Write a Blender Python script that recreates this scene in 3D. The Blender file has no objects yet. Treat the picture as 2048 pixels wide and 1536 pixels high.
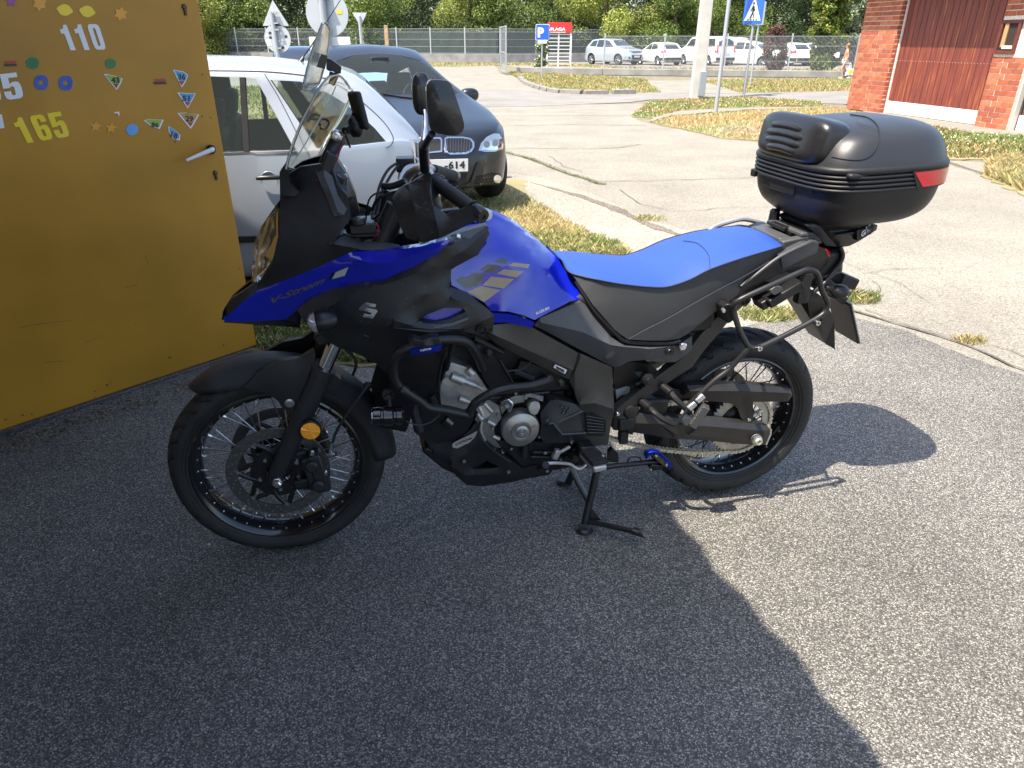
import bpy, bmesh, math, random
import numpy as np
from mathutils import Vector, Matrix, noise, geometry
from mathutils.bvhtree import BVHTree

random.seed(7)
rng = np.random.default_rng(7)
S = bpy.context.scene
COL = S.collection

# ------------------------------------------------------------------ camera
FPX, PITCH, ROLL, CAMH = 1402.5, 0.455244, 0.00246, 1.533
cp_, sp_ = math.cos(PITCH), math.sin(PITCH)
CF = Vector((0, cp_, -sp_))
_r = Vector((1, 0, 0)); _u = _r.cross(CF)
CR = _r * math.cos(ROLL) + _u * math.sin(ROLL)
CU = -_r * math.sin(ROLL) + _u * math.cos(ROLL)
CPOS = Vector((0, 0, CAMH))
cam = bpy.data.cameras.new('camera'); camo = bpy.data.objects.new('camera', cam); COL.objects.link(camo)
cam.sensor_width = 36; cam.lens = FPX / 2048 * 36; cam.clip_start = 0.05; cam.clip_end = 3000
m = Matrix((CR, CU, -CF)).transposed().to_4x4(); m.translation = CPOS
camo.matrix_world = m
S.camera = camo

# ------------------------------------------------------------------ light
SUNV = Vector((-0.40, -0.30, 1.0)).normalized()          # towards the sun
w = bpy.data.worlds.new('World'); S.world = w; w.use_nodes = True
nt = w.node_tree; bg = nt.nodes['Background']
sky = nt.nodes.new('ShaderNodeTexSky'); sky.sky_type = 'NISHITA'; sky.sun_disc = False
sky.sun_elevation = math.asin(SUNV.z); sky.sun_rotation = math.atan2(SUNV.x, SUNV.y)
sky.air_density = 1.0; sky.dust_density = 2.2; sky.ozone_density = .7; sky.altitude = 120
nt.links.new(sky.outputs[0], bg.inputs[0]); bg.inputs[1].default_value = 0.165
sl = bpy.data.lights.new('sun', 'SUN'); sl.energy = 4.6; sl.angle = math.radians(0.53); sl.color = (1, 0.905, 0.77)
so = bpy.data.objects.new('sun', sl); COL.objects.link(so)
so.rotation_euler = SUNV.to_track_quat('Z', 'Y').to_euler()
S.view_settings.view_transform = 'Standard'; S.view_settings.look = 'None'
S.view_settings.exposure = 1.33; S.view_settings.gamma = 1; S.view_settings.use_curve_mapping = False
S.cycles.max_bounces = 10; S.cycles.transparent_max_bounces = 16; S.cycles.use_denoising = True
S.cycles.caustics_reflective = False; S.cycles.caustics_refractive = False

# ------------------------------------------------------------------ pixel helpers (2048 x 1536 photo)
def ray(px, py): return CF + CR * ((px - 1024) / FPX) - CU * ((py - 768) / FPX)
def G(px, py, z=0.0):
    d = ray(px, py); t = (z - CAMH) / d.z; return CPOS + d * t
def plane_hit(px, py, p0, n):
    d = ray(px, py); return CPOS + d * ((p0 - CPOS).dot(n) / d.dot(n))
BO = Vector((-0.738218, 1.901629, 0)); YAW = 0.2234334
BX = Vector((math.cos(YAW), math.sin(YAW), 0)); BY = Vector((-math.sin(YAW), math.cos(YAW), 0))
def B(px, py, lat):
    """photo pixel on the bike's lengthwise plane `lat` metres towards the kerb side -> bike coordinates"""
    P = plane_hit(px, py, BO - BY * lat, BY) - BO
    return Vector((P.dot(BX), P.dot(BY), P.z))
def BW(v): return BO + BX * v[0] + BY * v[1] + Vector((0, 0, v[2]))

# ------------------------------------------------------------------ materials
MATS = {}
def mat(name, col=(.5, .5, .5), rough=.5, metal=0., coat=0., var=0., vscale=8., bump=0., bscale=60., spec=.5, col2=None,
        alpha=1., trans=0., ior=1.45, vdet=5., emit=None, vramp=None, attr=None, coatr=.03, rvar=0.):
    if name in MATS: return MATS[name]
    m = bpy.data.materials.new(name); m.use_nodes = True; MATS[name] = m
    n = m.node_tree.nodes; l = m.node_tree.links; b = n['Principled BSDF']
    b.inputs['Base Color'].default_value = (*col, 1); b.inputs['Roughness'].default_value = rough
    b.inputs['Metallic'].default_value = metal; b.inputs['Coat Weight'].default_value = coat
    b.inputs['Coat Roughness'].default_value = coatr
    b.inputs['Specular IOR Level'].default_value = spec; b.inputs['IOR'].default_value = ior
    b.inputs['Transmission Weight'].default_value = trans; b.inputs['Alpha'].default_value = alpha
    tc = n.new('ShaderNodeTexCoord')
    if var or col2:
        t = n.new('ShaderNodeTexNoise'); t.inputs['Scale'].default_value = vscale; t.inputs['Detail'].default_value = vdet
        l.new(tc.outputs['Object'], t.inputs['Vector'])
        r = n.new('ShaderNodeValToRGB'); l.new(t.outputs[0], r.inputs[0])
        c2 = col2 or tuple(min(1, c * (1 + var)) for c in col); c1 = col if col2 else tuple(c * (1 - var) for c in col)
        lo, hi = vramp or (.3, .7)
        r.color_ramp.elements[0].position = lo; r.color_ramp.elements[1].position = hi
        r.color_ramp.elements[0].color = (*c1, 1); r.color_ramp.elements[1].color = (*c2, 1)
        l.new(r.outputs[0], b.inputs['Base Color'])
        if rvar:
            mr = n.new('ShaderNodeMapRange'); mr.inputs['To Min'].default_value = rough - rvar; mr.inputs['To Max'].default_value = rough + rvar
            l.new(t.outputs[0], mr.inputs[0]); l.new(mr.outputs[0], b.inputs['Roughness'])
    if attr:
        a = n.new('ShaderNodeAttribute'); a.attribute_name = attr; l.new(a.outputs['Color'], b.inputs['Base Color'])
    if bump:
        t2 = n.new('ShaderNodeTexNoise'); t2.inputs['Scale'].default_value = bscale; t2.inputs['Detail'].default_value = 6
        l.new(tc.outputs['Object'], t2.inputs['Vector'])
        bp = n.new('ShaderNodeBump'); bp.inputs['Strength'].default_value = bump; bp.inputs['Distance'].default_value = .01
        l.new(t2.outputs[0], bp.inputs['Height']); l.new(bp.outputs[0], b.inputs['Normal'])
    if emit: b.inputs['Emission Color'].default_value = (*emit, 1); b.inputs['Emission Strength'].default_value = 1
    return m

def aggregate(name, stones, scale, dirt=(.09, .08, .07), bump=.5, stain=.25, rough=.9, darkpos=.30, fine=1.0, tint=None):
    """asphalt or washed concrete: individual stones from voronoi cells, big soft stains"""
    m = bpy.data.materials.new(name); m.use_nodes = True
    n = m.node_tree.nodes; l = m.node_tree.links; b = n['Principled BSDF']; b.inputs['Roughness'].default_value = rough
    b.inputs['Specular IOR Level'].default_value = .3
    tc = n.new('ShaderNodeTexCoord')
    mp = n.new('ShaderNodeMapping'); l.new(tc.outputs['Object'], mp.inputs[0])
    w1 = n.new('ShaderNodeTexNoise'); w1.inputs['Scale'].default_value = scale * .7; w1.inputs['Detail'].default_value = 2; l.new(mp.outputs[0], w1.inputs[0])
    va = n.new('ShaderNodeVectorMath'); va.operation = 'SCALE'; va.inputs['Scale'].default_value = .9 / scale; l.new(w1.outputs['Color'], va.inputs[0])
    vb = n.new('ShaderNodeVectorMath'); vb.operation = 'ADD'; l.new(mp.outputs[0], vb.inputs[0]); l.new(va.outputs[0], vb.inputs[1])
    v = n.new('ShaderNodeTexVoronoi'); v.inputs['Scale'].default_value = scale; l.new(vb.outputs[0], v.inputs[0])
    sep = n.new('ShaderNodeSeparateColor'); l.new(v.outputs['Color'], sep.inputs[0])
    r = n.new('ShaderNodeValToRGB'); l.new(sep.outputs[0], r.inputs[0])
    e = r.color_ramp.elements; e[0].position = 0; e[1].position = 1
    for i, (p, c) in enumerate(stones):
        el = e[0] if i == 0 else (e[-1] if i == len(stones) - 1 else e.new(p)); el.position = p; el.color = (*c, 1)
    dr = n.new('ShaderNodeValToRGB'); l.new(v.outputs['Distance'], dr.inputs[0])
    dr.color_ramp.elements[0].position = darkpos; dr.color_ramp.elements[1].position = .75
    dr.color_ramp.elements[0].color = (0, 0, 0, 1); dr.color_ramp.elements[1].color = (1, 1, 1, 1)
    mx = n.new('ShaderNodeMix'); mx.data_type = 'RGBA'; l.new(dr.outputs[0], mx.inputs[0]); l.new(r.outputs[0], mx.inputs[6]); mx.inputs[7].default_value = (*dirt, 1)
    st = n.new('ShaderNodeTexNoise'); st.inputs['Scale'].default_value = .9; st.inputs['Detail'].default_value = 7; st.inputs['Roughness'].default_value = .62; l.new(tc.outputs['Object'], st.inputs[0])
    sr = n.new('ShaderNodeMapRange'); sr.inputs['From Min'].default_value = .3; sr.inputs['From Max'].default_value = .7
    sr.inputs['To Min'].default_value = 1 - stain; sr.inputs['To Max'].default_value = 1 + stain * .6; l.new(st.outputs[0], sr.inputs[0])
    hs = n.new('ShaderNodeVectorMath'); hs.operation = 'SCALE'; l.new(mx.outputs[2], hs.inputs[0]); l.new(sr.outputs[0], hs.inputs['Scale'])
    l.new(hs.outputs[0], b.inputs['Base Color'])
    bp = n.new('ShaderNodeBump'); bp.inputs['Strength'].default_value = bump; bp.inputs['Distance'].default_value = .5 / scale; bp.invert = True
    l.new(v.outputs['Distance'], bp.inputs['Height']); l.new(bp.outputs[0], b.inputs['Normal'])
    return m

# ------------------------------------------------------------------ mesh helpers
def tag(o, label=None, cat=None, group=None, kind=None):
    if label: o['label'] = label
    if cat: o['category'] = cat
    if group: o['group'] = group
    if kind: o['kind'] = kind
    return o
def link(o, parent=None):
    COL.objects.link(o)
    if parent is not None: o.parent = parent
    return o
def empty(name, loc=(0, 0, 0), rz=0, parent=None):
    o = bpy.data.objects.new(name, None); o.location = loc; o.rotation_euler = (0, 0, rz); o.empty_display_size = .1
    return link(o, parent)
def mesh(name, vs, fs, angle=35):
    me = bpy.data.meshes.new(name); me.from_pydata([tuple(v) for v in vs], [], [tuple(f) for f in fs])
    if angle:
        me.polygons.foreach_set('use_smooth', [True] * len(me.polygons))
        if angle < 180: me.set_sharp_from_angle(angle=math.radians(angle))
    me.update(); return me
def obj(name, vs, fs, m=None, parent=None, angle=35, bevel=0, label=None, seg=2):
    me = mesh(name, vs, fs, angle)
    if m: me.materials.append(m)
    o = bpy.data.objects.new(name, me); link(o, parent)
    if bevel:
        bv = o.modifiers.new('bevel', 'BEVEL'); bv.width = bevel; bv.segments = seg; bv.limit_method = 'ANGLE'; bv.angle_limit = math.radians(28); bv.harden_normals = False
    if label: o['label'] = label
    return o
PIECES = {'bolt', 'caliper_bolt', 'crankcase_boss', 'engine_bolt', 'skid_bolt', 'hanger_bolt', 'mount_bolt', 'frame_bolt', 'latch', 'mortar_wall', 'fork_cap', 'cover_stud', 'disc_button', 'heel_plate_rib', 'kick_board', 'frame_clamp',
          'intake_hose', 'coolant_hose', 'post_clamp', 'gate_frame', 'side_wall', 'tail_bracket', 'rack_fitting', 'luggage_rack', 'plug_tube', 'crankcase_rib', 'cover_rib', 'inner_frame', 'engine_block', 'seat_base', 'tail_core', 'plate_arm', 'chain_slider', 'sidewall_ridge', 'niche_frame', 'sprocket_arm'}
class MB:
    def __init__(s): s.v = []; s.f = []; s.p = []
    def add(s, vs, fs):
        s.p.append((len(s.v), len(s.f))); k = len(s.v); s.v += [Vector(v) for v in vs]; s.f += [tuple(i + k for i in f) for f in fs]; return s
    def box(s, c, size, rot=None):
        c = Vector(c); hx, hy, hz = [a / 2 for a in size]; R = rot or Matrix.Identity(3)
        vs = [c + R @ Vector((x * hx, y * hy, z * hz)) for x in (-1, 1) for y in (-1, 1) for z in (-1, 1)]
        return s.add(vs, [(0, 1, 3, 2), (4, 6, 7, 5), (0, 4, 5, 1), (2, 3, 7, 6), (0, 2, 6, 4), (1, 5, 7, 3)])
    def tube(s, pts, r, n=8, caps=True, smooth=0, closed=False):
        v, f = tubegeo(pts, r, n, caps, smooth, closed); return s.add(v, f)
    def cyl(s, a, b, r, n=12, r2=None):
        v, f = tubegeo([a, b], [r, r if r2 is None else r2], n); return s.add(v, f)
    def lathe(s, prof, c=(0, 0, 0), axis='Y', n=32, a0=0, a1=2 * math.pi, rot=None):
        v, f = lathegeo(prof, c, axis, n, a0, a1, rot); return s.add(v, f)
    def mirror(s):
        k = len(s.v); s.v += [Vector((v[0], -v[1], v[2])) for v in s.v]; s.f += [tuple(i + k for i in reversed(f)) for f in s.f]; return s
    def build(s, name, m=None, parent=None, **k):
        if name in PIECES and len(s.p) > 1:
            E_ = s.p + [(len(s.v), len(s.f))]
            for (v0, f0), (v1, f1) in zip(E_, E_[1:]): o = obj(name, s.v[v0:v1], [tuple(i - v0 for i in f) for f in s.f[f0:f1]], m, parent, **k)
            return o
        return obj(name, s.v, s.f, m, parent, **k)
def catmull(P, n=6, closed=False):
    P = [Vector(p) for p in P]; N = len(P)
    if N < 3: return P
    out = []
    rngs = range(N if closed else N - 1)
    for i in rngs:
        p1, p2 = P[i], P[(i + 1) % N]
        p0 = P[i - 1] if (i > 0 or closed) else p1 * 2 - p2
        p3 = P[(i + 2) % N] if (i + 2 < N or closed) else p2 * 2 - p1
        for k in range(n):
            t = k / n
            out.append(.5 * ((2 * p1) + (p2 - p0) * t + (2 * p0 - 5 * p1 + 4 * p2 - p3) * t * t + (3 * p1 - p0 - 3 * p2 + p3) * t ** 3))
    if not closed: out.append(P[-1])
    return out
def tubegeo(pts, r, n=8, caps=True, smooth=0, closed=False):
    pts = [Vector(p) for p in pts]
    rs = list(r) if hasattr(r, '__len__') else None
    if smooth:
        if rs: 
            q = catmull([Vector((*p, rr)) for p, rr in zip(pts, rs)], smooth, closed); pts = [Vector(x[:3]) for x in q]; rs = [x[3] for x in q]
        else: pts = catmull(pts, smooth, closed)
    if not rs: rs = [r] * len(pts)
    N = len(pts); vs = []; fs = []
    T = []
    for i in range(N):
        a = pts[i - 1] if (i > 0 or closed) else pts[i]; b = pts[(i + 1) % N] if (i < N - 1 or closed) else pts[i]
        t = (b - a); T.append(t.normalized() if t.length > 1e-9 else Vector((0, 0, 1)))
    u = T[0].orthogonal().normalized()
    for i in range(N):
        u = (u - T[i] * u.dot(T[i])); u = u.normalized() if u.length > 1e-6 else T[i].orthogonal().normalized()
        w_ = T[i].cross(u)
        for k in range(n):
            a = 2 * math.pi * k / n; vs.append(pts[i] + (u * math.cos(a) + w_ * math.sin(a)) * rs[i])
    for i in range(N if closed else N - 1):
        j = (i + 1) % N
        for k in range(n):
            k2 = (k + 1) % n; fs.append((i * n + k, i * n + k2, j * n + k2, j * n + k))
    if caps and not closed:
        fs.append(tuple(range(n - 1, -1, -1))); fs.append(tuple((N - 1) * n + k for k in range(n)))
    return vs, fs
def lathegeo(prof, c=(0, 0, 0), axis='Y', n=32, a0=0, a1=2 * math.pi, rot=None):
    """prof: list of (radius, height along axis)"""
    c = Vector(c); vs = []; fs = []; full = abs(a1 - a0 - 2 * math.pi) < 1e-6; m_ = len(prof)
    N = n if full else n + 1
    for i in range(N):
        a = a0 + (a1 - a0) * i / n; ca, sa = math.cos(a), math.sin(a)
        for (r, h) in prof:
            p = Vector((r * ca, h, r * sa)) if axis == 'Y' else (Vector((h, r * ca, r * sa)) if axis == 'X' else Vector((r * ca, r * sa, h)))
            if rot: p = rot @ p
            vs.append(c + p)
    for i in range(n):
        j = (i + 1) % N
        for k in range(m_ - 1):
            fs.append((i * m_ + k, i * m_ + k + 1, j * m_ + k + 1, j * m_ + k))
    return vs, fs
def prism(outline, d0, d1):
    """outline in (x, z); extruded from y=d0 to y=d1"""
    n = len(outline); vs = [Vector((x, d0, z)) for x, z in outline] + [Vector((x, d1, z)) for x, z in outline]
    fs = [tuple(range(n)), tuple(range(2 * n - 1, n - 1, -1))] + [(i, i + n, (i + 1) % n + n, (i + 1) % n) for i in range(n)]
    return vs, fs
def tps(ctrl, vals, q):
    c = np.array(ctrl, float); v = np.array(vals, float); q = np.array(q, float)
    s = 100.; c = c / s; q = q / s; n = len(c)
    def U(r2): return np.where(r2 > 1e-12, r2 * np.log(r2 + 1e-12), 0)
    K = U(((c[:, None] - c[None]) ** 2).sum(-1)) + 1e-4 * np.eye(n)
    Pm = np.hstack([np.ones((n, 1)), c]); A = np.zeros((n + 3, n + 3)); A[:n, :n] = K; A[:n, n:] = Pm; A[n:, :n] = Pm.T
    w_ = np.linalg.lstsq(A, np.concatenate([v, [0, 0, 0]]), rcond=None)[0]
    return U(((q[:, None] - c[None]) ** 2).sum(-1)) @ w_[:n] + np.hstack([np.ones((len(q), 1)), q]) @ w_[n:]
def inside(poly, p):
    x, y = p; c = False; n = len(poly)
    for i in range(n):
        x1, y1 = poly[i]; x2, y2 = poly[i - 1]
        if (y1 > y) != (y2 > y) and x < (x2 - x1) * (y - y1) / (y2 - y1) + x1: c = not c
    return c
def tri2d(poly, inner=(), step=0, edges=(), holes=()):
    """constrained triangulation of a pixel polygon, optionally with a grid of interior points"""
    P = [Vector(p) for p in poly]; n = len(P)
    ed = [(i, (i + 1) % n) for i in range(n)]
    for h in holes:
        k = len(P); P += [Vector(p) for p in h]; ed += [(k + i, k + (i + 1) % len(h)) for i in range(len(h))]
    k0 = len(P)
    for p in inner: P.append(Vector(p))
    for a, b in edges: ed.append((k0 + a, k0 + b))
    if step:
        ip = np.array([p[:2] for p in inner]) if len(inner) else np.zeros((0, 2))
        xs = [p[0] for p in poly]; ys = [p[1] for p in poly]; x = min(xs) + step * .5; row = 0
        while x < max(xs):
            y = min(ys) + step * (.5 if row % 2 else .99)
            while y < max(ys):
                if inside(poly, (x, y)) and not any(inside(h, (x, y)) for h in holes):
                    d = min(seg_d((x, y), poly[i - 1], poly[i]) for i in range(n))
                    if d > step * .4 and (not len(ip) or ((ip - (x, y)) ** 2).sum(1).min() > (step * .62) ** 2): P.append(Vector((x, y)))
                y += step
            x += step; row += 1
    vs, _, fs, *_ = geometry.delaunay_2d_cdt(P, ed, [], 1, 1e-5)
    keep = []
    for f in fs:
        c = sum((vs[i] for i in f), Vector((0, 0))) / len(f)
        if inside(poly, c) and not any(inside(h, c) for h in holes):
            a, b, d = [vs[i] for i in f[:3]]
            ar = (b - a).cross(d - a)
            keep.append(tuple(f) if ar < 0 else tuple(reversed(f)))     # pixel y grows downwards
    return [tuple(v) for v in vs], keep
def seg_d(p, a, b):
    ax, ay = a; bx, by = b; px, py = p; dx, dy = bx - ax, by - ay; L = dx * dx + dy * dy
    t = 0 if L == 0 else max(0, min(1, ((px - ax) * dx + (py - ay) * dy) / L))
    return math.hypot(px - ax - dx * t, py - ay - dy * t)
def densify(out, step, smooth=0):
    if smooth: out = [tuple(p) for p in catmull([Vector(p) for p in out], smooth, True)]
    r = []
    for i in range(len(out)):
        a, b = out[i], out[(i + 1) % len(out)]; L = math.hypot(a[0] - b[0], a[1] - b[1]); k = max(1, int(L / step)) if step else 1
        for j in range(k): r.append(tuple(a[q] + (b[q] - a[q]) * j / k for q in range(len(a))))
    return r
def sheet(name, out, m, parent, inner=(), crease=(), relax=14, edges=(), step=0, smooth=0, skirt=.012, mirror=False, angle=30, join=False, holes=(), label=None, bevel=0, conv=None, flat=None):
    """panel traced on the bike: out/inner = (px, py, lat). step>0: smooth surface (thin-plate), else facets between the given points"""
    conv = conv or B
    if flat is not None: out = [(p[0], p[1], flat) for p in out]
    o2 = densify(out, step, smooth) if (step or smooth) else list(out)
    hs = [[(p[0], p[1]) for p in h] for h in holes]
    if crease:
        inner = list(inner); edges = list(edges)
        for c in crease:
            n0_ = len(inner)
            for a_, b_ in zip(c, c[1:]):
                k_ = max(1, int(math.hypot(a_[0] - b_[0], a_[1] - b_[1]) / (step or 8)))
                inner += [tuple(a_[q] + (b_[q] - a_[q]) * j / k_ for q in range(3)) for j in range(k_)]
            inner.append(c[-1]); edges += [(q, q + 1) for q in range(n0_, len(inner) - 1)]
    v2, fs = tri2d([p[:2] for p in o2], [p[:2] for p in inner], step, edges, hs)
    cp = [p[:2] for p in o2] + [p[:2] for p in inner]; cv = [p[2] for p in o2] + [p[2] for p in inner]
    for h in holes:
        for p in h: cp.append((p[0], p[1])); cv.append(p[2] if len(p) > 2 else flat)
    known = {(round(p[0], 3), round(p[1], 3)): v for p, v in zip(cp, cv)}
    if step and not crease: lat = tps(cp, cv, v2)
    elif step: lat = [float(np.average(cv, weights=1 / (1e-3 + (np.array(cp)[:, 0] - v[0]) ** 2 + (np.array(cp)[:, 1] - v[1]) ** 2) ** 2)) for v in v2]
    else: lat = [0] * len(v2)
    lat = [known.get((round(v[0], 3), round(v[1], 3)), la) for v, la in zip(v2, lat)]
    if step:
        nb = [set() for _ in v2]; cnt0 = {}
        for f in fs:
            for i in range(len(f)): a_, b_ = f[i], f[(i + 1) % len(f)]; nb[a_].add(b_); nb[b_].add(a_); cnt0[(a_, b_)] = 1
        fix = {a_ for (a_, b_) in cnt0 if (b_, a_) not in cnt0} | {b_ for (a_, b_) in cnt0 if (b_, a_) not in cnt0}
        if crease: fix |= {i for i, v in enumerate(v2) if (round(v[0], 3), round(v[1], 3)) in known}
        free = [i for i in range(len(v2)) if i not in fix and nb[i]]; lat = list(lat)
        for _ in range(160 if crease else relax):
            for i in free: lat[i] = sum(lat[j] for j in nb[i]) / len(nb[i])
    V = [conv(v[0], v[1], la) for v, la in zip(v2, lat)]
    F = list(fs)
    if skirt:
        cnt = {}
        for f in fs:
            for i in range(len(f)):
                a, b = f[i], f[(i + 1) % len(f)]; cnt[(a, b)] = 1
        be = [(a, b) for (a, b) in cnt if (b, a) not in cnt]; mp = {}
        for a, b in be:
            for q in (a, b):
                if q not in mp: mp[q] = len(V); V.append(V[q] + Vector((0, skirt, 0)))
            F.append((b, a, mp[a], mp[b]))
    if join:     # both halves in one mesh, meeting on the centre plane
        k = len(V); V2 = [Vector((v.x, -v.y, v.z)) for v in V]; F = F + [tuple(i + k for i in reversed(f)) for f in F]; V = V + V2
        bm = bmesh.new(); bv = [bm.verts.new(v) for v in V]
        for f in F:
            try: bm.faces.new([bv[i] for i in f])
            except ValueError: pass
        bmesh.ops.remove_doubles(bm, verts=bm.verts, dist=.0015)
        me = bpy.data.meshes.new(name); bm.to_mesh(me); bm.free()
        me.polygons.foreach_set('use_smooth', [True] * len(me.polygons)); me.set_sharp_from_angle(angle=math.radians(angle)); me.materials.append(m)
        o = bpy.data.objects.new(name, me); link(o, parent)
        if label: o['label'] = label
        return o
    o = obj(name, V, F, m, parent, angle=angle, label=label, bevel=bevel)
    if mirror:
        V2 = [Vector((v.x, -v.y, v.z)) for v in V]; o2_ = obj(name, V2, [tuple(reversed(f)) for f in F], m, parent, angle=angle, label=label, bevel=bevel)
    return o
def ptube(name, pts, r, m, parent, n=8, smooth=4, closed=False, mirror=False, label=None):
    P = [B(*p) for p in pts]
    v, f = tubegeo(P, r, n, True, smooth, closed)
    o = obj(name, v, f, m, parent, angle=50, label=label)
    if mirror: obj(name, [Vector((p.x, -p.y, p.z)) for p in v], [tuple(reversed(q)) for q in f], m, parent, angle=50, label=label)
    return o
def ell(name, c, r, m, parent, rot=None, n=20, k=12, p=1.0, label=None, cut=None):
    """superellipsoid"""
    vs = []; fs = []; R = rot or Matrix.Identity(3); c = Vector(c)
    sg = lambda x, e: math.copysign(abs(x) ** e, x)
    for i in range(k + 1):
        ph = -math.pi / 2 + math.pi * i / k
        for j in range(n):
            th = 2 * math.pi * j / n
            vs.append(c + R @ Vector((r[0] * sg(math.cos(ph), p) * sg(math.cos(th), p), r[1] * sg(math.cos(ph), p) * sg(math.sin(th), p), r[2] * sg(math.sin(ph), p))))
    for i in range(k):
        for j in range(n):
            j2 = (j + 1) % n; fs.append((i * n + j, i * n + j2, (i + 1) * n + j2, (i + 1) * n + j))
    return obj(name, vs, fs, m, parent, angle=60, label=label)
# ---- things printed or stuck on surfaces: vertices found by looking along the photo's ray onto the real surface
def bvh(objs):
    bpy.context.view_layer.update(); V = []; F = []
    for o in objs:
        k = len(V); mw = o.matrix_world; V += [mw @ v.co for v in o.data.vertices]; F += [tuple(i + k for i in p.vertices) for p in o.data.polygons]
    return BVHTree.FromPolygons(V, F)
def project(name, v2, fs, tree, m, parent, off=.0012, thick=0, label=None, angle=0, lift=None):
    """lay a pixel-space mesh on a real surface"""
    V = []; ok = []
    for p in v2:
        d = ray(p[0], p[1]).normalized(); hit, nrm, _, dist = tree.ray_cast(CPOS, d)
        if hit is None: V.append(None); continue
        if nrm.dot(d) > 0: nrm = -nrm
        V.append((hit, nrm))
    F = [f for f in fs if all(V[i] is not None for i in f)]
    if not F: return None
    for f in list(F):
        pts = [V[i][0] for i in f]
        if max((pts[i] - pts[i - 1]).length for i in range(len(pts))) > .9: F.remove(f)
    used = sorted({i for f in F for i in f}); mp = {u: i for i, u in enumerate(used)}
    bpy.context.view_layer.update(); inv = parent.matrix_world.inverted() if parent else Matrix.Identity(4)
    VV = [inv @ (V[u][0] + V[u][1] * (off + thick)) for u in used]; FF = [tuple(mp[i] for i in f) for f in F]
    if thick:
        k = len(VV); VV += [inv @ (V[u][0] + V[u][1] * (off * .3)) for u in used]
        ed = {}
        for f in FF:
            for i in range(len(f)): ed[(f[i], f[(i + 1) % len(f)])] = 1
        FF = FF + [(b, a, a + k, b + k) for (a, b) in ed if (b, a) not in ed]
    return obj(name, VV, FF, m, parent, angle=angle, label=label)
def decal(name, poly, tree, m, parent, step=14, smooth=0, holes=(), **k):
    o2 = densify([tuple(p) for p in poly], step, smooth)
    v2, fs = tri2d(o2, (), step, (), holes); return project(name, v2, fs, tree, m, parent, **k)
def text2d(s, size=1, bold=0., xs=1., shear=0., space=1.):
    cu = bpy.data.curves.new('t', 'FONT'); cu.body = s; cu.size = size; cu.offset = bold; cu.shear = shear; cu.space_character = space
    cu.resolution_u = 3; cu.fill_mode = 'FRONT'
    o = bpy.data.objects.new('t', cu); COL.objects.link(o); bpy.context.view_layer.update()
    me = o.to_mesh(); v = [(p.co.x * xs, p.co.y) for p in me.vertices]; f = [tuple(p.vertices) for p in me.polygons]
    o.to_mesh_clear(); bpy.data.objects.remove(o); bpy.data.curves.remove(cu)
    x0 = min(p[0] for p in v); y0 = min(p[1] for p in v); x1 = max(p[0] for p in v); y1 = max(p[1] for p in v)
    return [((p[0] - x0) / (x1 - x0), (p[1] - y0) / (y1 - y0)) for p in v], f
def text_px(name, s, bl, br, tl, tree, m, parent, bold=.0, shear=0., space=1., tr=None, **k):
    """text whose box has bottom-left, bottom-right and top-left corners at these pixels"""
    v, f = text2d(s, 1, bold, 1, shear, space)
    tr = tr or (br[0] + tl[0] - bl[0], br[1] + tl[1] - bl[1])
    q = [tuple((1 - a) * (1 - b) * bl[i] + a * (1 - b) * br[i] + (1 - a) * b * tl[i] + a * b * tr[i] for i in (0, 1)) for a, b in v]
    f = [t if (Vector(q[t[1]]) - Vector(q[t[0]])).cross(Vector(q[t[2]]) - Vector(q[t[0]])) < 0 else tuple(reversed(t)) for t in f]
    return project(name, q, f, tree, m, parent, **k)
def ribbon2d(pts, w_):
    """pixel polyline to a strip"""
    P = [Vector(p[:2]) for p in pts]; L = []; R_ = []
    for i, p in enumerate(P):
        t = (P[min(i + 1, len(P) - 1)] - P[max(i - 1, 0)]).normalized(); nn = Vector((-t.y, t.x)); ww = w_[i] if hasattr(w_, '__len__') else w_
        L.append(tuple(p + nn * ww / 2)); R_.append(tuple(p - nn * ww / 2))
    n = len(P); vs = L + R_; fs = [(i, i + 1, n + i + 1, n + i) for i in range(n - 1)]
    return vs, fs

BLACK = mat('satin_black_plastic', (.010, .010, .011), .36, var=.25, vscale=20, bump=.08, bscale=900)
MATTE = mat('matte_black_plastic', (.017, .0175, .019), .44, var=.2, vscale=14, bump=.1, bscale=1200)
GLOSSB = mat('gloss_black', (.008, .008, .009), .12, coat=.6)
RUBBER = mat('tyre_rubber', (.014, .0138, .0135), .62, var=.35, vscale=12, bump=.15, bscale=300)
STEEL = mat('bright_steel', (.62, .63, .65), .25, metal=1, var=.1, vscale=50)
ALU = mat('cast_aluminium', (.50, .49, .47), .42, metal=.75, var=.18, vscale=30, bump=.2, bscale=500)
CHROME = mat('chrome', (.8, .8, .82), .08, metal=1)
GREYP = mat('grey_side_cover', (.058, .059, .062), .4, var=.15, vscale=9, bump=.06, bscale=900)
FRAMEM = mat('frame_dark_grey', (.062, .058, .052), .42, metal=.4, var=.2, vscale=12)
BLUE = mat('blue_lacquer', (.005, .014, .40), .2, coat=1, coatr=.02, var=.06, vscale=5)
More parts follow.
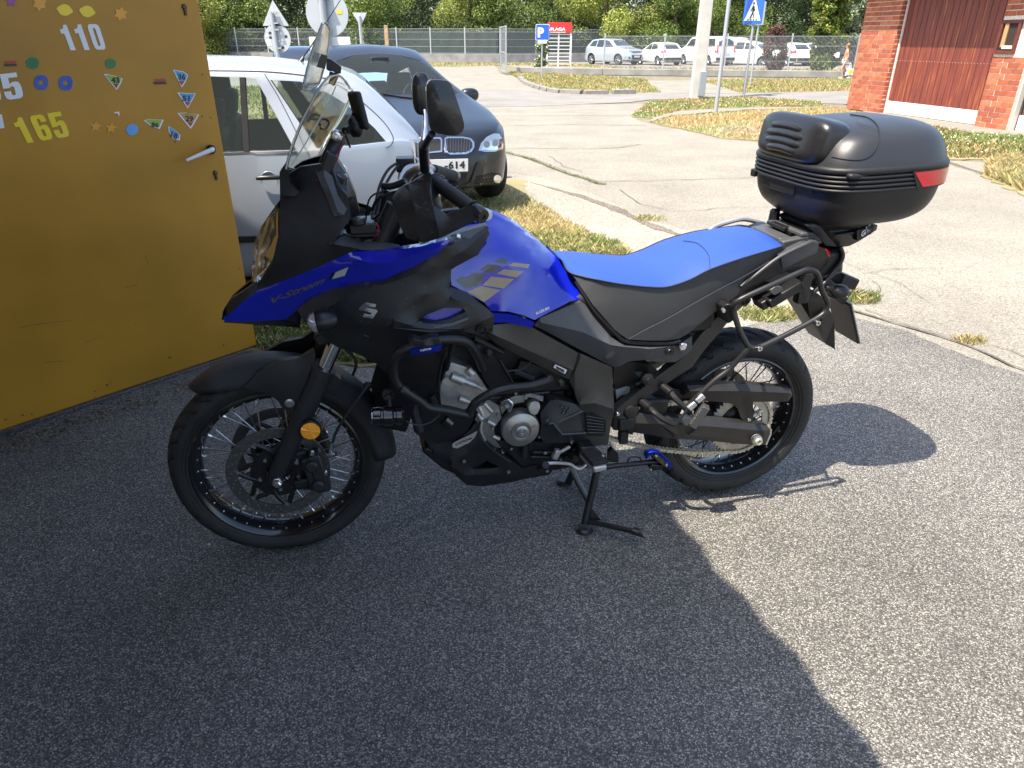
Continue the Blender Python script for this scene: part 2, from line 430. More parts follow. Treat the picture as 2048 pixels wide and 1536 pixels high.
# ================================================================== THE SETTING
def structure(o): o['kind'] = 'structure'; return o
def jag(P, amp, step):
    """irregular edge on a world polygon"""
    r = []
    for i in range(len(P)):
        a, b = P[i], P[(i + 1) % len(P)]; L = (b - a).length; k = max(1, min(400, int(L / step)))
        t = (b - a).normalized() if L > 0 else Vector((1, 0, 0)); nn = Vector((-t.y, t.x, 0))
        for j in range(k):
            p = a + (b - a) * (j / k)
            d = amp * (noise.noise(p * 1.3) + .6 * noise.noise(p * 5.1) + .35 * noise.noise(p * 17)) if j else 0
            r.append(p + nn * d)
    return r
def patch(name, px, z, m, amp=.05, step=.06, world=None, kind='structure'):
    P = [Vector(p) for p in world] if world else [G(x, y) for x, y in px]
    P = jag([Vector((p.x, p.y, 0)) for p in P], amp, step) if amp else P
    v2, fs = tri2d([(p.x, p.y) for p in P])
    fs = [tuple(reversed(f)) for f in fs]
    vs = [(v[0], v[1], z) for v in v2]; k = len(vs); vs += [(v[0], v[1], z - .03) for v in v2]; ed = {(f[i], f[(i + 1) % 3]) for f in fs for i in range(3)}
    fs = list(fs) + [(b_, a_, a_ + k, b_ + k) for a_, b_ in ed if (b_, a_) not in ed]
    o = obj(name, vs, fs, m, None, angle=0); o['kind'] = kind; return o
ASPH = aggregate('worn_asphalt', [(0, (.05, .049, .046)), (.35, (.12, .116, .107)), (.60, (.20, .19, .17)), (.82, (.30, .283, .248)), (1, (.46, .435, .385))], 235, dirt=(.07, .067, .062), bump=.85, stain=.3, darkpos=.38)
CONC = aggregate('washed_concrete', [(0, (.09, .083, .07)), (.2, (.165, .152, .125)), (.32, (.245, .228, .19)), (.8, (.29, .269, .224)), (1, (.39, .363, .305))], 120, dirt=(.19, .176, .145), bump=.5, stain=.18)
ROADM = aggregate('grey_road_asphalt', [(0, (.15, .142, .128)), (.6, (.22, .21, .19)), (1, (.30, .285, .26))], 120, dirt=(.18, .17, .155), bump=.2, stain=.2)
GRAV = aggregate('white_gravel', [(0, (.17, .155, .13)), (.3, (.29, .27, .225)), (.7, (.36, .34, .285)), (1, (.46, .44, .38))], 85, dirt=(.20, .183, .15), bump=1, stain=.2)
SOIL = mat('dry_soil', (.13, .11, .07), .95, col2=(.2, .18, .12), vscale=3, bump=.6, bscale=90)
TURF = mat('dry_turf_soil', (.27, .22, .13), .95, col2=(.17, .16, .07), vscale=2.2, bump=.6, bscale=60)
base = patch('ground', None, -.02, SOIL, 0, 1, world=[(-1500, -60, 0), (1500, -60, 0), (1500, 2500, 0), (-1500, 2500, 0)])
BORDER = [(515, 706), (620, 722), (720, 735), (850, 738), (1000, 715), (1200, 692), (1350, 672), (1480, 655), (1560, 632), (1640, 618), (1710, 636), (1807, 660), (1875, 688), (1964, 721), (2048, 749), (2350, 850)]
NB = [G(*p) for p in BORDER]
patch('asphalt_forecourt', None, -.004 + .004, ASPH, .03, .05, world=[Vector((-9, 3.7, 0)), Vector((-3.2, 3.75, 0))] + NB + [Vector((9, .5, 0)), Vector((9, -9, 0)), Vector((-9, -9, 0))])
LEDGE = [(1010, 350), (1050, 361), (1169, 392), (1244, 420), (1291, 446), (1362, 470), (1460, 512), (1560, 560), (1640, 604)]
patch('concrete_lane', LEDGE + [(1712, 640), (1807, 660), (1875, 688), (1964, 721), (2048, 749), (2350, 850), (2800, 850), (2700, 520), (2200, 425), (2048, 385), (1972, 352), (1890, 325), (1700, 300), (1522, 283), (1447, 277), (1387, 264),
      (1281, 243), (1262, 232), (1301, 208), (1060, 208), (-900, 208), (-700, 250), (400, 262), (700, 290), (950, 335)], -.008, CONC, .05, .08)
patch('gravel_strip', [(990, 352), (1010, 345), (1060, 352), (1180, 384), (1300, 440), (1380, 462), (1480, 505), (1620, 590), (1720, 640), (1640, 630), (1560, 645), (1480, 668), (1350, 682), (1200, 700), (1120, 640), (1180, 540), (1120, 450), (1050, 400)], -.004, GRAV, .05, .06)
patch('road', [(-2200, 216), (1050, 213), (1262, 204), (1300, 199), (1500, 196), (1640, 206), (1700, 208), (2700, 214), (2700, 184), (1700, 182), (1322, 185), (1149, 187), (1105, 183), (1000, 181), (-2200, 180)], -.001, ROADM, .06, .25)
patch('driveway', [(-2200, 181), (1106, 183.5), (1060, 170), (1030, 152), (1000, 146), (990, 131), (-2200, 131)], -.005, CONC, .05, .4)
patch('car_park', [(1060, 139), (1760, 147), (2900, 150), (2900, 100), (1000, 100), (700, 118), (1000, 131)], .01, ROADM, .1, .6)
patch('footpath', [(1286, 162), (1405, 160), (1482, 187), (1324, 187)], .004, CONC, .05, .2)
patch('verge_path', [(1301, 243), (1342, 232), (1430, 224), (1500, 221), (1640, 218), (1660, 214), (1500, 215), (1360, 222), (1306, 236)], .008, CONC, .05, .1)
patch('bare_apron', [(1431, 262), (1450, 252), (1500, 249), (1560, 252), (1600, 262), (1560, 272), (1470, 271)], .008, CONC, .08, .08)
patch('garage_apron', [(1725, 222), (1765, 222), (1950, 246), (2060, 262), (2060, 274), (1940, 266), (1850, 252), (1745, 234)], .006, CONC, .03, .1)
patch('side_path', [(1895, 322), (2060, 330), (2300, 345), (2300, 372), (2060, 345), (1965, 346)], .006, CONC, .03, .06)

LEAFM = {}
def leafmat(name, attr='col'):
    if name in LEAFM: return LEAFM[name]
    m = bpy.data.materials.new(name); m.use_nodes = True; n = m.node_tree.nodes; l = m.node_tree.links
    b = n['Principled BSDF']; b.inputs['Roughness'].default_value = .55; b.inputs['Specular IOR Level'].default_value = .35
    a = n.new('ShaderNodeAttribute'); a.attribute_name = attr; l.new(a.outputs['Color'], b.inputs['Base Color'])
    t = n.new('ShaderNodeBsdfTranslucent'); l.new(a.outputs['Color'], t.inputs[0])
    mx = n.new('ShaderNodeMixShader'); mx.inputs[0].default_value = .3; l.new(b.outputs[0], mx.inputs[1]); l.new(t.outputs[0], mx.inputs[2])
    l.new(mx.outputs[0], n['Material Output'].inputs[0]); LEAFM[name] = m; return m
def npmesh(name, V, nper, cols, m, parent=None):
    """V: (N*nper, 3) array of separate polygons"""
    N = len(V) // nper; me = bpy.data.meshes.new(name); me.vertices.add(len(V)); me.vertices.foreach_set('co', V.astype(np.float32).ravel())
    me.loops.add(len(V)); me.loops.foreach_set('vertex_index', np.arange(len(V), dtype=np.int32))
    me.polygons.add(N); me.polygons.foreach_set('loop_start', np.arange(0, len(V), nper, dtype=np.int32))
    me.polygons.foreach_set('loop_total', np.full(N, nper, dtype=np.int32))
    me.update(calc_edges=True)
    ca = me.color_attributes.new('col', 'FLOAT_COLOR', 'POINT'); c = np.ones((len(V), 4), np.float32); c[:, :3] = np.repeat(cols, nper, 0); ca.data.foreach_set('color', c.ravel())
    me.materials.append(m); o = bpy.data.objects.new(name, me); link(o, parent); return o
def pal(n, cols, wts=None, jit=.2):
    i = rng.choice(len(cols), n, p=wts); c = np.array(cols)[i]
    return np.clip(c * (1 + rng.normal(0, jit, (n, 1))), .004, 1)
DRY = [(.50, .40, .18), (.40, .31, .13), (.58, .49, .25), (.26, .25, .08), (.16, .21, .05)]
GRN = [(.09, .16, .03), (.14, .2, .05), (.3, .27, .1), (.06, .12, .02)]
GRASSM = leafmat('grass_blades')
def grass(name, px, n, h, cols=DRY, wts=None, label=None, world=None, wid=.0035, lean=.55, cut=None, flowers=0, z=0):
    P = [tuple(p[:2]) for p in world] if world else [tuple(G(x, y)[:2]) for x, y in px]
    a = np.array(P); lo, hi = a.min(0), a.max(0); pts = []
    tot = 0
    while tot < n:
        q = rng.uniform(lo, hi, (n * 2, 2)); x, y = q[:, 0], q[:, 1]; c = np.zeros(len(q), bool)
        for i in range(len(P)):
            (x1, y1), (x2, y2) = P[i], P[i - 1]
            if y1 == y2: continue
            c ^= ((y1 > y) != (y2 > y)) & (x < (x2 - x1) * (y - y1) / (y2 - y1) + x1)
        q = q[c]
        dens = np.array([noise.noise(Vector((p[0] * 1.7, p[1] * 1.7, 3.1))) + .5 * noise.noise(Vector((p[0] * 6, p[1] * 6, 1))) for p in q])
        q = q[dens > rng.uniform(-.75, .35, len(q))]
        pts.append(q); tot += len(q)
    q = np.concatenate(pts)[:n]; hh = h * rng.uniform(.35, 1.25, (n, 1)); th = rng.uniform(0, 2 * math.pi, (n, 1)); la = rng.uniform(0, 2 * math.pi, (n, 1))
    dx = np.hstack([np.cos(th), np.sin(th)]) * wid * rng.uniform(.6, 1.4, (n, 1)); le = np.hstack([np.cos(la), np.sin(la)]) * hh * rng.uniform(.05, lean * 2, (n, 1))
    V = np.zeros((n, 4, 3)); V[:, 0, :2] = q - dx; V[:, 1, :2] = q + dx; V[:, 2, :2] = q + dx * .6 + le * .45; V[:, 3, :2] = q + le
    V[:, 2, 2:] = hh * .6; V[:, 3, 2:] = hh * np.sqrt(np.clip(1 - lean ** 2 * .5, 0.2, 1)); V[:, :, 2] += z
    gm = np.array([noise.noise(Vector((p[0] * .9, p[1] * .9, 9))) for p in q])
    C = pal(n, cols, wts); C = C * (1 + .35 * gm[:, None] * np.array([1, -.2, .3]))
    if flowers:
        k = flowers; i = rng.choice(n, k); f = q[i]; s = .009; FV = np.zeros((k, 4, 3)); z0 = h * rng.uniform(.7, 1.2, k) + z
        for j, (sx, sy) in enumerate([(-1, -1), (1, -1), (1, 1), (-1, 1)]): FV[:, j, 0] = f[:, 0] + sx * s; FV[:, j, 1] = f[:, 1] + sy * s * .7; FV[:, j, 2] = z0 + sy * s * .6
        V = np.concatenate([V, FV]); C = np.concatenate([C, np.full((k, 3), .8)])
    o = npmesh(name, V.reshape(-1, 3), 4, C, GRASSM); o['kind'] = 'stuff'; tag(o, label, 'grass'); return o

def turf(px, z=.003): return patch('grass_soil', px, z, TURF, .12, .07)
g1 = [(380, 560), (560, 545), (800, 440), (900, 350), (1012, 355), (1050, 360), (1060, 396), (1137, 442), (1206, 474), (1262, 505), (1235, 590), (1130, 640), (1000, 712), (850, 732), (720, 733), (620, 720), (505, 708), (330, 740)]
turf(g1, -.002)
grass('dry_grass', [(820, 430), (900, 380), (1000, 368), (1040, 385), (1137, 442), (1190, 470), (1160, 520), (1100, 560), (900, 560)], 17000, .042, DRY, [.4, .24, .28, .05, .03], 'straw-coloured dry grass strip between the blue tank and the black saloon bumper')
grass('green_grass', [(480, 690), (500, 560), (640, 540), (860, 560), (1100, 600), (900, 705), (730, 727), (600, 716)], 26000, .06, GRN + DRY[:3], [.22, .2, .18, .1, .12, .08, .1], 'shaded mixed green grass below the silver car behind the front wheel', lean=.6)
gl = [(150, 236), (560, 234), (640, 246), (720, 275), (830, 320), (900, 350), (800, 440), (560, 545), (380, 560), (150, 640)]
turf(gl, -.004)
grass('lawn', gl, 32000, .07, GRN + DRY[:3], [.3, .26, .14, .1, .08, .06, .06], 'green lawn seen through the silver car windows', wid=.006)
grass('thin_grass', [(1060, 470), (1206, 474), (1262, 505), (1200, 560), (1050, 560)], 5000, .05, DRY + GRN[:2], [.2, .15, .15, .1, .1, .15, .15], 'sparse grass fraying out into white gravel just above the front of the seat')
g2 = [(1262, 233), (1300, 204), (1345, 200), (1400, 197), (1500, 195), (1640, 205), (1646, 214), (1500, 214), (1360, 221), (1306, 236)]
turf(g2); grass('verge_grass', g2, 20000, .06, DRY + GRN[:2], [.2, .15, .15, .1, .1, .15, .15], 'verge grass with white daisies round the concrete pole foot', flowers=90, wid=.008)
g3 = [(1303, 244), (1345, 233), (1440, 226), (1500, 222), (1660, 216), (1760, 232), (1850, 252), (1940, 266), (2060, 275), (2060, 320), (1900, 318), (1700, 296), (1560, 276), (1522, 281), (1447, 276), (1387, 262)]
turf(g3); grass('lawn_edge_grass', [g3[i] for i in (0, 1, 2, 3, 4, 5)] + [(1760, 300), (1700, 296), (1560, 276), (1522, 281), (1447, 276), (1387, 262)], 20000, .06, DRY, [.36, .24, .28, .08, .04], 'yellowed grass in front of the brick garage left pier', wid=.007)
grass('wild_grass', [(1760, 240), (1850, 254), (1940, 268), (2060, 277), (2060, 318), (1900, 316), (1790, 300)], 14000, .085, GRN + DRY[:3], [.22, .18, .16, .06, .14, .10, .14], 'lush green weeds and white flowers in front of the wooden garage gate', flowers=60, wid=.007)
g4 = [(1960, 352), (1985, 320), (2060, 322), (2200, 330), (2200, 420), (2048, 392)]
turf(g4, .007); grass('straw_grass', [(1968, 350), (1985, 322), (2060, 322), (2120, 330), (2120, 405), (2048, 385)], 9000, .13, DRY, [.4, .2, .3, .07, .03], 'tall straw-yellow grass clump at the right edge of the lane', wid=.006)
g5 = [(1018, 146), (1040, 144), (1290, 160), (1300, 172), (1322, 185), (1149, 187), (1105, 183), (1052, 168)]
turf(g5, .006); grass('island_grass', g5, 26000, .11, DRY + GRN[:2], [.24, .14, .22, .1, .1, .1, .1], 'kerbed grass island at the foot of the blue parking sign', wid=.009, flowers=20)
g6 = [(1405, 163), (1480, 160), (1740, 159), (1740, 181), (1480, 186)]
turf(g6, .006); grass('roadside_grass', g6, 22000, .10, DRY + GRN[:2], [.24, .14, .22, .1, .1, .1, .1], 'roadside grass below the long low wall left of the brick garage', wid=.009, flowers=20)
g7 = [(900, 133), (1000, 131), (1130, 133), (1290, 142), (1740, 146), (1740, 141), (1250, 136), (1130, 128), (700, 127), (380, 128), (380, 134)]
turf(g7, .014); grass('fence_foot_grass', g7, 16000, .15, DRY + GRN[:2], [.24, .14, .2, .1, .1, .12, .1], 'rough grass along the foot of the far fence', wid=.015)
for lab, c, r, n in (('dry grass tuft on the lane behind the pannier rack', (1535, 632), .12, 900), ('green weed tuft beside the rear number plate bracket', (1712, 598), .1, 700), ('small dry tuft on the broken edge of the lane', (1300, 438), .1, 400), ('small green weed just above the seat front', (1214, 486), .07, 350), ('small tuft in the lane crack near the right edge', (1940, 682), .06, 200)):
    p = G(*c); grass('grass_tuft', None, n, .055 if n > 500 else .035, GRN + DRY[:3] if 'green' in lab else DRY, None, lab, world=[(p.x + r * 1.6 * math.cos(a), p.y + r * math.sin(a)) for a in np.linspace(0, 6.0, 9)], wid=.0025)
# cracks in the lane, with weeds along the largest
CRK = mat('crack_dirt', (.09, .08, .062), 1, var=.4, vscale=30)
def crack(px, w_, weeds=0, nm='crack'):
    P = [G(*p) for p in px]; P = catmull(P, 8); Q = [p + Vector((noise.noise(p * 4) * .05, noise.noise(p * 4 + Vector((7, 0, 0))) * .07, 0)) for p in P]
    ws = [w_ * (.5 + 1.1 * abs(noise.noise(p * 3))) for p in Q]; v, f = ribbon2d([(p.x, p.y) for p in Q], ws)
    o = obj(nm, [(a, b, .0015) for a, b in v], [tuple(reversed(t)) for t in f], CRK, None, angle=0); o['kind'] = 'structure'
    if weeds:
        pts = [Q[int(t)] for t in rng.uniform(0, len(Q) - 1, 14)]
        wv = [(p.x, p.y) for p in Q]; v2 = [(a, b) for a, b in ribbon2d(wv, w_ * 3)[0]]; n = len(wv)
        grass('crack_weed', None, weeds, .022, GRN, None, 'thin green weeds growing along a crack in the concrete lane, %s' % ('below the saloon fog lamp' if nm == 'crack' else nm), world=v2[:n] + v2[n:][::-1], wid=.002)
crack([(1010, 297), (1090, 296), (1180, 297), (1240, 294), (1282, 288)], .025); crack([(1010, 305), (1060, 318), (1120, 342), (1180, 362), (1215, 369)], .035, 1500)
crack([(1185, 362), (1300, 361), (1420, 358), (1510, 354)], .015); crack([(1100, 312), (1120, 328), (1165, 345)], .012)
crack([(950, 231), (1100, 231), (1262, 231)], .04); crack([(990, 252), (1130, 249), (1290, 250)], .03); crack([(1240, 380), (1285, 408), (1370, 421), (1440, 415), (1545, 412)], .01)
crack([(1720, 545), (1790, 538), (1890, 536)], .006); crack([(1745, 560), (1760, 580), (1735, 590)], .006); crack([(1700, 618), (1760, 636), (1860, 664), (1960, 704), (2070, 745)], .022)
crack([(1730, 618), (1820, 648), (1900, 668), (1990, 690), (2060, 716)], .008); crack([(1690, 500), (1700, 530), (1790, 560), (1850, 600)], .005)
MUD = aggregate('eroded_edge_earth', [(0, (.10, .08, .065)), (.5, (.18, .155, .125)), (1, (.34, .30, .25))], 90, dirt=(.10, .085, .068), bump=1, stain=.3)
patch('eroded_edge', [(1060, 364), (1169, 391), (1244, 417), (1291, 443), (1362, 468), (1420, 492), (1360, 473), (1290, 449), (1240, 425), (1166, 397), (1100, 376)], .001, MUD, .05, .03)
STONE = aggregate('pale_kerbstone', [(0, (.25, .24, .21)), (1, (.42, .4, .36))], 60, bump=.3)
# kerb stones round the grass island
k = 0
kl = [G(1040, 158), G(1052, 168), G(1075, 177), G(1105, 184), G(1149, 188), G(1210, 188), G(1322, 186.5)]
kc = catmull(kl, 10); acc = 0; kerb = empty('kerb'); kerb['kind'] = 'structure'; last = kc[0]
km = MB().box((0, 0, 0), (.78, .2, .16)); kme = None
for a, b in zip(kc, kc[1:]):
    acc += (b - a).length
    if (b - last).length > .85:
        mid = (b + last) / 2; d = b - last
        if kme is None: o = obj('kerb_stone', km.v, km.f, STONE, kerb, bevel=.02); kme = o.data
        else: o = bpy.data.objects.new('kerb_stone', kme); link(o, kerb); bv = o.modifiers.new('b', 'BEVEL'); bv.width = .02
        o.location = (mid.x, mid.y, .05 + .02 * noise.noise(mid)); o.rotation_euler = (0, 0, math.atan2(d.y, d.x) + .06 * noise.noise(mid * 3)); last = b

# loose grit on the forecourt and dirt blown against the door
gv = []
for k in range(420):
    px, py = random.uniform(0, 2048), random.uniform(760, 1536); p = G(px, py); r_ = random.uniform(.0015, .004) * (1.6 if random.random() < .06 else 1); a_ = random.uniform(0, 6.28)
    for q in range(4): gv.append((p.x + r_ * math.cos(a_ + q * 1.57) * random.uniform(.7, 1.2), p.y + r_ * math.sin(a_ + q * 1.57), .0015 + r_ * random.uniform(.2, .9)))
npmesh('grit', np.array(gv), 4, pal(420, [(.35, .33, .29), (.12, .11, .1), (.5, .48, .42), (.2, .14, .08)]), GRASSM)['kind'] = 'stuff'
tag(bpy.data.objects['grit'], 'loose grit and crumbs scattered over the near asphalt', 'grit')
lv = []; n_ = 0
for k in range(700):
    t_ = random.random() ** 1.5; p = G(-40 + 560 * t_, 896 - 175 * t_) + Vector((random.gauss(.02, .05), random.gauss(-.05, .05), 0)); r_ = random.uniform(.002, .009); a_ = random.uniform(0, 6.28); h_ = random.uniform(.001, .008)
    for q in range(4): lv.append((p.x + r_ * math.cos(a_ + q * 1.57), p.y + r_ * .6 * math.sin(a_ + q * 1.57), .002 + h_ * random.random()))
    n_ += 1
npmesh('debris', np.array(lv), 4, pal(n_, [(.10, .08, .05), (.18, .13, .07), (.05, .045, .04), (.26, .2, .1)]), GRASSM)['kind'] = 'stuff'
tag(bpy.data.objects['debris'], 'dry leaf crumbs and dirt gathered under the yellow door', 'debris')
# ================================================================== MOTORCYCLE
bike = empty('motorcycle', BO, YAW)
tag(bike, 'blue and black adventure motorcycle standing on its centre stand in the foreground', 'motorcycle')
WC = {'f': (Vector((0, 0, .329)), .329, .057, .258), 'r': (Vector((1.56, 0, .326)), .321, .076, .232)}
DISC = mat('brake_disc_steel', (.16, .155, .15), .38, metal=.9, var=.12, vscale=60)
RIMB = mat('gloss_black_rim', (.010, .010, .011), .2, coat=.5)
SPOKE = mat('spoke_steel', (.45, .45, .46), .3, metal=1)
SPOKEB = mat('dark_spoke', (.03, .03, .03), .4, metal=.6)
def tyre_profile(R, hw, rb):
    pts = [(rb - .012, -hw * .62), (rb, -hw * .80), (rb + (R - rb) * .35, -hw * .98), (rb + (R - rb) * .6, -hw * .97), (rb + (R - rb) * .80, -hw * .80), (R - .006, -hw * .42), (R, 0)]
    return pts + [(r, -h) for r, h in reversed(pts[:-1])]
def make_wheel(kind):
    c, R, hw, rb = WC[kind]; name = 'front_wheel' if kind == 'f' else 'rear_wheel'
    W = empty(name, c, 0, bike)
    # tyre: dense lathe, tread grooves pressed in
    pr = [Vector((a, b, 0)) for a, b in tyre_profile(R, hw, rb)]; pr = [(p.x, p.y) for p in catmull(pr, 4)]
    n = 216; vs, fs = lathegeo(pr, (0, 0, 0), 'Y', n); m_ = len(pr)
    NG = 34 if kind == 'f' else 26
    for i in range(n):
        for k, (r, h) in enumerate(pr):
            if r > rb + (R - rb) * .62:
                s = abs(h) / hw; a = i / n * NG + (s * 1.1) + (0 if h > 0 else .5)
                fr = a % 1
                g = 1 if (fr < .2 and .12 < s < .97) else 0
                if g: v = vs[i * m_ + k]; q = 1 - .009 / max(.1, math.hypot(v.x, v.z)); v.x *= q; v.z *= q; v.y *= .985
    obj('tyre', vs, fs, RUBBER, W, angle=40)
    # raised sidewall lettering ring
    mb = MB()
    for sgn in (-1, 1):
        for rr in (rb + .012, rb + .022): mb.add(*lathegeo([(rr - .0015, sgn * hw * (.90 if rr < rb + .02 else .945)), (rr, sgn * (hw * (.90 if rr < rb + .02 else .945) + .0022)), (rr + .0015, sgn * hw * (.90 if rr < rb + .02 else .95))], n=96))
    mb.build('sidewall_ridge', RUBBER, W)
    # rim
    w0 = hw * .78
    rim = [(rb + .004, -w0), (rb + .006, -w0 - .003), (rb - .001, -w0 - .006), (rb - .008, -w0 - .002), (rb - .013, -w0 * .8), (rb - .022, -w0 * .62), (rb - .026, -w0 * .3), (rb - .03, 0)]
    rim = rim + [(a, -b) for a, b in reversed(rim[:-1])]; rim += [(rb - .004, w0 * .8), (rb - .014, 0), (rb - .004, -w0 * .8), (rb + .004, -w0)]
    v, f = lathegeo(rim, n=120); obj('rim', v, f, RIMB, W, angle=40)
    # hub
    h = .052 if kind == 'f' else .07
    hub = [(0, -h), (.02, -h), (.024, -h + .006), (.04, -h + .008), (.043, -h + .016), (.026, -h + .024), (.026, h - .024), (.043, h - .016), (.04, h - .008), (.02, h), (0, h)]
    if kind == 'r': hub = [(0, -h), (.03, -h), (.066, -h + .01), (.07, -h + .02), (.07, -.015), (.05, -.008), (.035, 0), (.035, h - .02), (.055, h - .015), (.05, h), (0, h)]
    v, f = lathegeo(hub, n=40); obj('hub', v, f, MATTE, W)
    # spokes: shared mesh, one object each
    ns = 36; base = None; rn = rb - .026; nm = []
    for i in range(ns):
        side = 1 if i % 2 else -1; cross = 1 if (i // 2) % 2 else -1
        a = 2 * math.pi * i / ns
        p1 = Vector((rn * math.cos(a), side * .008, rn * math.sin(a)))
        ah = a + cross * 1.15; hr = .040 if kind == 'f' else .05
        p0 = Vector((hr * math.cos(ah), side * (h - .012), hr * math.sin(ah)))
        vs, fs = tubegeo([p0, p1], .0021, 6)
        obj('spoke', vs, fs, SPOKE if kind == 'f' else SPOKEB, W)
        d = (p1 - p0).normalized(); nm.append((p1 - d * .014, p1 + d * .004, p1))
        
    mb = MB()
    for a, b_, p in nm:
        mb.cyl(a, b_, .0036, 7)
    for i in range(ns):
        a = 2 * math.pi * (i + .0) / ns; side = 1 if i % 2 else -1
        for sd in (-1, 1):
            c1 = Vector(((rb - .017) * math.cos(a + .05 * sd), sd * w0 * .70, (rb - .017) * math.sin(a + .05 * sd))); mb.cyl(c1 + Vector((0, .004, 0)), c1 - Vector((0, .004, 0)), .0032, 7)
    mb.build('spoke_nipple', STEEL, W)['kind'] = 'stuff'
    return W
fw = make_wheel('f'); rw = make_wheel('r')
def disc(W, y, R, w_, sgn, carrier=True, holes=True, n=72, nb=7):
    mb = MB().lathe([(R - w_, -.002), (R, -.002), (R, .002), (R - w_, .002), (R - w_, -.002)], (0, y, 0), n=n)
    mb.build('brake_disc', DISC, W)
    hb = MB()
    for i in range(48):
        for k, rr in enumerate((.22, .5, .78)):
            if (i + k) % 2: continue
            a = 2 * math.pi * (i + .33 * k) / 48; r = R - w_ * rr
            hb.cyl((r * math.cos(a), y - .0026, r * math.sin(a)), (r * math.cos(a), y + .0026, r * math.sin(a)), .0033, 7)
    hb.build('disc_hole', mat('hole_daylight', (.10, .10, .105), .7), W)['kind'] = 'stuff'  # solid studs; grey painted for the light that shows through drilled holes
    cb = MB().lathe([(.040, -.0045), (.084, -.0045), (.084, .0045), (.040, .0045), (.040, -.0045)], (0, y, 0), n=48)
    bt = MB(); r1 = R - w_ - .004
    for i in range(nb):
        a = 2 * math.pi * i / nb + .3
        for s in (-1, 1):
            cb.tube([Vector((.066 * math.cos(a + s * .5), y, .066 * math.sin(a + s * .5))), Vector((.09 * math.cos(a + s * .25), y, .09 * math.sin(a + s * .25))), Vector((r1 * math.cos(a + s * .06), y, r1 * math.sin(a + s * .06)))], .008, 6)
        bt.add(*lathegeo([(0, -.004), (.004, -.005), (.0085, -.005), (.0095, .0), (.0085, .005), (0, .005)], (r1 * math.cos(a), y, r1 * math.sin(a)), n=14))
    cb.build('disc_carrier', BLACK, W); bt.build('disc_button', mat('button_steel', (.4, .39, .38), .3, metal=.9), W)
    b2 = MB()
    for i in range(5):
        a = 2 * math.pi * i / 5 + .9; b2.add(*lathegeo([(0, y + sgn * .010), (.006, y + sgn * .010), (.0078, y + sgn * .005), (.0078, y)], (.06 * math.cos(a), 0, .06 * math.sin(a)), n=10))
    b2.build('bolt', STEEL, W)
disc(fw, -.068, .155, .034, -1); disc(fw, .068, .155, .034, 1)
disc(rw, .085, .13, .03, 1)
# fork
def fork(s):
    L = empty('fork_leg', (0, 0, 0), 0, bike)
    a = B(549, 957, .105); b_ = B(649, 735, .105); t = B(690, 645, .105)
    a.y = b_.y = t.y = -.105 * s
    d = (b_ - a).normalized()
    v, f = tubegeo([a - d * .018, a - d * .005, a + d * .05, a + d * .12, a + d * .25, b_ - d * .03, b_ - d * .028, b_], [.016, .024, .025, .027, .0305, .0315, .034, .034], 20); obj('fork_lower', v, f, MATTE, L)
    v, f = tubegeo([b_, t], [.0215, .0215], 20); obj('fork_tube', v, f, CHROME, L)
    v, f = tubegeo([t - d * .02, t + d * .36], [.031, .031], 16); obj('fork_upper', v, f, BLACK, L)
    mb = MB().lathe([(0, -.145 * s), (.008, -.145 * s), (.0125, -.141 * s), (.0125, -.13 * s), (.017, -.129 * s), (.017, -.11 * s)], Vector((0, 0, .329)), n=6); mb.build('axle_bolt', STEEL, L)
    # caliper
    cc = Vector((.112, -.094 * s, .34))
    mb = MB(); Rm = Matrix.Rotation(math.radians(-8), 3, 'Y')
    mb.box(cc, (.058, .062, .115), Rm); mb.box(cc + Vector((.012, -.012 * s, 0)), (.04, .05, .135), Rm)
    for dz in (-.036, .036): mb.cyl(cc + Rm @ Vector((0, -.05 * s, dz)), cc + Rm @ Vector((0, -.02 * s, dz)), .019, 18)
    mb.box(cc + Vector((-.045, .01 * s, .05)), (.05, .018, .03), Rm); mb.box(cc + Vector((-.045, .01 * s, -.05)), (.05, .018, .03), Rm)
    mb.build('brake_caliper', MATTE, L, bevel=.006)
    mb = MB()
    for dx, dz in ((-.048, .052), (-.048, -.05), (.03, 0), (.0, .075)): mb.cyl(cc + Vector((dx, -.024 * s, dz)), cc + Vector((dx, -.036 * s, dz)), .007, 6)
    mb.build('caliper_bolt', STEEL, L)
    return L
fl = fork(1); fork(-1)
# amber reflector on the near leg
ref = B(621, 860, .15)
mb = MB().lathe([(0, -.006), (.028, -.004), (.031, 0), (.031, .012), (0, .012)], ref, n=28); mb.build('reflector_housing', BLACK, fl)
AMB = mat('amber_reflector', (.95, .36, .01), .15, coat=1, bump=.4, bscale=500)
for i in range(6):
    a = i * math.pi / 3 + .2; v = [ref + Vector((0, -.0105, 0))] + [ref + Vector((.0275 * math.cos(a + q), -.0065 - (.0018 if abs(q - .52) < .2 else 0), .0275 * math.sin(a + q))) for q in (0, .26, .52, .79, 1.047)]
    obj('reflector', v, [(0, k + 1, k + 2) for k in range(4)], AMB, fl, angle=0)
# brake hose, cable ties
ptube('brake_hose', [(736, 770, .12), (722, 790, .125), (700, 820, .13), (680, 850, .13), (668, 875, .125), (664, 900, .12)], .0045, MATTE, bike)
ptube('brake_hose', [(690, 700, .10), (706, 712, .10), (712, 730, .10), (706, 750, .09)], .0045, MATTE, bike)
mb = MB().cyl(B(660, 905, .13), B(664, 885, .13), .006, 10).cyl(B(655, 912, .12), B(672, 908, .135), .007, 10); mb.build('hose_fitting', STEEL, bike)
v, f = lathegeo([(.006, -.006), (.012, -.004), (.013, .004), (.006, .006)], B(735, 772, .1), n=14); obj('hose_guide', v, f, BLACK, bike)

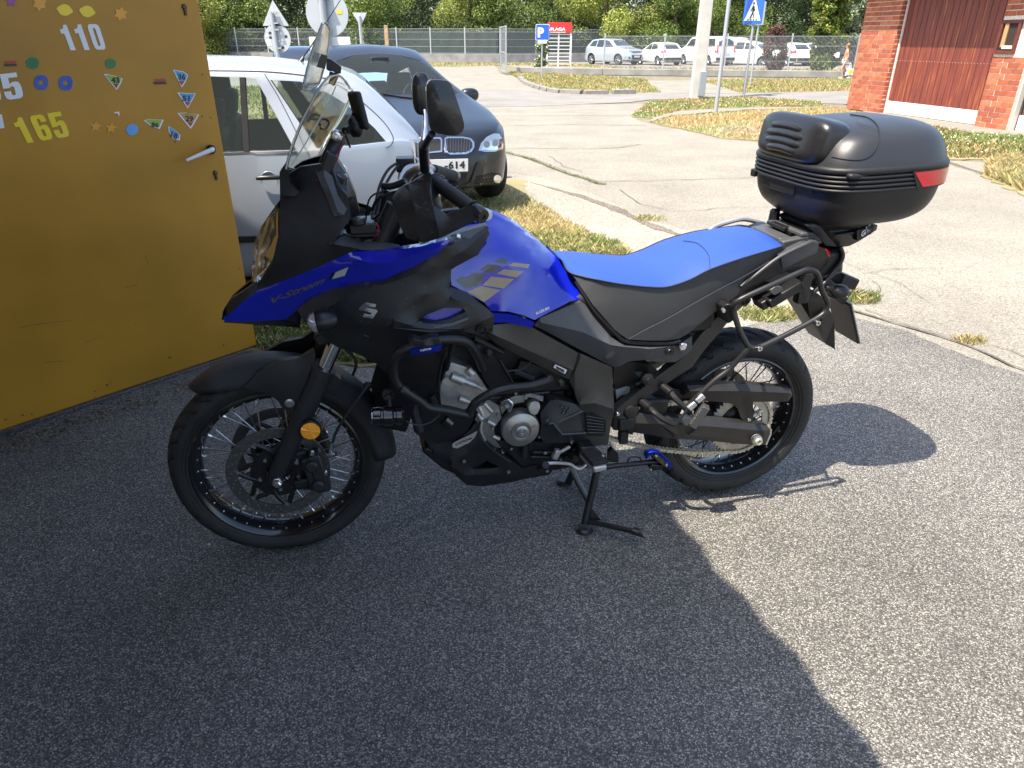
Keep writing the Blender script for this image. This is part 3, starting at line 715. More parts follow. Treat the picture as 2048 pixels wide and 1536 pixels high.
# ---- front mudguard: curved shell + side plates
CARB = mat('carbon_look_plastic', (.02, .02, .022), .35, bump=.5, bscale=700, var=.4, vscale=600)
def shell(name, th0, th1, n, wf, rf, drop, m, c=Vector((0, 0, .329)), parent=bike, thick=.004):
    vs = []; fs = []; K = 15
    for i in range(n + 1):
        t = i / n; th = th0 + (th1 - th0) * t; w_ = wf(t); R = rf(t); dp = drop(t)
        for k in range(K):
            s = k / (K - 1) * 2 - 1; y = w_ * (math.sin(s * 1.35) / math.sin(1.35)); r = R - dp * abs(s) ** 2.6
            vs.append(c + Vector((r * math.cos(th), y, r * math.sin(th))))
    for i in range(n):
        for k in range(K - 1): fs.append((i * K + k, i * K + k + 1, (i + 1) * K + k + 1, (i + 1) * K + k))
    o = obj(name, vs, fs, m, parent, angle=50); so_ = o.modifiers.new('s', 'SOLIDIFY'); so_.thickness = thick; so_.offset = 0; return o
shell('front_mudguard', math.radians(127), math.radians(-2), 60,
      lambda t: .012 + .062 * min(1, (t / .10)) ** .55 if t < .1 else (.074 if t < .92 else .074 - .02 * ((t - .92) / .08) ** 2),
      lambda t: .364 + .003 * math.sin(min(1, t / .5) * math.pi), lambda t: (.02 + .05 * min(1, t / .2)) * (1 if t < .75 else 1.0), CARB)
sheet('mudguard_side', [(486, 776, .078), (520, 742, .08), (560, 722, .083), (600, 716, .086), (626, 700, .088), (630, 716, .1), (616, 752, .106), (604, 790, .106), (594, 818, .1), (578, 824, .096), (566, 818, .092), (556, 802, .088), (540, 790, .082), (516, 782, .08)],
      MATTE, bike, step=8, inner=[(596, 760, .108), (560, 765, .096), (530, 760, .086)], skirt=.02, mirror=True, angle=50)
mb = MB().lathe([(0, -.008), (.007, -.008), (.0085, -.003), (.014, -.002), (.014, .004)], B(579, 806, .105), n=16); mb.build('mudguard_bolt', STEEL, bike)
mb = MB().lathe([(0, -.006), (.006, -.006), (.007, .004)], B(665, 772, .10), n=12); mb.build('bolt', STEEL, bike)
sheet('fork_bracket', [(648, 742, .115), (668, 748, .12), (682, 760, .12), (676, 778, .12), (660, 782, .12), (640, 770, .12)], BLACK, bike, skirt=.03)

# ---- beak, cowl, headlight
sheet('front_beak', [(450, 643, .022), (446, 634, .02), (456, 631, .03), (484, 606, .046), (518, 579, .062), (576, 558, .10), (635, 534, .135), (705, 503, .172), (767, 503, .196), (840, 493, .209), (896, 479, .211), (901, 484, .213),
                     (875, 507, .213), (825, 535, .205), (767, 560, .19), (723, 565, .172), (664, 579, .14), (623, 596, .11), (594, 620, .085), (571, 639, .066), (520, 642, .05), (483, 643, .036)],
      BLUE, bike,
      step=9, crease=[[(705, 503, .165), (714, 518, .192), (746, 527, .201), (781, 525, .209), (826, 511, .215), (869, 499, .216), (899, 483, .212)]], skirt=.03, mirror=True, angle=24)
sheet('beak_top', [(445, 636, 0), (447, 620, .004), (462, 598, .02), (479, 588, .035), (509, 567, .045), (520, 569, .055), (518, 579, .06), (484, 606, .045), (456, 631, .03), (450, 643, .022)],
      BLACK, bike, skirt=.02, join=True)
sheet('beak_underside', [(450, 643, .022), (483, 643, .034), (520, 642, .048), (571, 639, .06), (600, 650, .06), (600, 655, .0), (520, 650, 0), (447, 645, 0)], BLACK, bike, skirt=0, join=True)
sheet('headlight_cowl', [(560, 386, .05), (575, 350, .05), (600, 334, .06), (640, 328, .085), (660, 332, .095), (672, 366, .115), (694, 390, .13), (702, 436, .15), (690, 452, .155), (664, 488, .165), (716, 498, .172), (705, 504, .168), (635, 535, .136), (576, 558, .10), (518, 580, .062), (512, 571, .05), (532, 548, .085), (547, 520, .105), (556, 476, .11), (560, 420, .09)],
      MATTE, bike, step=9, inner=[(600, 420, .122), (630, 480, .152), (585, 520, .118), (640, 400, .125), (600, 360, .088)], skirt=.02, mirror=True, angle=45)
sheet('cowl_edge_trim', [(632, 345, .1), (648, 340, .105), (664, 352, .11), (676, 392, .13), (694, 418, .142), (688, 430, .15), (668, 432, .148), (655, 400, .13), (640, 365, .112)], GREYP, bike, step=7, crease=[[(648, 350, .112), (662, 385, .138), (676, 424, .152)]], skirt=.02, angle=24, mirror=True)
sheet('instrument_visor', [(662, 330, .09), (676, 372, .10), (694, 395, .11), (692, 420, .10), (704, 440, .08), (720, 428, .06), (712, 392, .06), (694, 350, .06), (672, 318, .07)], BLACK, bike, skirt=.08)
sheet('inner_trim', [(658, 488, .163), (690, 494, .168), (723, 500, .172), (776, 501, .18), (800, 494, .18), (776, 488, .15), (723, 484, .13), (690, 470, .13)], GREYP, bike, skirt=.02, mirror=True)
GLS = mat('clear_lens', (.95, .97, 1), .03, trans=.95, ior=1.3, spec=.5)
LAMP = mat('lamp_reflector', (.7, .7, .72), .12, metal=1)
sheet('headlight_reflector', [(556, 424, .09), (556, 474, .105), (546, 518, .1), (516, 568, .045), (512, 560, 0), (520, 500, 0), (540, 440, 0)], LAMP, bike, inner=[(535, 505, .07)], skirt=0, join=True, angle=25)
sheet('headlight_lens', [(558, 416, .085), (561, 424, .095), (559, 474, .108), (548, 522, .105), (520, 572, .05), (509, 578, 0.0), (503, 570, 0), (505, 520, 0), (508, 486, 0.0), (522, 454, 0.0), (540, 430, 0.02)],
      GLS, bike, inner=[(530, 500, .06), (545, 460, .075)], step=9, skirt=0, join=True, angle=60)
# ---- big side fairing
FB = [(609, 645, .135), (594, 620, .10), (623, 596, .118), (664, 579, .145), (723, 565, .175), (767, 560, .19), (825, 535, .203), (875, 507, .212), (901, 484, .212), (896, 478, .205), (840, 490, .19), (899, 472, .16), (975, 452, .13), (979, 468, .135), (957, 509, .15), (903, 538, .165),
      (900, 574, .185), (934, 585, .175), (978, 620, .17), (989, 632, .168), (986, 650, .17), (966, 672, .175), (938, 676, .175), (900, 668, .19), (840, 668, .215), (812, 692, .21), (790, 708, .2), (779, 722, .19), (770, 745, .17), (752, 727, .16), (716, 708, .15), (680, 697, .135), (641, 675, .12), (640, 655, .13)]
sheet('side_fairing', FB, MATTE, bike, step=10, skirt=.035, mirror=True, angle=24, holes=[[(838, 640, .215), (856, 628, .21), (890, 616, .205), (925, 616, .2), (932, 624, .2), (900, 638, .205), (872, 645, .21)]],
      crease=[[(700, 688, .155), (745, 668, .19), (787, 646, .235), (830, 655, .236), (862, 659, .232), (920, 658, .207), (966, 641, .186), (986, 634, .172)], [(640, 640, .15), (660, 612, .172), (682, 600, .182), (705, 588, .192), (740, 577, .20), (800, 560, .212), (870, 532, .214), (930, 500, .178), (972, 462, .14)],
              [(723, 655, .19), (760, 636, .212), (800, 612, .222), (850, 588, .22), (896, 572, .195)], [(905, 596, .205), (945, 610, .192), (970, 626, .178)]])
sheet('fairing_inset', [(834, 643, .19), (856, 624, .19), (890, 612, .185), (930, 612, .18), (937, 624, .18), (900, 642, .19), (870, 650, .195)], BLUE, bike, skirt=.01, mirror=True)
sheet('fairing_lip', [(846, 648, .222), (872, 650, .225), (905, 645, .215), (938, 634, .2), (936, 639, .203), (905, 652, .22), (874, 657, .23), (852, 655, .226)], GREYP, bike, skirt=.015, mirror=True)
sheet('fairing_ridge', [(787, 643, .242), (862, 660, .228), (920, 659, .2), (968, 640, .183), (989, 634, .172), (987, 650, .172), (964, 671, .176), (935, 674, .18), (862, 672, .226), (787, 656, .24)], BLACK, bike, inner=[(862, 665, .232), (930, 664, .196)], skirt=.02, mirror=True, angle=12)
sheet('tank_flank_trim', [(840, 488, .19), (899, 471, .162), (973, 450, .13), (979, 456, .132), (974, 474, .14), (930, 484, .165), (905, 492, .19), (898, 478, .2)], GREYP, bike, skirt=.03, mirror=True)
mb = MB().lathe([(0, -.001), (.006, -.001), (.006, .003), (.0125, .003), (.0135, -.002), (.0145, .003)], B(963, 659, .192), n=20); mb.build('fairing_screw', BLACK, bike)
mb = MB().lathe([(0, -.004), (.006, -.003), (.008, .004)], B(917, 474, .17), n=12); mb.build('fairing_screw', STEEL, bike)
# inner darkness: radiator, frame and engine core sit behind the panels
mb = MB(); mb.box((.40, 0, .62), (.10, .30, .30), Matrix.Rotation(.35, 3, 'Y')); mb.build('radiator', mat('radiator_fins', (.012, .012, .012), .9, spec=.1), bike, bevel=.01)
mb = MB(); mb.box((.33, 0, .86), (.30, .08, .16)); mb.box((.52, 0, .80), (.4, .26, .16)); mb.box((.22, 0, .95), (.14, .10, .2)); mb.build('inner_frame', BLACK, bike, bevel=.02)
mb = MB(); mb.cyl((.24, 0, 1.00), (.33, 0, .76), .028, 16); mb.box((.30, 0, 1.03), (.10, .26, .03), Matrix.Rotation(-.35, 3, 'Y')); mb.box((.215, 0, .79), (.11, .25, .035), Matrix.Rotation(-.35, 3, 'Y')); mb.build('steering_head', BLACK, bike, bevel=.006)
# ---- fuel tank
tank = sheet('fuel_tank', [(900, 541, .162), (903, 570, .17), (930, 584, .172), (969, 605, .172), (982, 622, .165), (1017, 623, .175), (1048, 631, .175), (1069, 640, .174), (1105, 621, .165), (1140, 603, .15), (1163, 597, .135),
                           (1159, 578, .105), (1150, 560, .085), (1138, 545, .07), (1119, 521, .04), (1100, 502, .012), (1069, 473, 0), (1038, 448, 0), (1007, 429, 0), (986, 420, 0), (968, 417, 0), (950, 418, 0), (930, 425, 0.0), (900, 445, 0.0), (930, 470, .10), (957, 500, .14)],
             BLUE, bike, inner=[(952, 511, .160), (985, 487, .162), (1015, 464, .155), (1045, 478, .14), (1080, 494, .10), (1027, 508, .150), (1059, 500, .150), (1090, 509, .145), (1117, 532, .13), (1007, 526, .152), (970, 552, .160), (935, 582, .166), (1040, 540, .135), (1070, 548, .128), (1095, 560, .128), (1110, 580, .137), (1060, 590, .158), (1020, 600, .168), (1090, 610, .165), (960, 470, .125), (990, 450, .115), (1020, 445, .08)],
             step=9, skirt=0, join=True, angle=70)
sheet('tank_lower_trim', [(984, 626, .168), (1017, 628, .174), (1048, 636, .175), (1069, 645, .174), (1064, 656, .17), (1040, 650, .17), (1012, 645, .168), (988, 646, .166)], BLUE, bike, skirt=.02, mirror=True)
# filler cap
cp = B(948, 424, 0); cR = Matrix.Rotation(-.18, 3, 'Y')
mb = MB().add(*[q for q in lathegeo([(0, .016), (.03, .016), (.034, .012), (.044, .012), (.052, .008), (.056, -.01)], cp + Vector((0, 0, -.006)), 'Z', 32)]); mb.build('filler_cap', ALU, bike)
# ---- lower centre panels
sheet('frame_beam', [(972, 668, .155), (986, 650, .158), (1025, 646, .16), (1059, 652, .16), (1110, 680, .155), (1157, 706, .15), (1152, 724, .15), (1146, 742, .148), (1139, 759, .145), (1100, 742, .15), (1040, 712, .152), (990, 686, .154)],
      FRAMEM, bike, step=9, crease=[[(976, 664, .168), (1060, 702, .164), (1148, 741, .156)]], skirt=.06, mirror=True, angle=18)
sheet('pivot_plate', [(1159, 706, .15), (1224, 734, .15), (1226, 780, .15), (1229, 820, .15), (1222, 850, .145), (1216, 889, .14), (1192, 892, .14), (1168, 894, .14), (1168, 868, .148), (1162, 836, .15), (1157, 808, .15), (1148, 782, .15), (1139, 762, .148), (1150, 734, .15)],
      FRAMEM, bike, step=9, crease=[[(1159, 809, .158), (1190, 806, .168), (1227, 818, .16)], [(1162, 712, .154), (1150, 745, .156), (1150, 780, .155)]], skirt=.06, mirror=True, angle=18)
sheet('heel_plate', [(1170, 828, .162), (1188, 827, .163), (1212, 842, .162), (1212, 860, .16), (1206, 872, .158), (1176, 872, .158)], BLACK, bike, skirt=.008)
mb = MB()
for k in range(6): mb.tube([B(1174, 832 + k * 6.6, .165), B(1207, 838 + k * 5.6, .165)], .0012, 5)
mb.build('heel_plate_rib', GREYP, bike)
sheet('side_cover', [(1069, 651, .165), (1080, 636, .168), (1161, 603, .15), (1170, 609, .15), (1187, 634, .155), (1222, 674, .16), (1252, 690, .16), (1290, 692, .158), (1330, 692, .155), (1362, 686, .15), (1384, 672, .14), (1384, 700, .145), (1370, 712, .15), (1352, 724, .152), (1323, 725, .155), (1288, 720, .16), (1261, 722, .16), (1238, 733, .158), (1227, 734, .155), (1186, 713, .158), (1150, 694, .16), (1110, 672, .163)],
      GREYP, bike, step=9, crease=[[(1214, 718, .168), (1252, 694, .180), (1300, 698, .174), (1364, 690, .158)], [(1082, 645, .172), (1165, 664, .176), (1222, 690, .178), (1250, 694, .180)]], skirt=.03, mirror=True, angle=22)
mb = MB().lathe([(0, -.006), (.010, -.006), (.0135, -.003), (.0145, .004)], B(1365, 693, .17), n=20); mb.box(B(1365, 693, .1765), (.002, .002, .011)); mb.build('seat_lock', CHROME, bike)
mb = MB().lathe([(.004, .002), (.004, -.004), (.008, -.004), (.010, -.001), (.014, -.002), (.015, .003)], B(1340, 703, .17), n=18); mb.build('panel_bolt', BLACK, bike)
sheet('side_cover_lower', [(1228, 734, .14), (1262, 724, .14), (1300, 728, .14), (1316, 742, .13), (1290, 760, .11), (1260, 770, .1), (1230, 780, .1)], BLACK, bike, skirt=.03)
# ---- engine
ALU2 = mat('machined_cover_alu', (.34, .33, .31), .36, metal=.75, var=.12, vscale=15)
mb = MB(); mb.box((.70, 0, .42), (.34, .2, .24)); mb.box((.56, 0, .60), (.3, .17, .26), Matrix.Rotation(.5, 3, 'Y')); mb.box((.80, 0, .62), (.30, .2, .2)); mb.box((.98, 0, .50), (.14, .18, .36)); mb.build('engine_block', BLACK, bike, bevel=.015)
sheet('cylinder_head', [(893, 724, .13), (906, 726, .135), (936, 735, .135), (951, 743, .135), (962, 758, .13), (981, 785, .12), (966, 795, .12), (953, 802, .12), (944, 812, .12), (929, 820, .12), (905, 814, .125), (880, 809, .125), (879, 790, .128), (880, 768, .13)],
      ALU, bike, inner=[(920, 760, .14), (900, 780, .138), (940, 780, .132)], skirt=.05, angle=14, bevel=.003)
mb = MB(); mb.cyl(B(902, 752, .15), B(927, 762, .15), .013, 14, .015).cyl(B(927, 762, .15), B(950, 771, .15), .009, 12).cyl(B(950, 771, .15), B(966, 779, .148), .006, 10); mb.cyl(B(918, 797, .145), B(934, 803, .145), .010, 12).cyl(B(934, 803, .145), B(948, 807, .14), .006, 10)
mb.cyl(B(935, 738, .145), B(944, 748, .145), .012, 12); mb.lathe([(0, -.004), (.013, -.004), (.015, .004)], B(893, 762, .142), n=20); mb.build('plug_tube', ALU, bike)
mb = MB()
for a, b_ in (((958, 812), (966, 832)), ((968, 806), (984, 824)), ((975, 842), (990, 850)), ((985, 872), (1000, 878)), ((1010, 808), (1016, 816)), ((955, 826), (964, 840))):
    mb.tube([B(*a, .13), B(*b_, .135)], .0075, 8)
mb.box(B(966, 822, .125), (.03, .02, .045), Matrix.Rotation(-.5, 3, 'Y')); mb.build('crankcase_boss', ALU, bike, bevel=.002)
mb = MB()
for p in ((1011, 808), (1022, 896), (985, 856), (1031, 786), (988, 900), (1005, 903), (1078, 872), (1094, 840), (996, 830), (1048, 901)): mb.lathe([(0, -.007), (.0045, -.007), (.006, -.002), (.006, .004)], B(*p, .135), n=8)
mb.build('engine_bolt', STEEL, bike)
sheet('crankcase_web', [(950, 840, .122), (962, 806, .122), (978, 800, .124), (998, 812, .126), (1003, 836, .128), (988, 856, .128), (990, 878, .128), (1002, 896, .126), (985, 893, .124), (968, 870, .122), (956, 852, .122)], ALU2, bike, step=9, inner=[(980, 840, .134)], skirt=.03, angle=40)
sheet('clutch_case_rim', [(1000, 812, .13), (1012, 800, .132), (1030, 792, .132), (1048, 790, .132), (1050, 804, .134), (1030, 808, .134), (1012, 820, .132), (1004, 830, .13)], ALU2, bike, skirt=.03, bevel=.002)
ptube('oil_pipe', [(1004, 806, .14), (1016, 800, .15), (1024, 808, .155), (1018, 822, .15)], .006, STEEL, bike)
ptube('oil_pipe', [(972, 884, .13), (962, 862, .135), (964, 842, .135)], .005, ALU, bike)
ctr = B(1041, 858, .15)
mb = MB().lathe([(.0105, -.024), (.013, -.0245), (.022, -.0205), (.024, -.017), (.026, -.0175), (.0285, -.0215), (.032, -.0215), (.034, -.017), (.047, -.014), (.0585, -.008), (.0615, .0), (.0615, .03), (0, .03)], ctr, n=48); mb.build('generator_cover', ALU2, bike, angle=25)
mb = MB().lathe([(0, -.026), (.003, -.026), (.003, -.029), (.0125, -.029), (.0145, -.026), (.0145, -.018)], ctr, n=28); mb.build('cover_cap', STEEL, bike)
mb = MB()
for a in (.35, 2.9, -1.0): mb.box(ctr + Vector((.041 * math.cos(a), -.018, .041 * math.sin(a))), (.013, .004, .002), Matrix.Rotation(-a, 3, 'Y'))
mb.build('cover_rib', ALU2, bike)
sheet('engine_badge_block', [(1060, 808, .17), (1068, 803, .17), (1079, 806, .17), (1081, 816, .17), (1076, 828, .17), (1067, 831, .17), (1059, 826, .17), (1056, 816, .17)], ALU, bike, skirt=.02, bevel=.003)
sheet('cable_bracket', [(1047, 797, .165), (1051, 789, .165), (1060, 787, .165), (1087, 793, .165), (1086, 803, .165), (1078, 801, .165), (1072, 797, .165), (1058, 794, .165), (1052, 800, .165)], STEEL, bike, skirt=.006)
sheet('sprocket_cover', [(1081, 826, .15), (1100, 801, .15), (1114, 799, .15), (1151, 808, .148), (1160, 815, .148), (1168, 832, .148), (1174, 882, .146), (1160, 886, .146), (1088, 886, .146), (1079, 872, .15), (1083, 850, .152)],
      MATTE, bike, step=8, crease=[[(1098, 848, .163), (1106, 846, .165), (1124, 869, .168), (1170, 866, .158)], [(1112, 845, .165), (1164, 823, .156)]], skirt=.05, angle=22)
v, f = tubegeo([B(*p, .166) for p in ((1098, 848), (1106, 846), (1124, 869), (1172, 866))], .0035, 8); obj('sprocket_cover_rib', v, f, GREYP, bike)
v, f = tubegeo([B(*p, .162) for p in ((1112, 846), (1166, 822))], .003, 8); obj('sprocket_cover_rib', v, f, GREYP, bike)
mb = MB()
for q in ((1124, 814), (1132, 816), (1139, 818), (1128, 821), (1135, 823), (1126, 826), (1133, 828)): mb.lathe([(0, -.003), (.0035, -.002), (.0042, .003)], B(*q, .16), n=6)
mb.lathe([(0, -.004), (.005, -.003), (.006, .003)], B(1094, 841, .17), n=12); mb.build('cover_stud', GREYP, bike)
sheet('engine_mount_plate', [(946, 697, .15), (956, 688, .15), (970, 690, .15), (984, 704, .15), (1000, 732, .145), (1022, 765, .14), (1040, 770, .14), (1080, 762, .14), (1092, 752, .14), (1100, 762, .14), (1092, 778, .14), (1040, 786, .14), (990, 790, .14), (968, 760, .145), (962, 740, .148)], BLACK, bike, skirt=.02, mirror=True)
mb = MB()
for q in ((953, 695), (977, 706), (1099, 758), (1121, 766)): mb.lathe([(0, -.012), (.006, -.012), (.010, -.007), (.013, .0)], B(*q, .165), n=14)
mb.build('mount_bolt', MATTE, bike)
mb = MB(); mb.cyl(B(948, 676, .14), B(1006, 704, .13), .009, 10); mb.cyl(B(1028, 742, .12), B(1066, 757, .12), .012, 10); mb.box(B(1062, 738, .11), (.09, .02, .04), Matrix.Rotation(.4, 3, 'Y')); mb.build('intake_hose', MATTE, bike)
for pts in ([(893, 700), (884, 730), (878, 770), (882, 820)], [(905, 700), (897, 722), (885, 760)], [(1000, 720), (1014, 745), (1030, 772)], [(1090, 690), (1050, 735), (1015, 742)], [(960, 845), (958, 870), (985, 900), (1022, 925)], [(1062, 830), (1060, 868), (1062, 900)]):
    ptube('cable', [(*p, .15) for p in pts], .0028, MATTE, bike, n=6)
sheet('frame_label', [(1107, 735, .162), (1111, 729, .162), (1134, 740, .16), (1130, 748, .16)], mat('white_label', (.75, .76, .78), .4), bike, skirt=.001)
sheet('radiator_shroud', [(770, 745, .15), (779, 722, .16), (812, 692, .17), (840, 676, .17), (884, 700, .15), (882, 760, .14), (876, 800, .13), (840, 800, .12), (812, 790, .12), (796, 772, .13)], BLACK, bike, step=9, inner=[(830, 740, .172)], skirt=.05, angle=40)
sheet('radiator_fan_cover', [(812, 780, .12), (876, 795, .12), (930, 822, .12), (948, 836, .12), (930, 872, .115), (905, 892, .11), (880, 890, .11), (850, 878, .11), (828, 862, .11), (820, 826, .11)], BLACK, bike, skirt=.05, mirror=True)
mb = MB(); mb.tube([B(822, 796, .13), B(832, 836, .13), B(840, 862, .13)], .014, 10, smooth=3); mb.tube([B(862, 790, .13), B(874, 820, .13)], .012, 10); mb.build('coolant_hose', RUBBER, bike)
mb = MB(); mb.cyl(B(888, 838, .12), B(900, 848, .12), .018, 14); mb.build('horn', GLOSSB, bike)
# ---- skid plate
sheet('skid_plate', [(828, 864, .10), (852, 882, .105), (864, 905, .11), (900, 929, .12), (912, 952, .122), (933, 970, .10), (966, 973, .10), (1020, 965, .11), (1050, 958, .115), (1098, 950, .12), (1108, 938, .12), (1082, 929, .125), (1044, 936, .13), (1020, 918, .135), (975, 883, .135), (960, 862, .13), (954, 842, .125), (940, 860, .125), (912, 884, .12), (880, 885, .11)],
      BLACK, bike, step=9, crease=[[(866, 906, .115), (902, 932, .132), (930, 950, .136), (1030, 948, .132), (1096, 938, .122)], [(905, 925, .13), (940, 900, .134), (972, 884, .136)]], skirt=.03, mirror=True, angle=22, holes=[[(946, 938, .125), (974, 922, .128), (997, 934, .13), (990, 936, .13)]])
mb = MB(); v, f = prism([(.44, .36), (.50, .29), (.575, .235), (.72, .225), (.82, .235), (.82, .26), (.7, .26), (.60, .27), (.52, .33), (.46, .38)], -.10, .10); mb.add(v, f); mb.build('skid_plate_floor', BLACK, bike, bevel=.01)
sheet('skid_badge', [(904, 889, .128), (910, 884, .128), (944, 868, .13), (956, 861, .13), (947, 881, .13), (914, 897, .128), (906, 895, .128)], ALU, bike, skirt=.002)
mb = MB()
for q in ((1017, 943), (1094, 941), (928, 922), (1090, 905), (1123, 941)): mb.lathe([(0, -.005), (.0055, -.005), (.007, 0)], B(*q, .14), n=10)
mb.build('skid_bolt', STEEL, bike)
sheet('lower_crankcase', [(990, 880, .12), (1086, 884, .12), (1166, 890, .12), (1164, 930, .12), (1110, 940, .12), (1050, 938, .12)], BLACK, bike, skirt=.05, mirror=True)
mb = MB(); mb.tube([B(1066, 905, .13), B(1160, 905, .13)], .004, 6); mb.tube([B(1062, 914, .13), B(1130, 916, .13)], .004, 6); mb.cyl(B(1048, 915, .14), B(1050, 890, .14), .01, 10); mb.build('crankcase_rib', MATTE, bike)
# ---- crash bars
CB = mat('crash_bar_black', (.014, .014, .015), .38, var=.15, vscale=20)
bars = [(966, 738, .17), (958, 718, .19), (948, 700, .215), (936, 686, .235), (918, 680, .25), (890, 679, .265), (850, 684, .275), (815, 696, .275), (796, 708, .27), (787, 730, .26), (789, 758, .25), (804, 778, .24), (838, 801, .23), (856, 815, .225), (885, 820, .22), (915, 826, .215), (938, 831, .21)]
ptube('crash_bar', bars, .0128, CB, bike, n=12, mirror=True)
ptube('crash_bar', [(938, 831, .21), (943, 817, .212), (955, 801, .215), (985, 785, .215), (1020, 775, .21), (1060, 771, .2), (1096, 760, .185)], .0128, CB, bike, n=12, mirror=True)
ptube('crash_bar_brace', [(906, 684, .25), (900, 712, .2), (893, 738, .15)], .008, CB, bike)
mb = MB().cyl(B(800, 775, .242), B(812, 784, .24), .016, 12).cyl(B(806, 781, .26), B(806, 781, .235), .006, 8); mb.build('bar_clamp', CB, bike)
SBL = mat('anodised_blue', (.01, .03, .35), .3, metal=.7)
sheet('crash_bar_slider', [(818, 683, .285), (828, 678, .29), (843, 682, .292), (860, 676, .292), (878, 676, .29), (884, 690, .286), (878, 704, .285), (832, 712, .285), (820, 704, .285)], MATTE, bike, inner=[(850, 690, .3)], skirt=.035, angle=20, bevel=.002)
sheet('slider_trim', [(820, 698, .292), (838, 697, .297), (862, 693, .297), (884, 690, .292), (882, 700, .292), (864, 705, .296), (838, 709, .296), (823, 711, .291)], SBL, bike, skirt=.02, angle=20)
# ---- auxiliary lamp
lm = empty('auxiliary_lamp', (0, 0, 0), 0, bike); a = B(744, 833, .22); b_ = B(812, 830, .22); d = (b_ - a).normalized(); q = d.to_track_quat('Y', 'Z').to_matrix()
v, f = lathegeo([(0, 0), (.022, 0), (.026, .003), (.027, .022), (.025, .024), (.025, .03), (.029, .032), (.029, .055), (.024, .06), (.024, .066), (.027, .068), (.027, .082), (.018, .09), (0, .09)], a, 'Y', 28, rot=q); obj('lamp_body', v, f, GLOSSB, lm, angle=30)
v, f = lathegeo([(0, -.002), (.0215, -.001), (.0215, 0)], a, 'Y', 24, rot=q); obj('lamp_lens', v, f, LAMP, lm)
mb = MB().tube([B(779, 812, .22), B(777, 795, .22), B(790, 785, .235)], .007, 8).lathe([(0, -.01), (.007, -.01), (.008, 0), (.016, 0), (.016, .012)], B(776, 791, .225), n=14); mb.build('lamp_bracket', MATTE, lm, bevel=0)
ptube('lamp_cable', [(812, 842, .2), (835, 850, .2), (860, 845, .19), (880, 830, .18)], .002, MATTE, lm, n=5)
# right side lamp too
lm2 = empty('auxiliary_lamp', (0, 0, 0), 0, bike); a2 = Vector((a.x, -a.y, a.z)); q2 = Vector((d.x, -d.y, d.z)).to_track_quat('Y', 'Z').to_matrix()
v, f = lathegeo([(0, 0), (.022, 0), (.027, .003), (.027, .03), (.029, .032), (.029, .055), (.027, .082), (0, .09)], a2, 'Y', 24, rot=q2); obj('lamp_body', v, f, GLOSSB, lm2, angle=30)
# ---- front indicators
for s in (1, -1):
    ind = empty('indicator', (0, 0, 0), 0, bike); c = B(632, 645, .215); c.y *= s
    R_ = Matrix.Rotation(math.radians(-6), 3, 'Y')
    v, f = lathegeo([(0, .058), (.014, .055), (.024, .042), (.0295, .024), (.030, 0.004), (.028, 0)], c, 'X', 24, rot=R_); obj('indicator_body', v, f, BLACK, ind)
    v, f = lathegeo([(.0285, 0.001), (.026, -.010), (.018, -.018), (.008, -.021), (0, -.022)], c, 'X', 24, rot=R_); obj('indicator_lens', v, f, mat('smoked_lens', (.55, .56, .58), .1, metal=.6, coat=1), ind)
    v, f = tubegeo([c + Vector((.03, 0, 0)), c + Vector((.04, .06 * s, .01))], .012, 10); obj('indicator_stalk', v, f, RUBBER, ind)
# ---- seat
SEATB = mat('blue_seat_vinyl', (.022, .066, .35), .5, bump=.25, bscale=1400, var=.05, vscale=6)
SEATG = mat('grey_seat_vinyl', (.05, .051, .052), .5, bump=.25, bscale=1400, var=.08, vscale=6)
seat = empty('seat', (0, 0, 0), 0, bike)
seam = [(1124, 520, .085), (1137, 543, .112), (1165, 553, .135), (1198, 560, .155), (1228, 566, .165), (1256, 570, .17), (1295, 574, .175), (1334, 574, .175), (1378, 560, .175), (1420, 539, .172), (1480, 518, .165), (1530, 503, .15), (1566, 492, .135)]
sm_ = catmull([B(*p) for p in seam], 5); NS_ = len(sm_); vs = []; fs = []; KS = 21
for i, p in enumerate(sm_):
    t = i / (NS_ - 1); w_ = abs(p.y); crown = .006 + .018 * min(1, t / .15) - .002 * t; zc = p.z + crown
    if t > .93: zc -= .03 * ((t - .93) / .07) ** 2
    if t < .06: zc -= .012 * ((.06 - t) / .06) ** 2
    bx_ = 0.004 * math.exp(-((t - .70) / .035) ** 2)
    for k in range(KS):
        s_ = k / (KS - 1) * 2 - 1; a_ = abs(s_); y = w_ * math.copysign(math.sin(a_ * math.pi / 2) ** .85, s_); q_ = (1 - abs(y / w_) ** 2.6) if w_ else 1
        vs.append(Vector((p.x + (.03 * q_ if t > .9 else 0), y, p.z + (zc - p.z) * q_ + bx_ * q_)))
for i in range(NS_ - 1):
    for k in range(KS - 1): fs.append((i * KS + k, i * KS + k + 1, (i + 1) * KS + k + 1, (i + 1) * KS + k))
fs.append(tuple(range(KS))); fs.append(tuple((NS_ - 1) * KS + k for k in reversed(range(KS))))
obj('seat_top', vs, [tuple(reversed(f)) for f in fs], SEATB, seat, angle=70)
low = [(1575, 500, .13), (1490, 558, .15), (1475, 590, .15), (1440, 616, .155), (1397, 650, .16), (1375, 668, .162), (1358, 677, .162), (1334, 681, .163), (1300, 681, .165), (1256, 679, .166), (1240, 668, .166), (1228, 658, .166), (1207, 634, .163), (1186, 610, .158), (1168, 583, .145), (1150, 556, .125), (1138, 545, .112)]
sheet('seat_side', [(p[0], p[1], p[2] - .001) for p in seam[1:]] + low, SEATG, seat, inner=[(1250, 620, .178), (1300, 625, .18), (1350, 615, .178), (1420, 580, .172), (1490, 540, .165), (1200, 585, .165)], step=9, skirt=.05, mirror=True, angle=60)
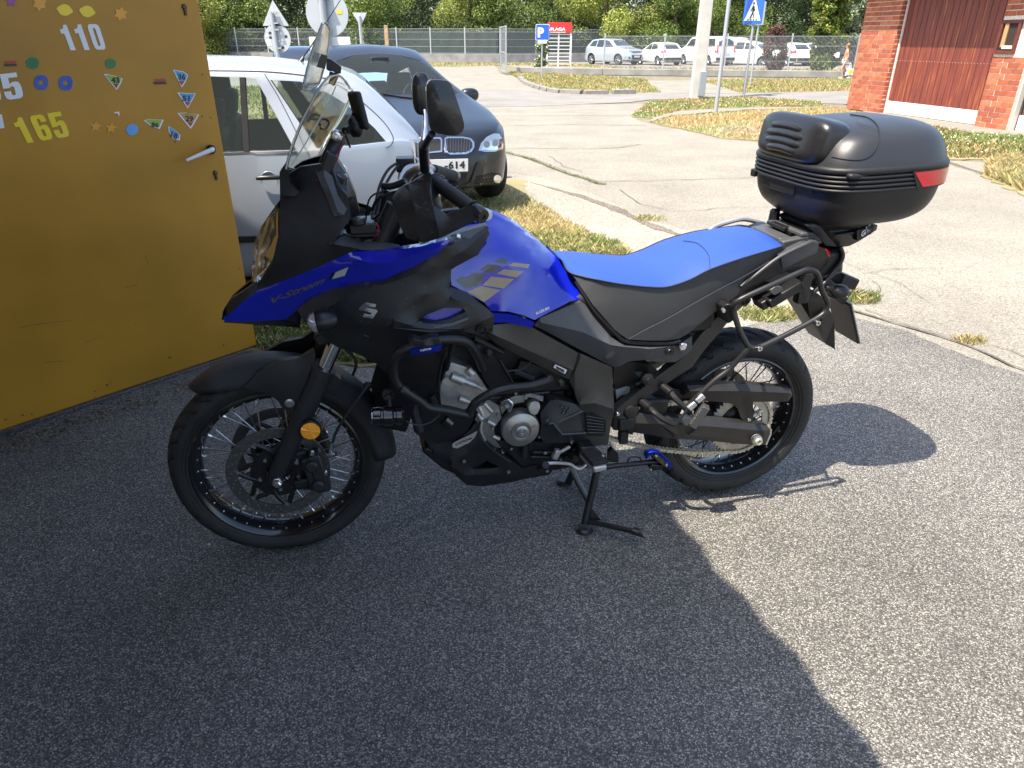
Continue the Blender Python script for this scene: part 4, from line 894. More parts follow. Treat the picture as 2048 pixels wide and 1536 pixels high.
ptube('seat_piping', [(p[0], p[1], p[2] + .001) for p in seam], .0024, mat('seam_thread', (.015, .018, .035), .6), seat, n=6, mirror=True)
ptube('seat_stitch', [(1258, 678, .169), (1290, 660, .176), (1330, 640, .179), (1390, 606, .177), (1440, 578, .173), (1490, 552, .164), (1540, 522, .15)], .0018, mat('seam_thread', (.015, .018, .035)), seat, n=6)
ptube('seat_gap', [(1152, 562, .12), (1170, 592, .14), (1188, 620, .152), (1210, 646, .16), (1232, 668, .163), (1256, 684, .163), (1330, 687, .16), (1360, 682, .158)], .006, BLACK, bike, n=6)
mb = MB(); mb.box((1.14, 0, .78), (.50, .28, .16)); mb.box((1.24, 0, .70), (.34, .24, .10)); mb.box((1.36, 0, .86), (.34, .2, .1), Matrix.Rotation(-.25, 3, 'Y')); mb.build('seat_base', BLACK, bike, bevel=.02)
# ---- sub-frame and tail
sheet('subframe_rail', [(1231, 819, .125), (1300, 765, .13), (1340, 735, .135), (1366, 716, .14), (1400, 672, .14), (1440, 628, .14), (1470, 604, .14), (1494, 586, .14), (1500, 600, .14), (1476, 622, .14), (1448, 655, .14), (1410, 700, .14), (1385, 735, .138), (1350, 757, .135), (1310, 784, .13), (1240, 834, .125), (1231, 830, .125)],
      FRAMEM, bike, skirt=.03, mirror=True, bevel=.003)
mb = MB().lathe([(0, -.012), (.005, -.012), (.009, -.007), (.011, .0)], B(1234, 826, .128), n=14); mb.build('frame_bolt', STEEL, bike)
sheet('tail_side', [(1384, 700, .13), (1412, 664, .135), (1445, 630, .14), (1462, 592, .145), (1482, 573, .148), (1520, 545, .15), (1561, 512, .15), (1609, 488, .145), (1622, 484, .14), (1652, 500, .12), (1657, 512, .11), (1655, 527, .10), (1640, 547, .10), (1600, 554, .11), (1536, 567, .13), (1497, 584, .135), (1478, 608, .135), (1440, 660, .13), (1400, 706, .125)],
      BLACK, bike, step=9, crease=[[(1462, 600, .148), (1500, 572, .152), (1560, 545, .152), (1620, 520, .13), (1654, 514, .112)]], skirt=.05, mirror=True, angle=22)
ptube('grab_rail', [(1482, 573, .155), (1520, 543, .158), (1560, 513, .16), (1609, 489, .155), (1622, 484, .14), (1640, 484, .11)], .0055, GREYP, bike, n=8, smooth=3)
sheet('tail_panel', [(1520, 562, .146), (1553, 543, .15), (1580, 546, .142), (1600, 552, .13), (1560, 566, .14)], GREYP, bike, skirt=.01)
sheet('grab_rail_flank', [(1561, 512, .158), (1609, 488, .155), (1640, 482, .13), (1634, 506, .13), (1600, 522, .145), (1565, 540, .15)], mat('rack_plastic', (.05, .054, .06), .35, var=.2, vscale=10), bike, skirt=.03, angle=20, bevel=.002)
TAILR = mat('tail_lamp_red', (.62, .008, .012), .12, coat=1)
sheet('tail_lamp', [(1644, 500, .10), (1652, 497, .10), (1668, 509, .09), (1665, 520, .09), (1657, 531, .09), (1646, 530, .10)], TAILR, bike, inner=[(1660, 513, .10)], skirt=.19, angle=12)
mb = MB(); mb.box((1.66, 0, .86), (.36, .2, .09), Matrix.Rotation(-.2, 3, 'Y')); mb.box((1.55, 0, .93), (.30, .24, .03), Matrix.Rotation(-.2, 3, 'Y')); mb.build('tail_core', BLACK, bike, bevel=.015)
GRAB = mat('grab_handle_silver', (.42, .43, .45), .35, metal=.6)
v, f = tubegeo([B(*p) for p in ((1410, 474, -.13), (1426, 456, -.155), (1452, 446, -.165), (1480, 439, -.165), (1499, 440, -.165), (1522, 446, -.16), (1540, 453, -.15), (1548, 461, -.13))], .008, 8, smooth=4); obj('grab_handle', v, f, GRAB, bike)
sheet('grab_handle_skirt', [(1421, 476, -.14), (1432, 461, -.15), (1480, 450, -.16), (1500, 452, -.16), (1536, 460, -.15), (1532, 470, -.14), (1500, 460, -.15), (1478, 460, -.15), (1452, 468, -.15)], BLACK, bike, skirt=.01)
# rack + monokey plate
mb = MB(); mb.box((1.77, 0, .992), (.22, .20, .016), Matrix.Rotation(-.03, 3, 'Y'))
for y in (-.085, .085): mb.box((1.68, y, .972), (.16, .03, .026), Matrix.Rotation(-.15, 3, 'Y'))
mb.box((1.625, 0, .968), (.05, .16, .02)); mb.build('luggage_rack', GREYP, bike, bevel=.005)
sheet('top_case_plate', [(1615, 453, .09), (1628, 448, .10), (1642, 456, .115), (1672, 470, .125), (1717, 462, .12), (1755, 450, .10), (1753, 460, .09), (1717, 483, .09), (1699, 492, .085), (1678, 495, .085), (1651, 492, .085), (1640, 480, .085), (1630, 468, .085)],
      BLACK, bike, inner=[(1672, 493, .088), (1700, 470, .122)], skirt=.17, angle=14)
sheet('plate_corner', [(1615, 451, .11), (1628, 448, .115), (1643, 456, .125), (1674, 493, .10), (1652, 491, .095), (1634, 470, .105)], GREYP, bike, inner=[(1632, 455, .12)], skirt=.02, angle=12)
v, f = lathegeo([(0, .04), (.012, .04), (.0165, .035), (.018, 0), (.021, -.002), (.021, -.02), (0, -.02)], B(1547, 442, -.09), 'Z', 20); obj('rubber_buffer', v, f, BLACK, bike)
mb = MB(); mb.box(B(1566, 452, -.02), (.05, .09, .014)); mb.box(B(1590, 462, .02), (.06, .05, .02)); mb.cyl(B(1570, 452, .0), B(1572, 470, .0), .014, 10); mb.build('rack_fitting', BLACK, bike, bevel=.003)
ptube('rack_strut', [(1680, 494, .10), (1685, 508, .105), (1683, 520, .108), (1672, 538, .11), (1647, 568, .115), (1625, 585, .12)], .0075, CB, bike, n=10, mirror=True)
# ---- pannier frame
PF = [(1467, 620, .22), (1468, 610, .225), (1474, 603, .23), (1490, 594, .235), (1530, 576, .24), (1568, 559, .24), (1605, 542, .24), (1618, 539, .24), (1630, 543, .24), (1637, 554, .24), (1641, 570, .24), (1645, 584, .24), (1652, 598, .24), (1655, 608, .24), (1651, 622, .24), (1636, 635, .24), (1600, 655, .24), (1567, 672, .24), (1530, 690, .24), (1512, 697, .24), (1499, 694, .238), (1490, 682, .235), (1477, 655, .23)]
ptube('pannier_frame', PF, .0088, CB, bike, n=12, closed=True, mirror=True, smooth=5)
ptube('pannier_frame_stay', [(1498, 694, .238), (1488, 706, .236), (1472, 724, .23), (1457, 740, .225), (1430, 760, .22), (1400, 788, .215), (1376, 812, .21)], .0085, CB, bike, n=10, mirror=True)
sheet('stay_bracket', [(1396, 793, .222), (1408, 790, .222), (1412, 798, .222), (1392, 812, .22), (1384, 822, .22), (1372, 826, .22), (1368, 818, .22), (1380, 806, .22)], CB, bike, skirt=.008)
mb = MB()
for p in ((1400, 797, .226), (1384, 812, .225)): mb.box(B(*p), (.03, .012, .02), Matrix.Rotation(-.75, 3, 'Y'))
mb.build('frame_clamp', GRAB, bike, bevel=.003)
sheet('frame_mount', [(1444, 614, .2), (1456, 608, .21), (1472, 612, .215), (1470, 640, .205), (1458, 648, .2), (1446, 640, .19)], BLACK, bike, skirt=.08, bevel=.004)
mb = MB().lathe([(0, -.006), (.006, -.005), (.008, .004)], B(1447, 621, .205), n=12)
for p in ((1518, 696, .252), (1634, 645, .252)): mb.lathe([(.003, .004), (.003, -.008), (.008, -.008), (.0095, -.003), (.0095, .006)], B(*p), n=14)
mb.build('frame_bolt', STEEL, bike)
mb = MB()
for p in ((1600, 560, .12), (1490, 610, .13)): mb.cyl(B(*p), B(p[0] + 8, p[1] - 10, .235), .007, 8)
mb.box(B(1560, 582, .15), (.12, .08, .03), Matrix.Rotation(-.5, 3, 'Y')); mb.box(B(1528, 600, .14), (.05, .06, .03), Matrix.Rotation(-.5, 3, 'Y')); mb.box(B(1605, 575, .13), (.04, .03, .10)); mb.build('tail_bracket', BLACK, bike, bevel=.004)
sheet('lock_tab', [(1541, 580, .2), (1552, 572, .2), (1564, 574, .2), (1566, 582, .2), (1550, 591, .2), (1542, 587, .2)], GREYP, bike, skirt=.03, bevel=.002)
# ---- hugger flap, number plate carrier, rear indicators
sheet('mud_flap', [(1585, 578, .06), (1612, 572, .08), (1640, 590, .08), (1655, 610, .08), (1669, 640, .07), (1670, 699, .06), (1650, 687, .055), (1620, 638, .055), (1597, 600, .055)], BLACK, bike, inner=[(1640, 650, .085), (1615, 600, .085)], skirt=.10, angle=20)
pc = empty('number_plate_carrier', (0, 0, 0), 0, bike)
mb = MB(); c0 = B(1679, 604, 0); c1 = B(1693, 668, 0); d = (c1 - c0); ang = math.atan2(d.x, -d.z)
Rp = Matrix.Rotation(-ang, 3, 'Y'); cc = (c0 + c1) / 2; mb.box(cc, (.008, .13, .165), Rp)
mb.build('plate_holder', BLACK, pc, bevel=.003)
mb = MB(); mb.box(cc + Rp @ Vector((.007, 0, 0)), (.003, .12, .155), Rp); mb.build('number_plate', mat('plate_white', (.75, .75, .73), .35), pc, bevel=.001)
mb = MB(); mb.tube([cc + Rp @ Vector((.004, y, z)) for y, z in ((-.066, -.084), (-.066, .084), (.066, .084), (.066, -.084))], .0022, 6, closed=True); mb.build('plate_frame', GRAB, pc)
mb = MB(); mb.box(B(1655, 575, 0), (.12, .1, .05), Matrix.Rotation(.5, 3, 'Y')); mb.box(B(1680, 556, 0), (.07, .11, .04), Matrix.Rotation(.35, 3, 'Y')); mb.build('plate_arm', BLACK, pc, bevel=.006)
for s in (1, -1):
    ind = empty('indicator', (0, 0, 0), 0, bike); c = B(1664, 581, .13); c.y *= s; e = B(1707, 589, .13); e.y *= s; d = (e - c).normalized(); q = d.to_track_quat('X', 'Z').to_matrix()
    v, f = lathegeo([(0, 0), (.012, .001), (.020, .009), (.0245, .022), (.0255, .034), (.0235, .046), (.017, .055), (.007, .0595), (0, .06)], c, 'X', 24, rot=q); obj('indicator_body', v, f, BLACK, ind, angle=50)
    v, f = tubegeo([c + Vector((-.05, -.09 * s * -1 * -1 * .0 + .07 * s, .02)), c + Vector((-.02, .03 * s, .008)), c + Vector((.012, 0, 0))], .012, 10); obj('indicator_stalk', v, f, BLACK, ind)
    mb = MB().lathe([(0, -.002), (.003, -.001), (.003, .003)], c + d * .045 + Vector((0, -.022 * s, -.006)), n=8); mb.build('screw', STEEL, ind)
# ---- swingarm, chain guard, chain
SWA = mat('swingarm_dark', (.04, .038, .036), .38, metal=.5, var=.15, vscale=14)
sheet('swingarm', [(1228, 832, .12), (1256, 822, .122), (1271, 824, .124), (1318, 833, .13), (1370, 837, .134), (1422, 841, .136), (1480, 846, .138), (1533, 851, .138), (1541, 858, .138), (1541, 868, .138), (1531, 890, .138), (1480, 888, .137), (1422, 882, .135), (1348, 877, .13), (1274, 866, .125), (1227, 860, .12)],
      SWA, bike, inner=[(1256, 846, .13), (1320, 848, .142), (1422, 853, .148), (1528, 862, .15), (1350, 868, .142), (1527, 884, .148)], edges=[(0, 1), (1, 2), (2, 3), (4, 5)], skirt=.035, mirror=True, angle=12)
mb = MB(); mb.box((1.22, 0, .42), (.10, .22, .09), Matrix.Rotation(.1, 3, 'Y')); mb.cyl((1.13, -.13, .44), (1.13, .13, .44), .03, 16); mb.build('swingarm_bridge', SWA, bike, bevel=.01)
sheet('arm_clip', [(1256, 822, .13), (1272, 822, .13), (1271, 850, .134), (1266, 870, .132), (1256, 868, .13), (1254, 846, .132)], BLACK, bike, skirt=.01, bevel=.002)
IVO = mat('anodised_pale_steel', (.5, .49, .42), .4, metal=.5)
sheet('axle_plate', [(1499, 862, .146), (1505, 861, .147), (1523, 866, .148), (1520, 886, .148), (1506, 886, .147), (1496, 880, .146), (1493, 876, .146)], IVO, bike, skirt=.01, bevel=.002)
mb = MB().lathe([(0, -.012), (.006, -.018), (.0065, -.023), (.012, -.023), (.014, -.018), (.014, -.012), (.0185, -.010), (.019, .002)], B(1512, 878, .155), n=24); mb.build('axle_nut', IVO, bike)
sheet('chain_adjuster', [(1533, 851, .14), (1537, 852, .14), (1544, 859, .14), (1543, 869, .14), (1534, 890, .14), (1531, 889, .14), (1540, 868, .14), (1540, 859, .14)], STEEL, bike, skirt=.02)
sheet('chain_guard', [(1366, 792, .11), (1374, 771, .11), (1400, 770, .112), (1492, 768, .115), (1581, 777, .115), (1585, 791, .117), (1576, 803, .117), (1506, 804, .12), (1507, 845, .12), (1498, 848, .12), (1488, 845, .12), (1481, 834, .12), (1476, 818, .12), (1466, 808, .12), (1445, 804, .12), (1424, 803, .118), (1385, 800, .115)],
      SWA, bike, inner=[(1380, 782, .125), (1480, 782, .13), (1580, 786, .125)], edges=[(0, 1), (1, 2)], skirt=.03, angle=12)
mb = MB().lathe([(0, -.005), (.006, -.004), (.0075, .002)], B(1498, 840, .125), n=10); mb.build('guard_bolt', STEEL, bike)
# sprocket
AX = Vector((1.56, -.092, .326)); SPR = .114
mb = MB(); vs = []; NT = 47; ro = []
for i in range(NT * 4):
    a = 2 * math.pi * i / (NT * 4); r = SPR + (.005 if i % 4 in (0, 1) else -.003); ro.append((r * math.cos(a), r * math.sin(a)))
for i in range(NT * 4): vs.append(Vector((ro[i][0], -.0035, ro[i][1])))
for i in range(NT * 4): a = 2 * math.pi * i / (NT * 4); vs.append(Vector((.083 * math.cos(a), -.0035, .083 * math.sin(a))))
K = NT * 4; vs += [v + Vector((0, .007, 0)) for v in vs]; fs = []
for i in range(K):
    j = (i + 1) % K; fs += [(i, j, K + j, K + i), (2 * K + i, 3 * K + i, 3 * K + j, 2 * K + j), (i, 2 * K + i, 2 * K + j, j), (K + i, K + j, 3 * K + j, 3 * K + i)]
SPM = mat('sprocket_steel', (.42, .40, .35), .4, metal=.7, var=.2, vscale=30)
obj('sprocket', [AX + v for v in vs], fs, SPM, bike, angle=30)
mb = MB()
for i in range(5):
    a = 2 * math.pi * i / 5 + .5; mb.tube([AX + Vector((.045 * math.cos(a), 0, .045 * math.sin(a))), AX + Vector((.09 * math.cos(a), 0, .09 * math.sin(a)))], .009, 8)
    mb.lathe([(0, -.012), (.006, -.011), (.008, -.002)], AX + Vector((.07 * math.cos(a), 0, .07 * math.sin(a))), n=10)
mb.build('sprocket_arm', SPM, bike)
mb = MB().lathe([(0, -.02), (.05, -.02), (.066, -.008), (.068, .01), (.066, .04), (.05, .05), (0, .05)], AX + Vector((0, .02, 0)), n=32)
for k in range(14):
    a = 2 * math.pi * k / 14; mb.box(AX + Vector((.064 * math.cos(a), .03, .064 * math.sin(a))), (.012, .05, .004), Matrix.Rotation(-a, 3, 'Y'))
mb.build('cush_drive_hub', BLACK, bike)
# chain path: sprocket arc + straight runs to the small front sprocket
FSX = Vector((1.02, -.092, .395)); rf = .038
def tang(sign):
    d = AX - FSX; L = math.hypot(d.x, d.z); base = math.atan2(d.z, d.x); off = math.acos((SPR - rf) / L)
    return base + math.pi - sign * off
aT, aB = tang(1), tang(-1)
pts = []
at = lambda c, r, a: Vector((c.x + r * math.cos(a), c.y, c.z + r * math.sin(a)))
aB_ = aB
a_top = aT; a_bot = aB
if at(AX, SPR, a_top).z < at(AX, SPR, a_bot).z: a_top, a_bot = a_bot, a_top
path = [at(FSX, rf, a_top)]
a0 = a_top % (2 * math.pi); a1 = a_bot % (2 * math.pi) - 2 * math.pi
for k in range(40): path.append(at(AX, SPR, a0 + (a1 - a0) * k / 39))
lowe = at(FSX, rf, a_bot)
b0 = path[-1]
for k in range(1, 12):
    t = k / 12; p = b0.lerp(lowe, t); p.z -= .030 * 4 * t * (1 - t); path.append(p)
path.append(lowe)
b0 = a_bot; 
for k in range(1, 8): path.append(at(FSX, rf, a_bot + ((a_top + 2 * math.pi - a_bot) % (2 * math.pi) - 2 * math.pi) * k / 8))
seglen = [(b - a).length for a, b in zip(path, path[1:] + path[:1])]; TOT = sum(seglen); NL = int(round(TOT / .0159)); NL += NL % 2; pitch = TOT / NL
def alongp(s):
    s %= TOT
    for i, L in enumerate(seglen):
        if s <= L: return path[i].lerp(path[(i + 1) % len(path)], s / L)
        s -= L
    return path[0]
CHN = mat('chain_steel', (.52, .46, .34), .45, metal=.35, var=.25, vscale=80)
def linkmesh(hy):
    mb = MB(); P = []
    for k in range(9): a = math.pi / 2 + math.pi * k / 8; P.append((-.008 + .0066 * math.cos(a), .0074 * math.sin(a)))
    P.append((0, -.0042))
    for k in range(9): a = -math.pi / 2 + math.pi * k / 8; P.append((.008 + .0066 * math.cos(a), .0074 * math.sin(a)))
    P.append((0, .0042))
    for s in (-1, 1): mb.add(*prism(P, s * hy - .001, s * hy + .001))
    for x in (-.008, .008): mb.lathe([(0, -hy - .003), (.0026, -hy - .003), (.0026, hy + .003), (0, hy + .003)], (x, 0, 0), n=8)
    return mesh('link', mb.v, mb.f, 35)
lmA, lmB = linkmesh(.0085), linkmesh(.0062)
for q in (lmA, lmB): q.materials.append(CHN)
chain = empty('chain', (0, 0, 0), 0, bike)
for i in range(NL):
    p, q = alongp(i * pitch), alongp((i + 1) * pitch); c = (p + q) / 2; o = bpy.data.objects.new('chain_link', lmA if i % 2 else lmB); o.location = c
    o.rotation_euler = (0, -math.atan2(q.z - p.z, q.x - p.x), 0); link(o, chain)
# chain slider, small misc round the pivot
mb = MB(); mb.box(B(1246, 872, .10), (.03, .03, .05)); mb.box(B(1250, 846, .12), (.05, .03, .04)); mb.build('chain_slider', RUBBER, bike, bevel=.004)
mb = MB(); mb.lathe([(0, -.022), (.009, -.022), (.010, -.016), (.016, -.015), (.016, -.006), (.02, -.005), (.02, .01), (0, .01)], B(1294, 757, .15), n=22); mb.build('preload_knob', BLACK, bike)
sheet('knob_bracket', [(1270, 744, .13), (1284, 745, .135), (1306, 758, .14), (1306, 768, .14), (1292, 772, .135), (1284, 762, .132)], GREYP, bike, skirt=.01)
mb = MB(); mb.cyl((1.16, -.02, .44), (1.10, -.02, .70), .032, 18); v, f = tubegeo([Vector((1.16 - .06 * t + .036 * math.cos(t * 44), -.02 + .036 * math.sin(t * 44), .44 + .26 * t)) for t in np.linspace(0, 1, 90)], .006, 6); mb.add(v, f); mb.build('rear_shock', BLACK, bike)
sheet('overflow_bottle', [(1217, 736, .10), (1225, 738, .10), (1228, 752, .10), (1226, 768, .10), (1218, 766, .1)], mat('cream_plastic', (.55, .5, .38), .5), bike, skirt=.03)
sheet('battery_panel', [(1230, 765, .06), (1260, 775, .06), (1256, 800, .06), (1234, 800, .06)], mat('pale_label', (.5, .52, .54), .4), bike, skirt=.01)
sheet('hugger', [(1300, 790, .07), (1330, 776, .08), (1378, 780, .09), (1384, 800, .09), (1368, 816, .09), (1330, 818, .08), (1306, 808, .07)], BLACK, bike, skirt=.12)
mb = MB(); mb.cyl((1.10, .16, .38), (1.52, .20, .60), .055, 24, .062); mb.cyl((1.52, .20, .60), (1.60, .205, .64), .062, 24, .045); mb.build('exhaust_silencer', mat('silencer_steel', (.5, .47, .4), .3, metal=.9), bike)
mb = MB(); mb.tube([(.62, .10, .36), (.80, .14, .28), (1.0, .15, .32), (1.12, .16, .39)], .022, 12, smooth=4); mb.build('exhaust_pipe', mat('silencer_steel', (.5, .47, .4)), bike)
# ---- passenger peg bracket + pegs
for s in (1, -1):
    R_ = empty('passenger_footrest', (0, 0, 0), 0, bike)
    def T(p, r, n=10, sm=4, nm='footrest_tube', mm=CB):
        P = [B(*q) for q in p]; P = [Vector((q.x, q.y * s, q.z)) for q in P]; v, f = tubegeo(P, r, n, smooth=sm); obj(nm, v, f, mm, R_)
    T([(1339, 781, .165), (1350, 796, .195), (1366, 812, .21), (1380, 826, .21)], .0095)
    T([(1297, 813, .155), (1310, 826, .19), (1326, 838, .205), (1345, 847, .21), (1362, 850, .21)], .0095)
    T([(1326, 773, .14), (1343, 786, .178)], .014, 16, 0, 'footrest_boss', BLACK); T([(1284, 803, .13), (1300, 816, .17)], .014, 16, 0, 'footrest_boss', BLACK)
    T([(1394, 790, .222), (1380, 812, .222), (1360, 838, .22), (1352, 852, .22)], .004, 6, 3, 'footrest_strap')
    T([(1376, 862, .22), (1390, 852, .235)], .016, 14, 0, 'footrest_pivot', BLACK)
    mb = MB(); p0 = B(1385, 852, .232); p1 = B(1413, 812, .245); d = p1 - p0; q = d.to_track_quat('X', 'Z').to_matrix(); mb.box((p0 + p1) / 2, (d.length, .03, .022), q)
    for k in range(9): mb.box(p0 + d * (.12 + .1 * k) + q @ Vector((0, 0, .012)), (.0035, .032, .006), q)
    mb.v = [Vector((v.x, v.y * s, v.z)) for v in mb.v]
    mb.build('footrest_peg', mat('peg_alloy', (.13, .13, .13), .4, metal=.7), R_, bevel=.002)
    mb = MB()
    for p in ((1344, 787, .178), (1301, 817, .17)): mb.lathe([(.003, .004), (.003, -.004), (.0065, -.004), (.0075, .002)], B(*p), n=12)
    mb.v = [Vector((v.x, v.y * s, v.z)) for v in mb.v]; mb.build('bolt', STEEL, R_)
# ---- rider peg, gear lever, stands
for s in (1, -1):
    R_ = empty('rider_footrest', (0, 0, 0), 0, bike); mb = MB(); p0 = B(1172, 908, .20); p1 = B(1200, 936, .285)
    d = p1 - p0; q = Matrix.Rotation(math.radians(8), 3, 'Z')
    mb.box((p0 + p1) / 2, (.045, abs(d.y) + .02, .02), q); mb.v = [Vector((v.x, v.y * s, v.z)) for v in mb.v]; mb.build('footrest_base', ALU, R_, bevel=.005)
    mb = MB(); mb.box((p0 + p1) / 2 + Vector((0, .0, .014)), (.048, abs(d.y) + .0, .014), q)
    for k in range(9): mb.box((p0 + p1) / 2 + q @ Vector((0, (-.045 + .0105 * k), .022)), (.046, .004, .006), q)
    mb.v = [Vector((v.x, v.y * s, v.z)) for v in mb.v]; mb.build('footrest_rubber', RUBBER, R_, bevel=.002)
    mb = MB(); mb.box(B(1170, 900, .17), (.05, .05, .05)); mb.v = [Vector((v.x, v.y * s, v.z)) for v in mb.v]; mb.build('footrest_hinge', BLACK, R_, bevel=.006)
sheet('footrest_hanger', [(1150, 896, .14), (1165, 892, .14), (1192, 894, .14), (1212, 912, .14), (1218, 926, .14), (1200, 934, .14), (1170, 936, .14), (1152, 926, .14), (1124, 920, .14)], BLACK, bike, skirt=.02, mirror=True, bevel=.003)
mb = MB()
for p in ((1188, 900), (1205, 911), (1122, 921), (1125, 940), (1143, 884)): mb.lathe([(0, -.007), (.005, -.006), (.0075, 0)], B(*p, .152), n=12)
mb.build('hanger_bolt', STEEL, bike)
gl = empty('gear_lever', (0, 0, 0), 0, bike)
def T2(p, r, nm, mm, n=10, sm=4): v, f = tubegeo([B(*q) for q in p], r, n, smooth=sm); obj(nm, v, f, mm, gl)
T2([(1090, 927, .175), (1112, 926, .175), (1138, 928, .17), (1150, 935, .165), (1160, 937, .165), (1172, 929, .16)], .0058, 'lever_arm', ALU)
T2([(1080, 936, .16), (1092, 930, .23)], .0115, 'lever_rubber', RUBBER, 14, 0)
T2([(1108, 908, .15), (1122, 903, .15), (1140, 893, .15)], .006, 'linkage_rod', ALU)
mb = MB(); mb.box(B(1112, 908, .15), (.02, .02, .035), Matrix.Rotation(.4, 3, 'Y')); mb.build('linkage_clamp', ALU, gl, bevel=.003)
mb = MB(); mb.cyl(B(1140, 905, .13), B(1152, 918, .17), .014, 14); mb.build('side_stand_switch', BLACK, bike)
sheet('brake_light_bracket', [(1218, 905, .12), (1226, 897, .12), (1236, 906, .12), (1237, 925, .12), (1218, 924, .12)], BLACK, bike, skirt=.02)
cs = empty('centre_stand', (0, 0, 0), 0, bike)
def T3(p, r, nm='stand_tube', n=12, sm=0, mm=CB): v, f = tubegeo([B(*q) for q in p], r, n, smooth=sm); obj(nm, v, f, mm, cs, angle=50)
nf = B(1169, 1051, .15); ff = B(1127, 982, -.15)
T3([(1194, 940, .11), (1184, 985, .125), (1177, 1012, .135), (1170, 1047, .15)], .0135)
T3([(1148, 938, -.11), (1140, 958, -.125), (1127, 979, -.15)], .0135)
T3([(1146, 942, -.10), (1158, 968, -.01), (1178, 1003, .135)], .0125)
for c in (nf, ff): v, f = lathegeo([(0, .012), (.022, .012), (.03, .006), (.032, -.002), (0, -.002)], Vector((c.x, c.y, .003)), 'Z', 20); obj('stand_foot', v, f, CB, cs)
T3([(1172, 1042, .15), (1205, 1048, .19), (1240, 1056, .23), (1269, 1062, .262)], .0105, 'stand_lever')
v, f = tubegeo([B(1266, 1061, .26), B(1275, 1064, .27), B(1288, 1075, .28)], [.014, .014, .002], 10); obj('lever_tip', v, f, CB, cs)
sheet('stand_gusset', [(1181, 1014, .138), (1190, 1024, .15), (1202, 1040, .17), (1206, 1048, .185), (1176, 1042, .15)], CB, cs, skirt=.006)
ss = empty('side_stand', (0, 0, 0), 0, bike)
v, f = tubegeo([B(1200, 936, .12), B(1232, 931, .125), B(1290, 925, .13), B(1316, 923, .132)], .0095, 12); obj('stand_arm', v, f, CB, ss)
v, f = tubegeo([B(1256, 926, .14), B(1258, 916, .14), B(1272, 914, .14), B(1281, 917, .14), B(1284, 924, .14)], .003, 8, smooth=3); obj('stand_hook', v, f, CB, ss)
sheet('stand_foot', [(1308, 912, .16), (1316, 908, .16), (1338, 926, .16), (1336, 938, .16), (1326, 932, .16), (1312, 920, .16)], GLOSSB, ss, skirt=.04, bevel=.002)
sheet('foot_extender', [(1291, 913, .15), (1297, 905, .155), (1309, 903, .16), (1322, 906, .165), (1342, 925, .17), (1343, 936, .17), (1338, 941, .168), (1337, 930, .168), (1320, 911, .163), (1308, 908, .158), (1298, 912, .155), (1293, 920, .15)], SBL, ss, skirt=.02, bevel=.0015)
sheet('foot_plate', [(1298, 935, .15), (1306, 930, .15), (1326, 932, .155), (1324, 940, .155), (1302, 942, .15)], GLOSSB, ss, skirt=.02, bevel=.0015)
mb = MB()
for p in ((1312, 912), (1333, 930), (1301, 939)): mb.lathe([(0, -.004), (.004, -.003), (.005, .001)], B(*p, .164), n=10)
mb.build('bolt', STEEL, ss)
# ---- handlebar, controls, hand guards, mirrors
hb = empty('handlebar', (0, 0, 0), 0, bike)
def TH(p, r, nm, mm, n=12, sm=5, par=hb): v, f = tubegeo([B(*q) for q in p], r, n, smooth=sm); return obj(nm, v, f, mm, par, angle=50)
TH([(866, 362, .25), (856, 346, .2), (843, 336, .14), (828, 340, .08), (816, 352, .04), (806, 372, 0), (806, 360, -.05), (818, 338, -.13), (850, 335, -.24), (885, 345, -.33), (908, 352, -.38)], .0125, 'bar_tube', GRAB)
gp0, gp1 = B(868, 362, .255), B(945, 418, .385)
d = gp1 - gp0; L = d.length; prof = []
for k in range(24): t = k / 23; prof += [(.0175 - (.0013 if k % 2 else 0), L * t)]
q = d.to_track_quat('Y', 'Z').to_matrix(); v, f = lathegeo([(.012, 0), (.021, 0), (.021, .006), (.018, .008)] + prof[2:-1] + [(.020, L - .004), (.020, L), (.01, L)], gp0, 'Y', 20, rot=q); obj('grip', v, f, RUBBER, hb, angle=25)
v, f = lathegeo([(0, -.002), (.0165, -.002), (.018, .004), (.0185, .028), (.0165, .035), (.006, .036), (.006, .033), (0, .033)], gp1 + d.normalized() * .006, 'Y', 22, rot=q); obj('bar_weight', v, f, BLACK, hb, angle=30)
TH([(866, 340, -.28), (885, 345, -.33), (908, 352, -.38)], .018, 'grip', RUBBER); TH([(905, 351, -.385), (915, 354, -.395)], .0165, 'bar_weight', mat('bronze_end', (.35, .25, .15), .3, metal=.9))
mb = MB(); c = B(868, 368, .235); mb.box(c, (.04, .05, .045), Matrix.Rotation(.5, 3, 'Z')); mb.box(c + Vector((-.02, .0, .02)), (.03, .03, .02)); mb.build('switch_pod', BLACK, hb, bevel=.007)
mb = MB(); mb.tube([B(880, 366, .27), B(902, 380, .31), B(930, 396, .35)], .006, 8, smooth=3); mb.build('clutch_lever', BLACK, hb)
mb = MB(); c = B(811, 328, -.2); mb.box(c, (.055, .06, .04), Matrix.Rotation(-.1, 3, 'Z')); mb.build('brake_reservoir', BLACK, hb, bevel=.003)
mb = MB(); mb.box(B(842, 326, -.2), (.03, .04, .03)); mb.cyl(B(802, 344, -.18), B(800, 360, -.18), .008, 10); mb.build('master_cylinder', ALU, hb, bevel=.003)
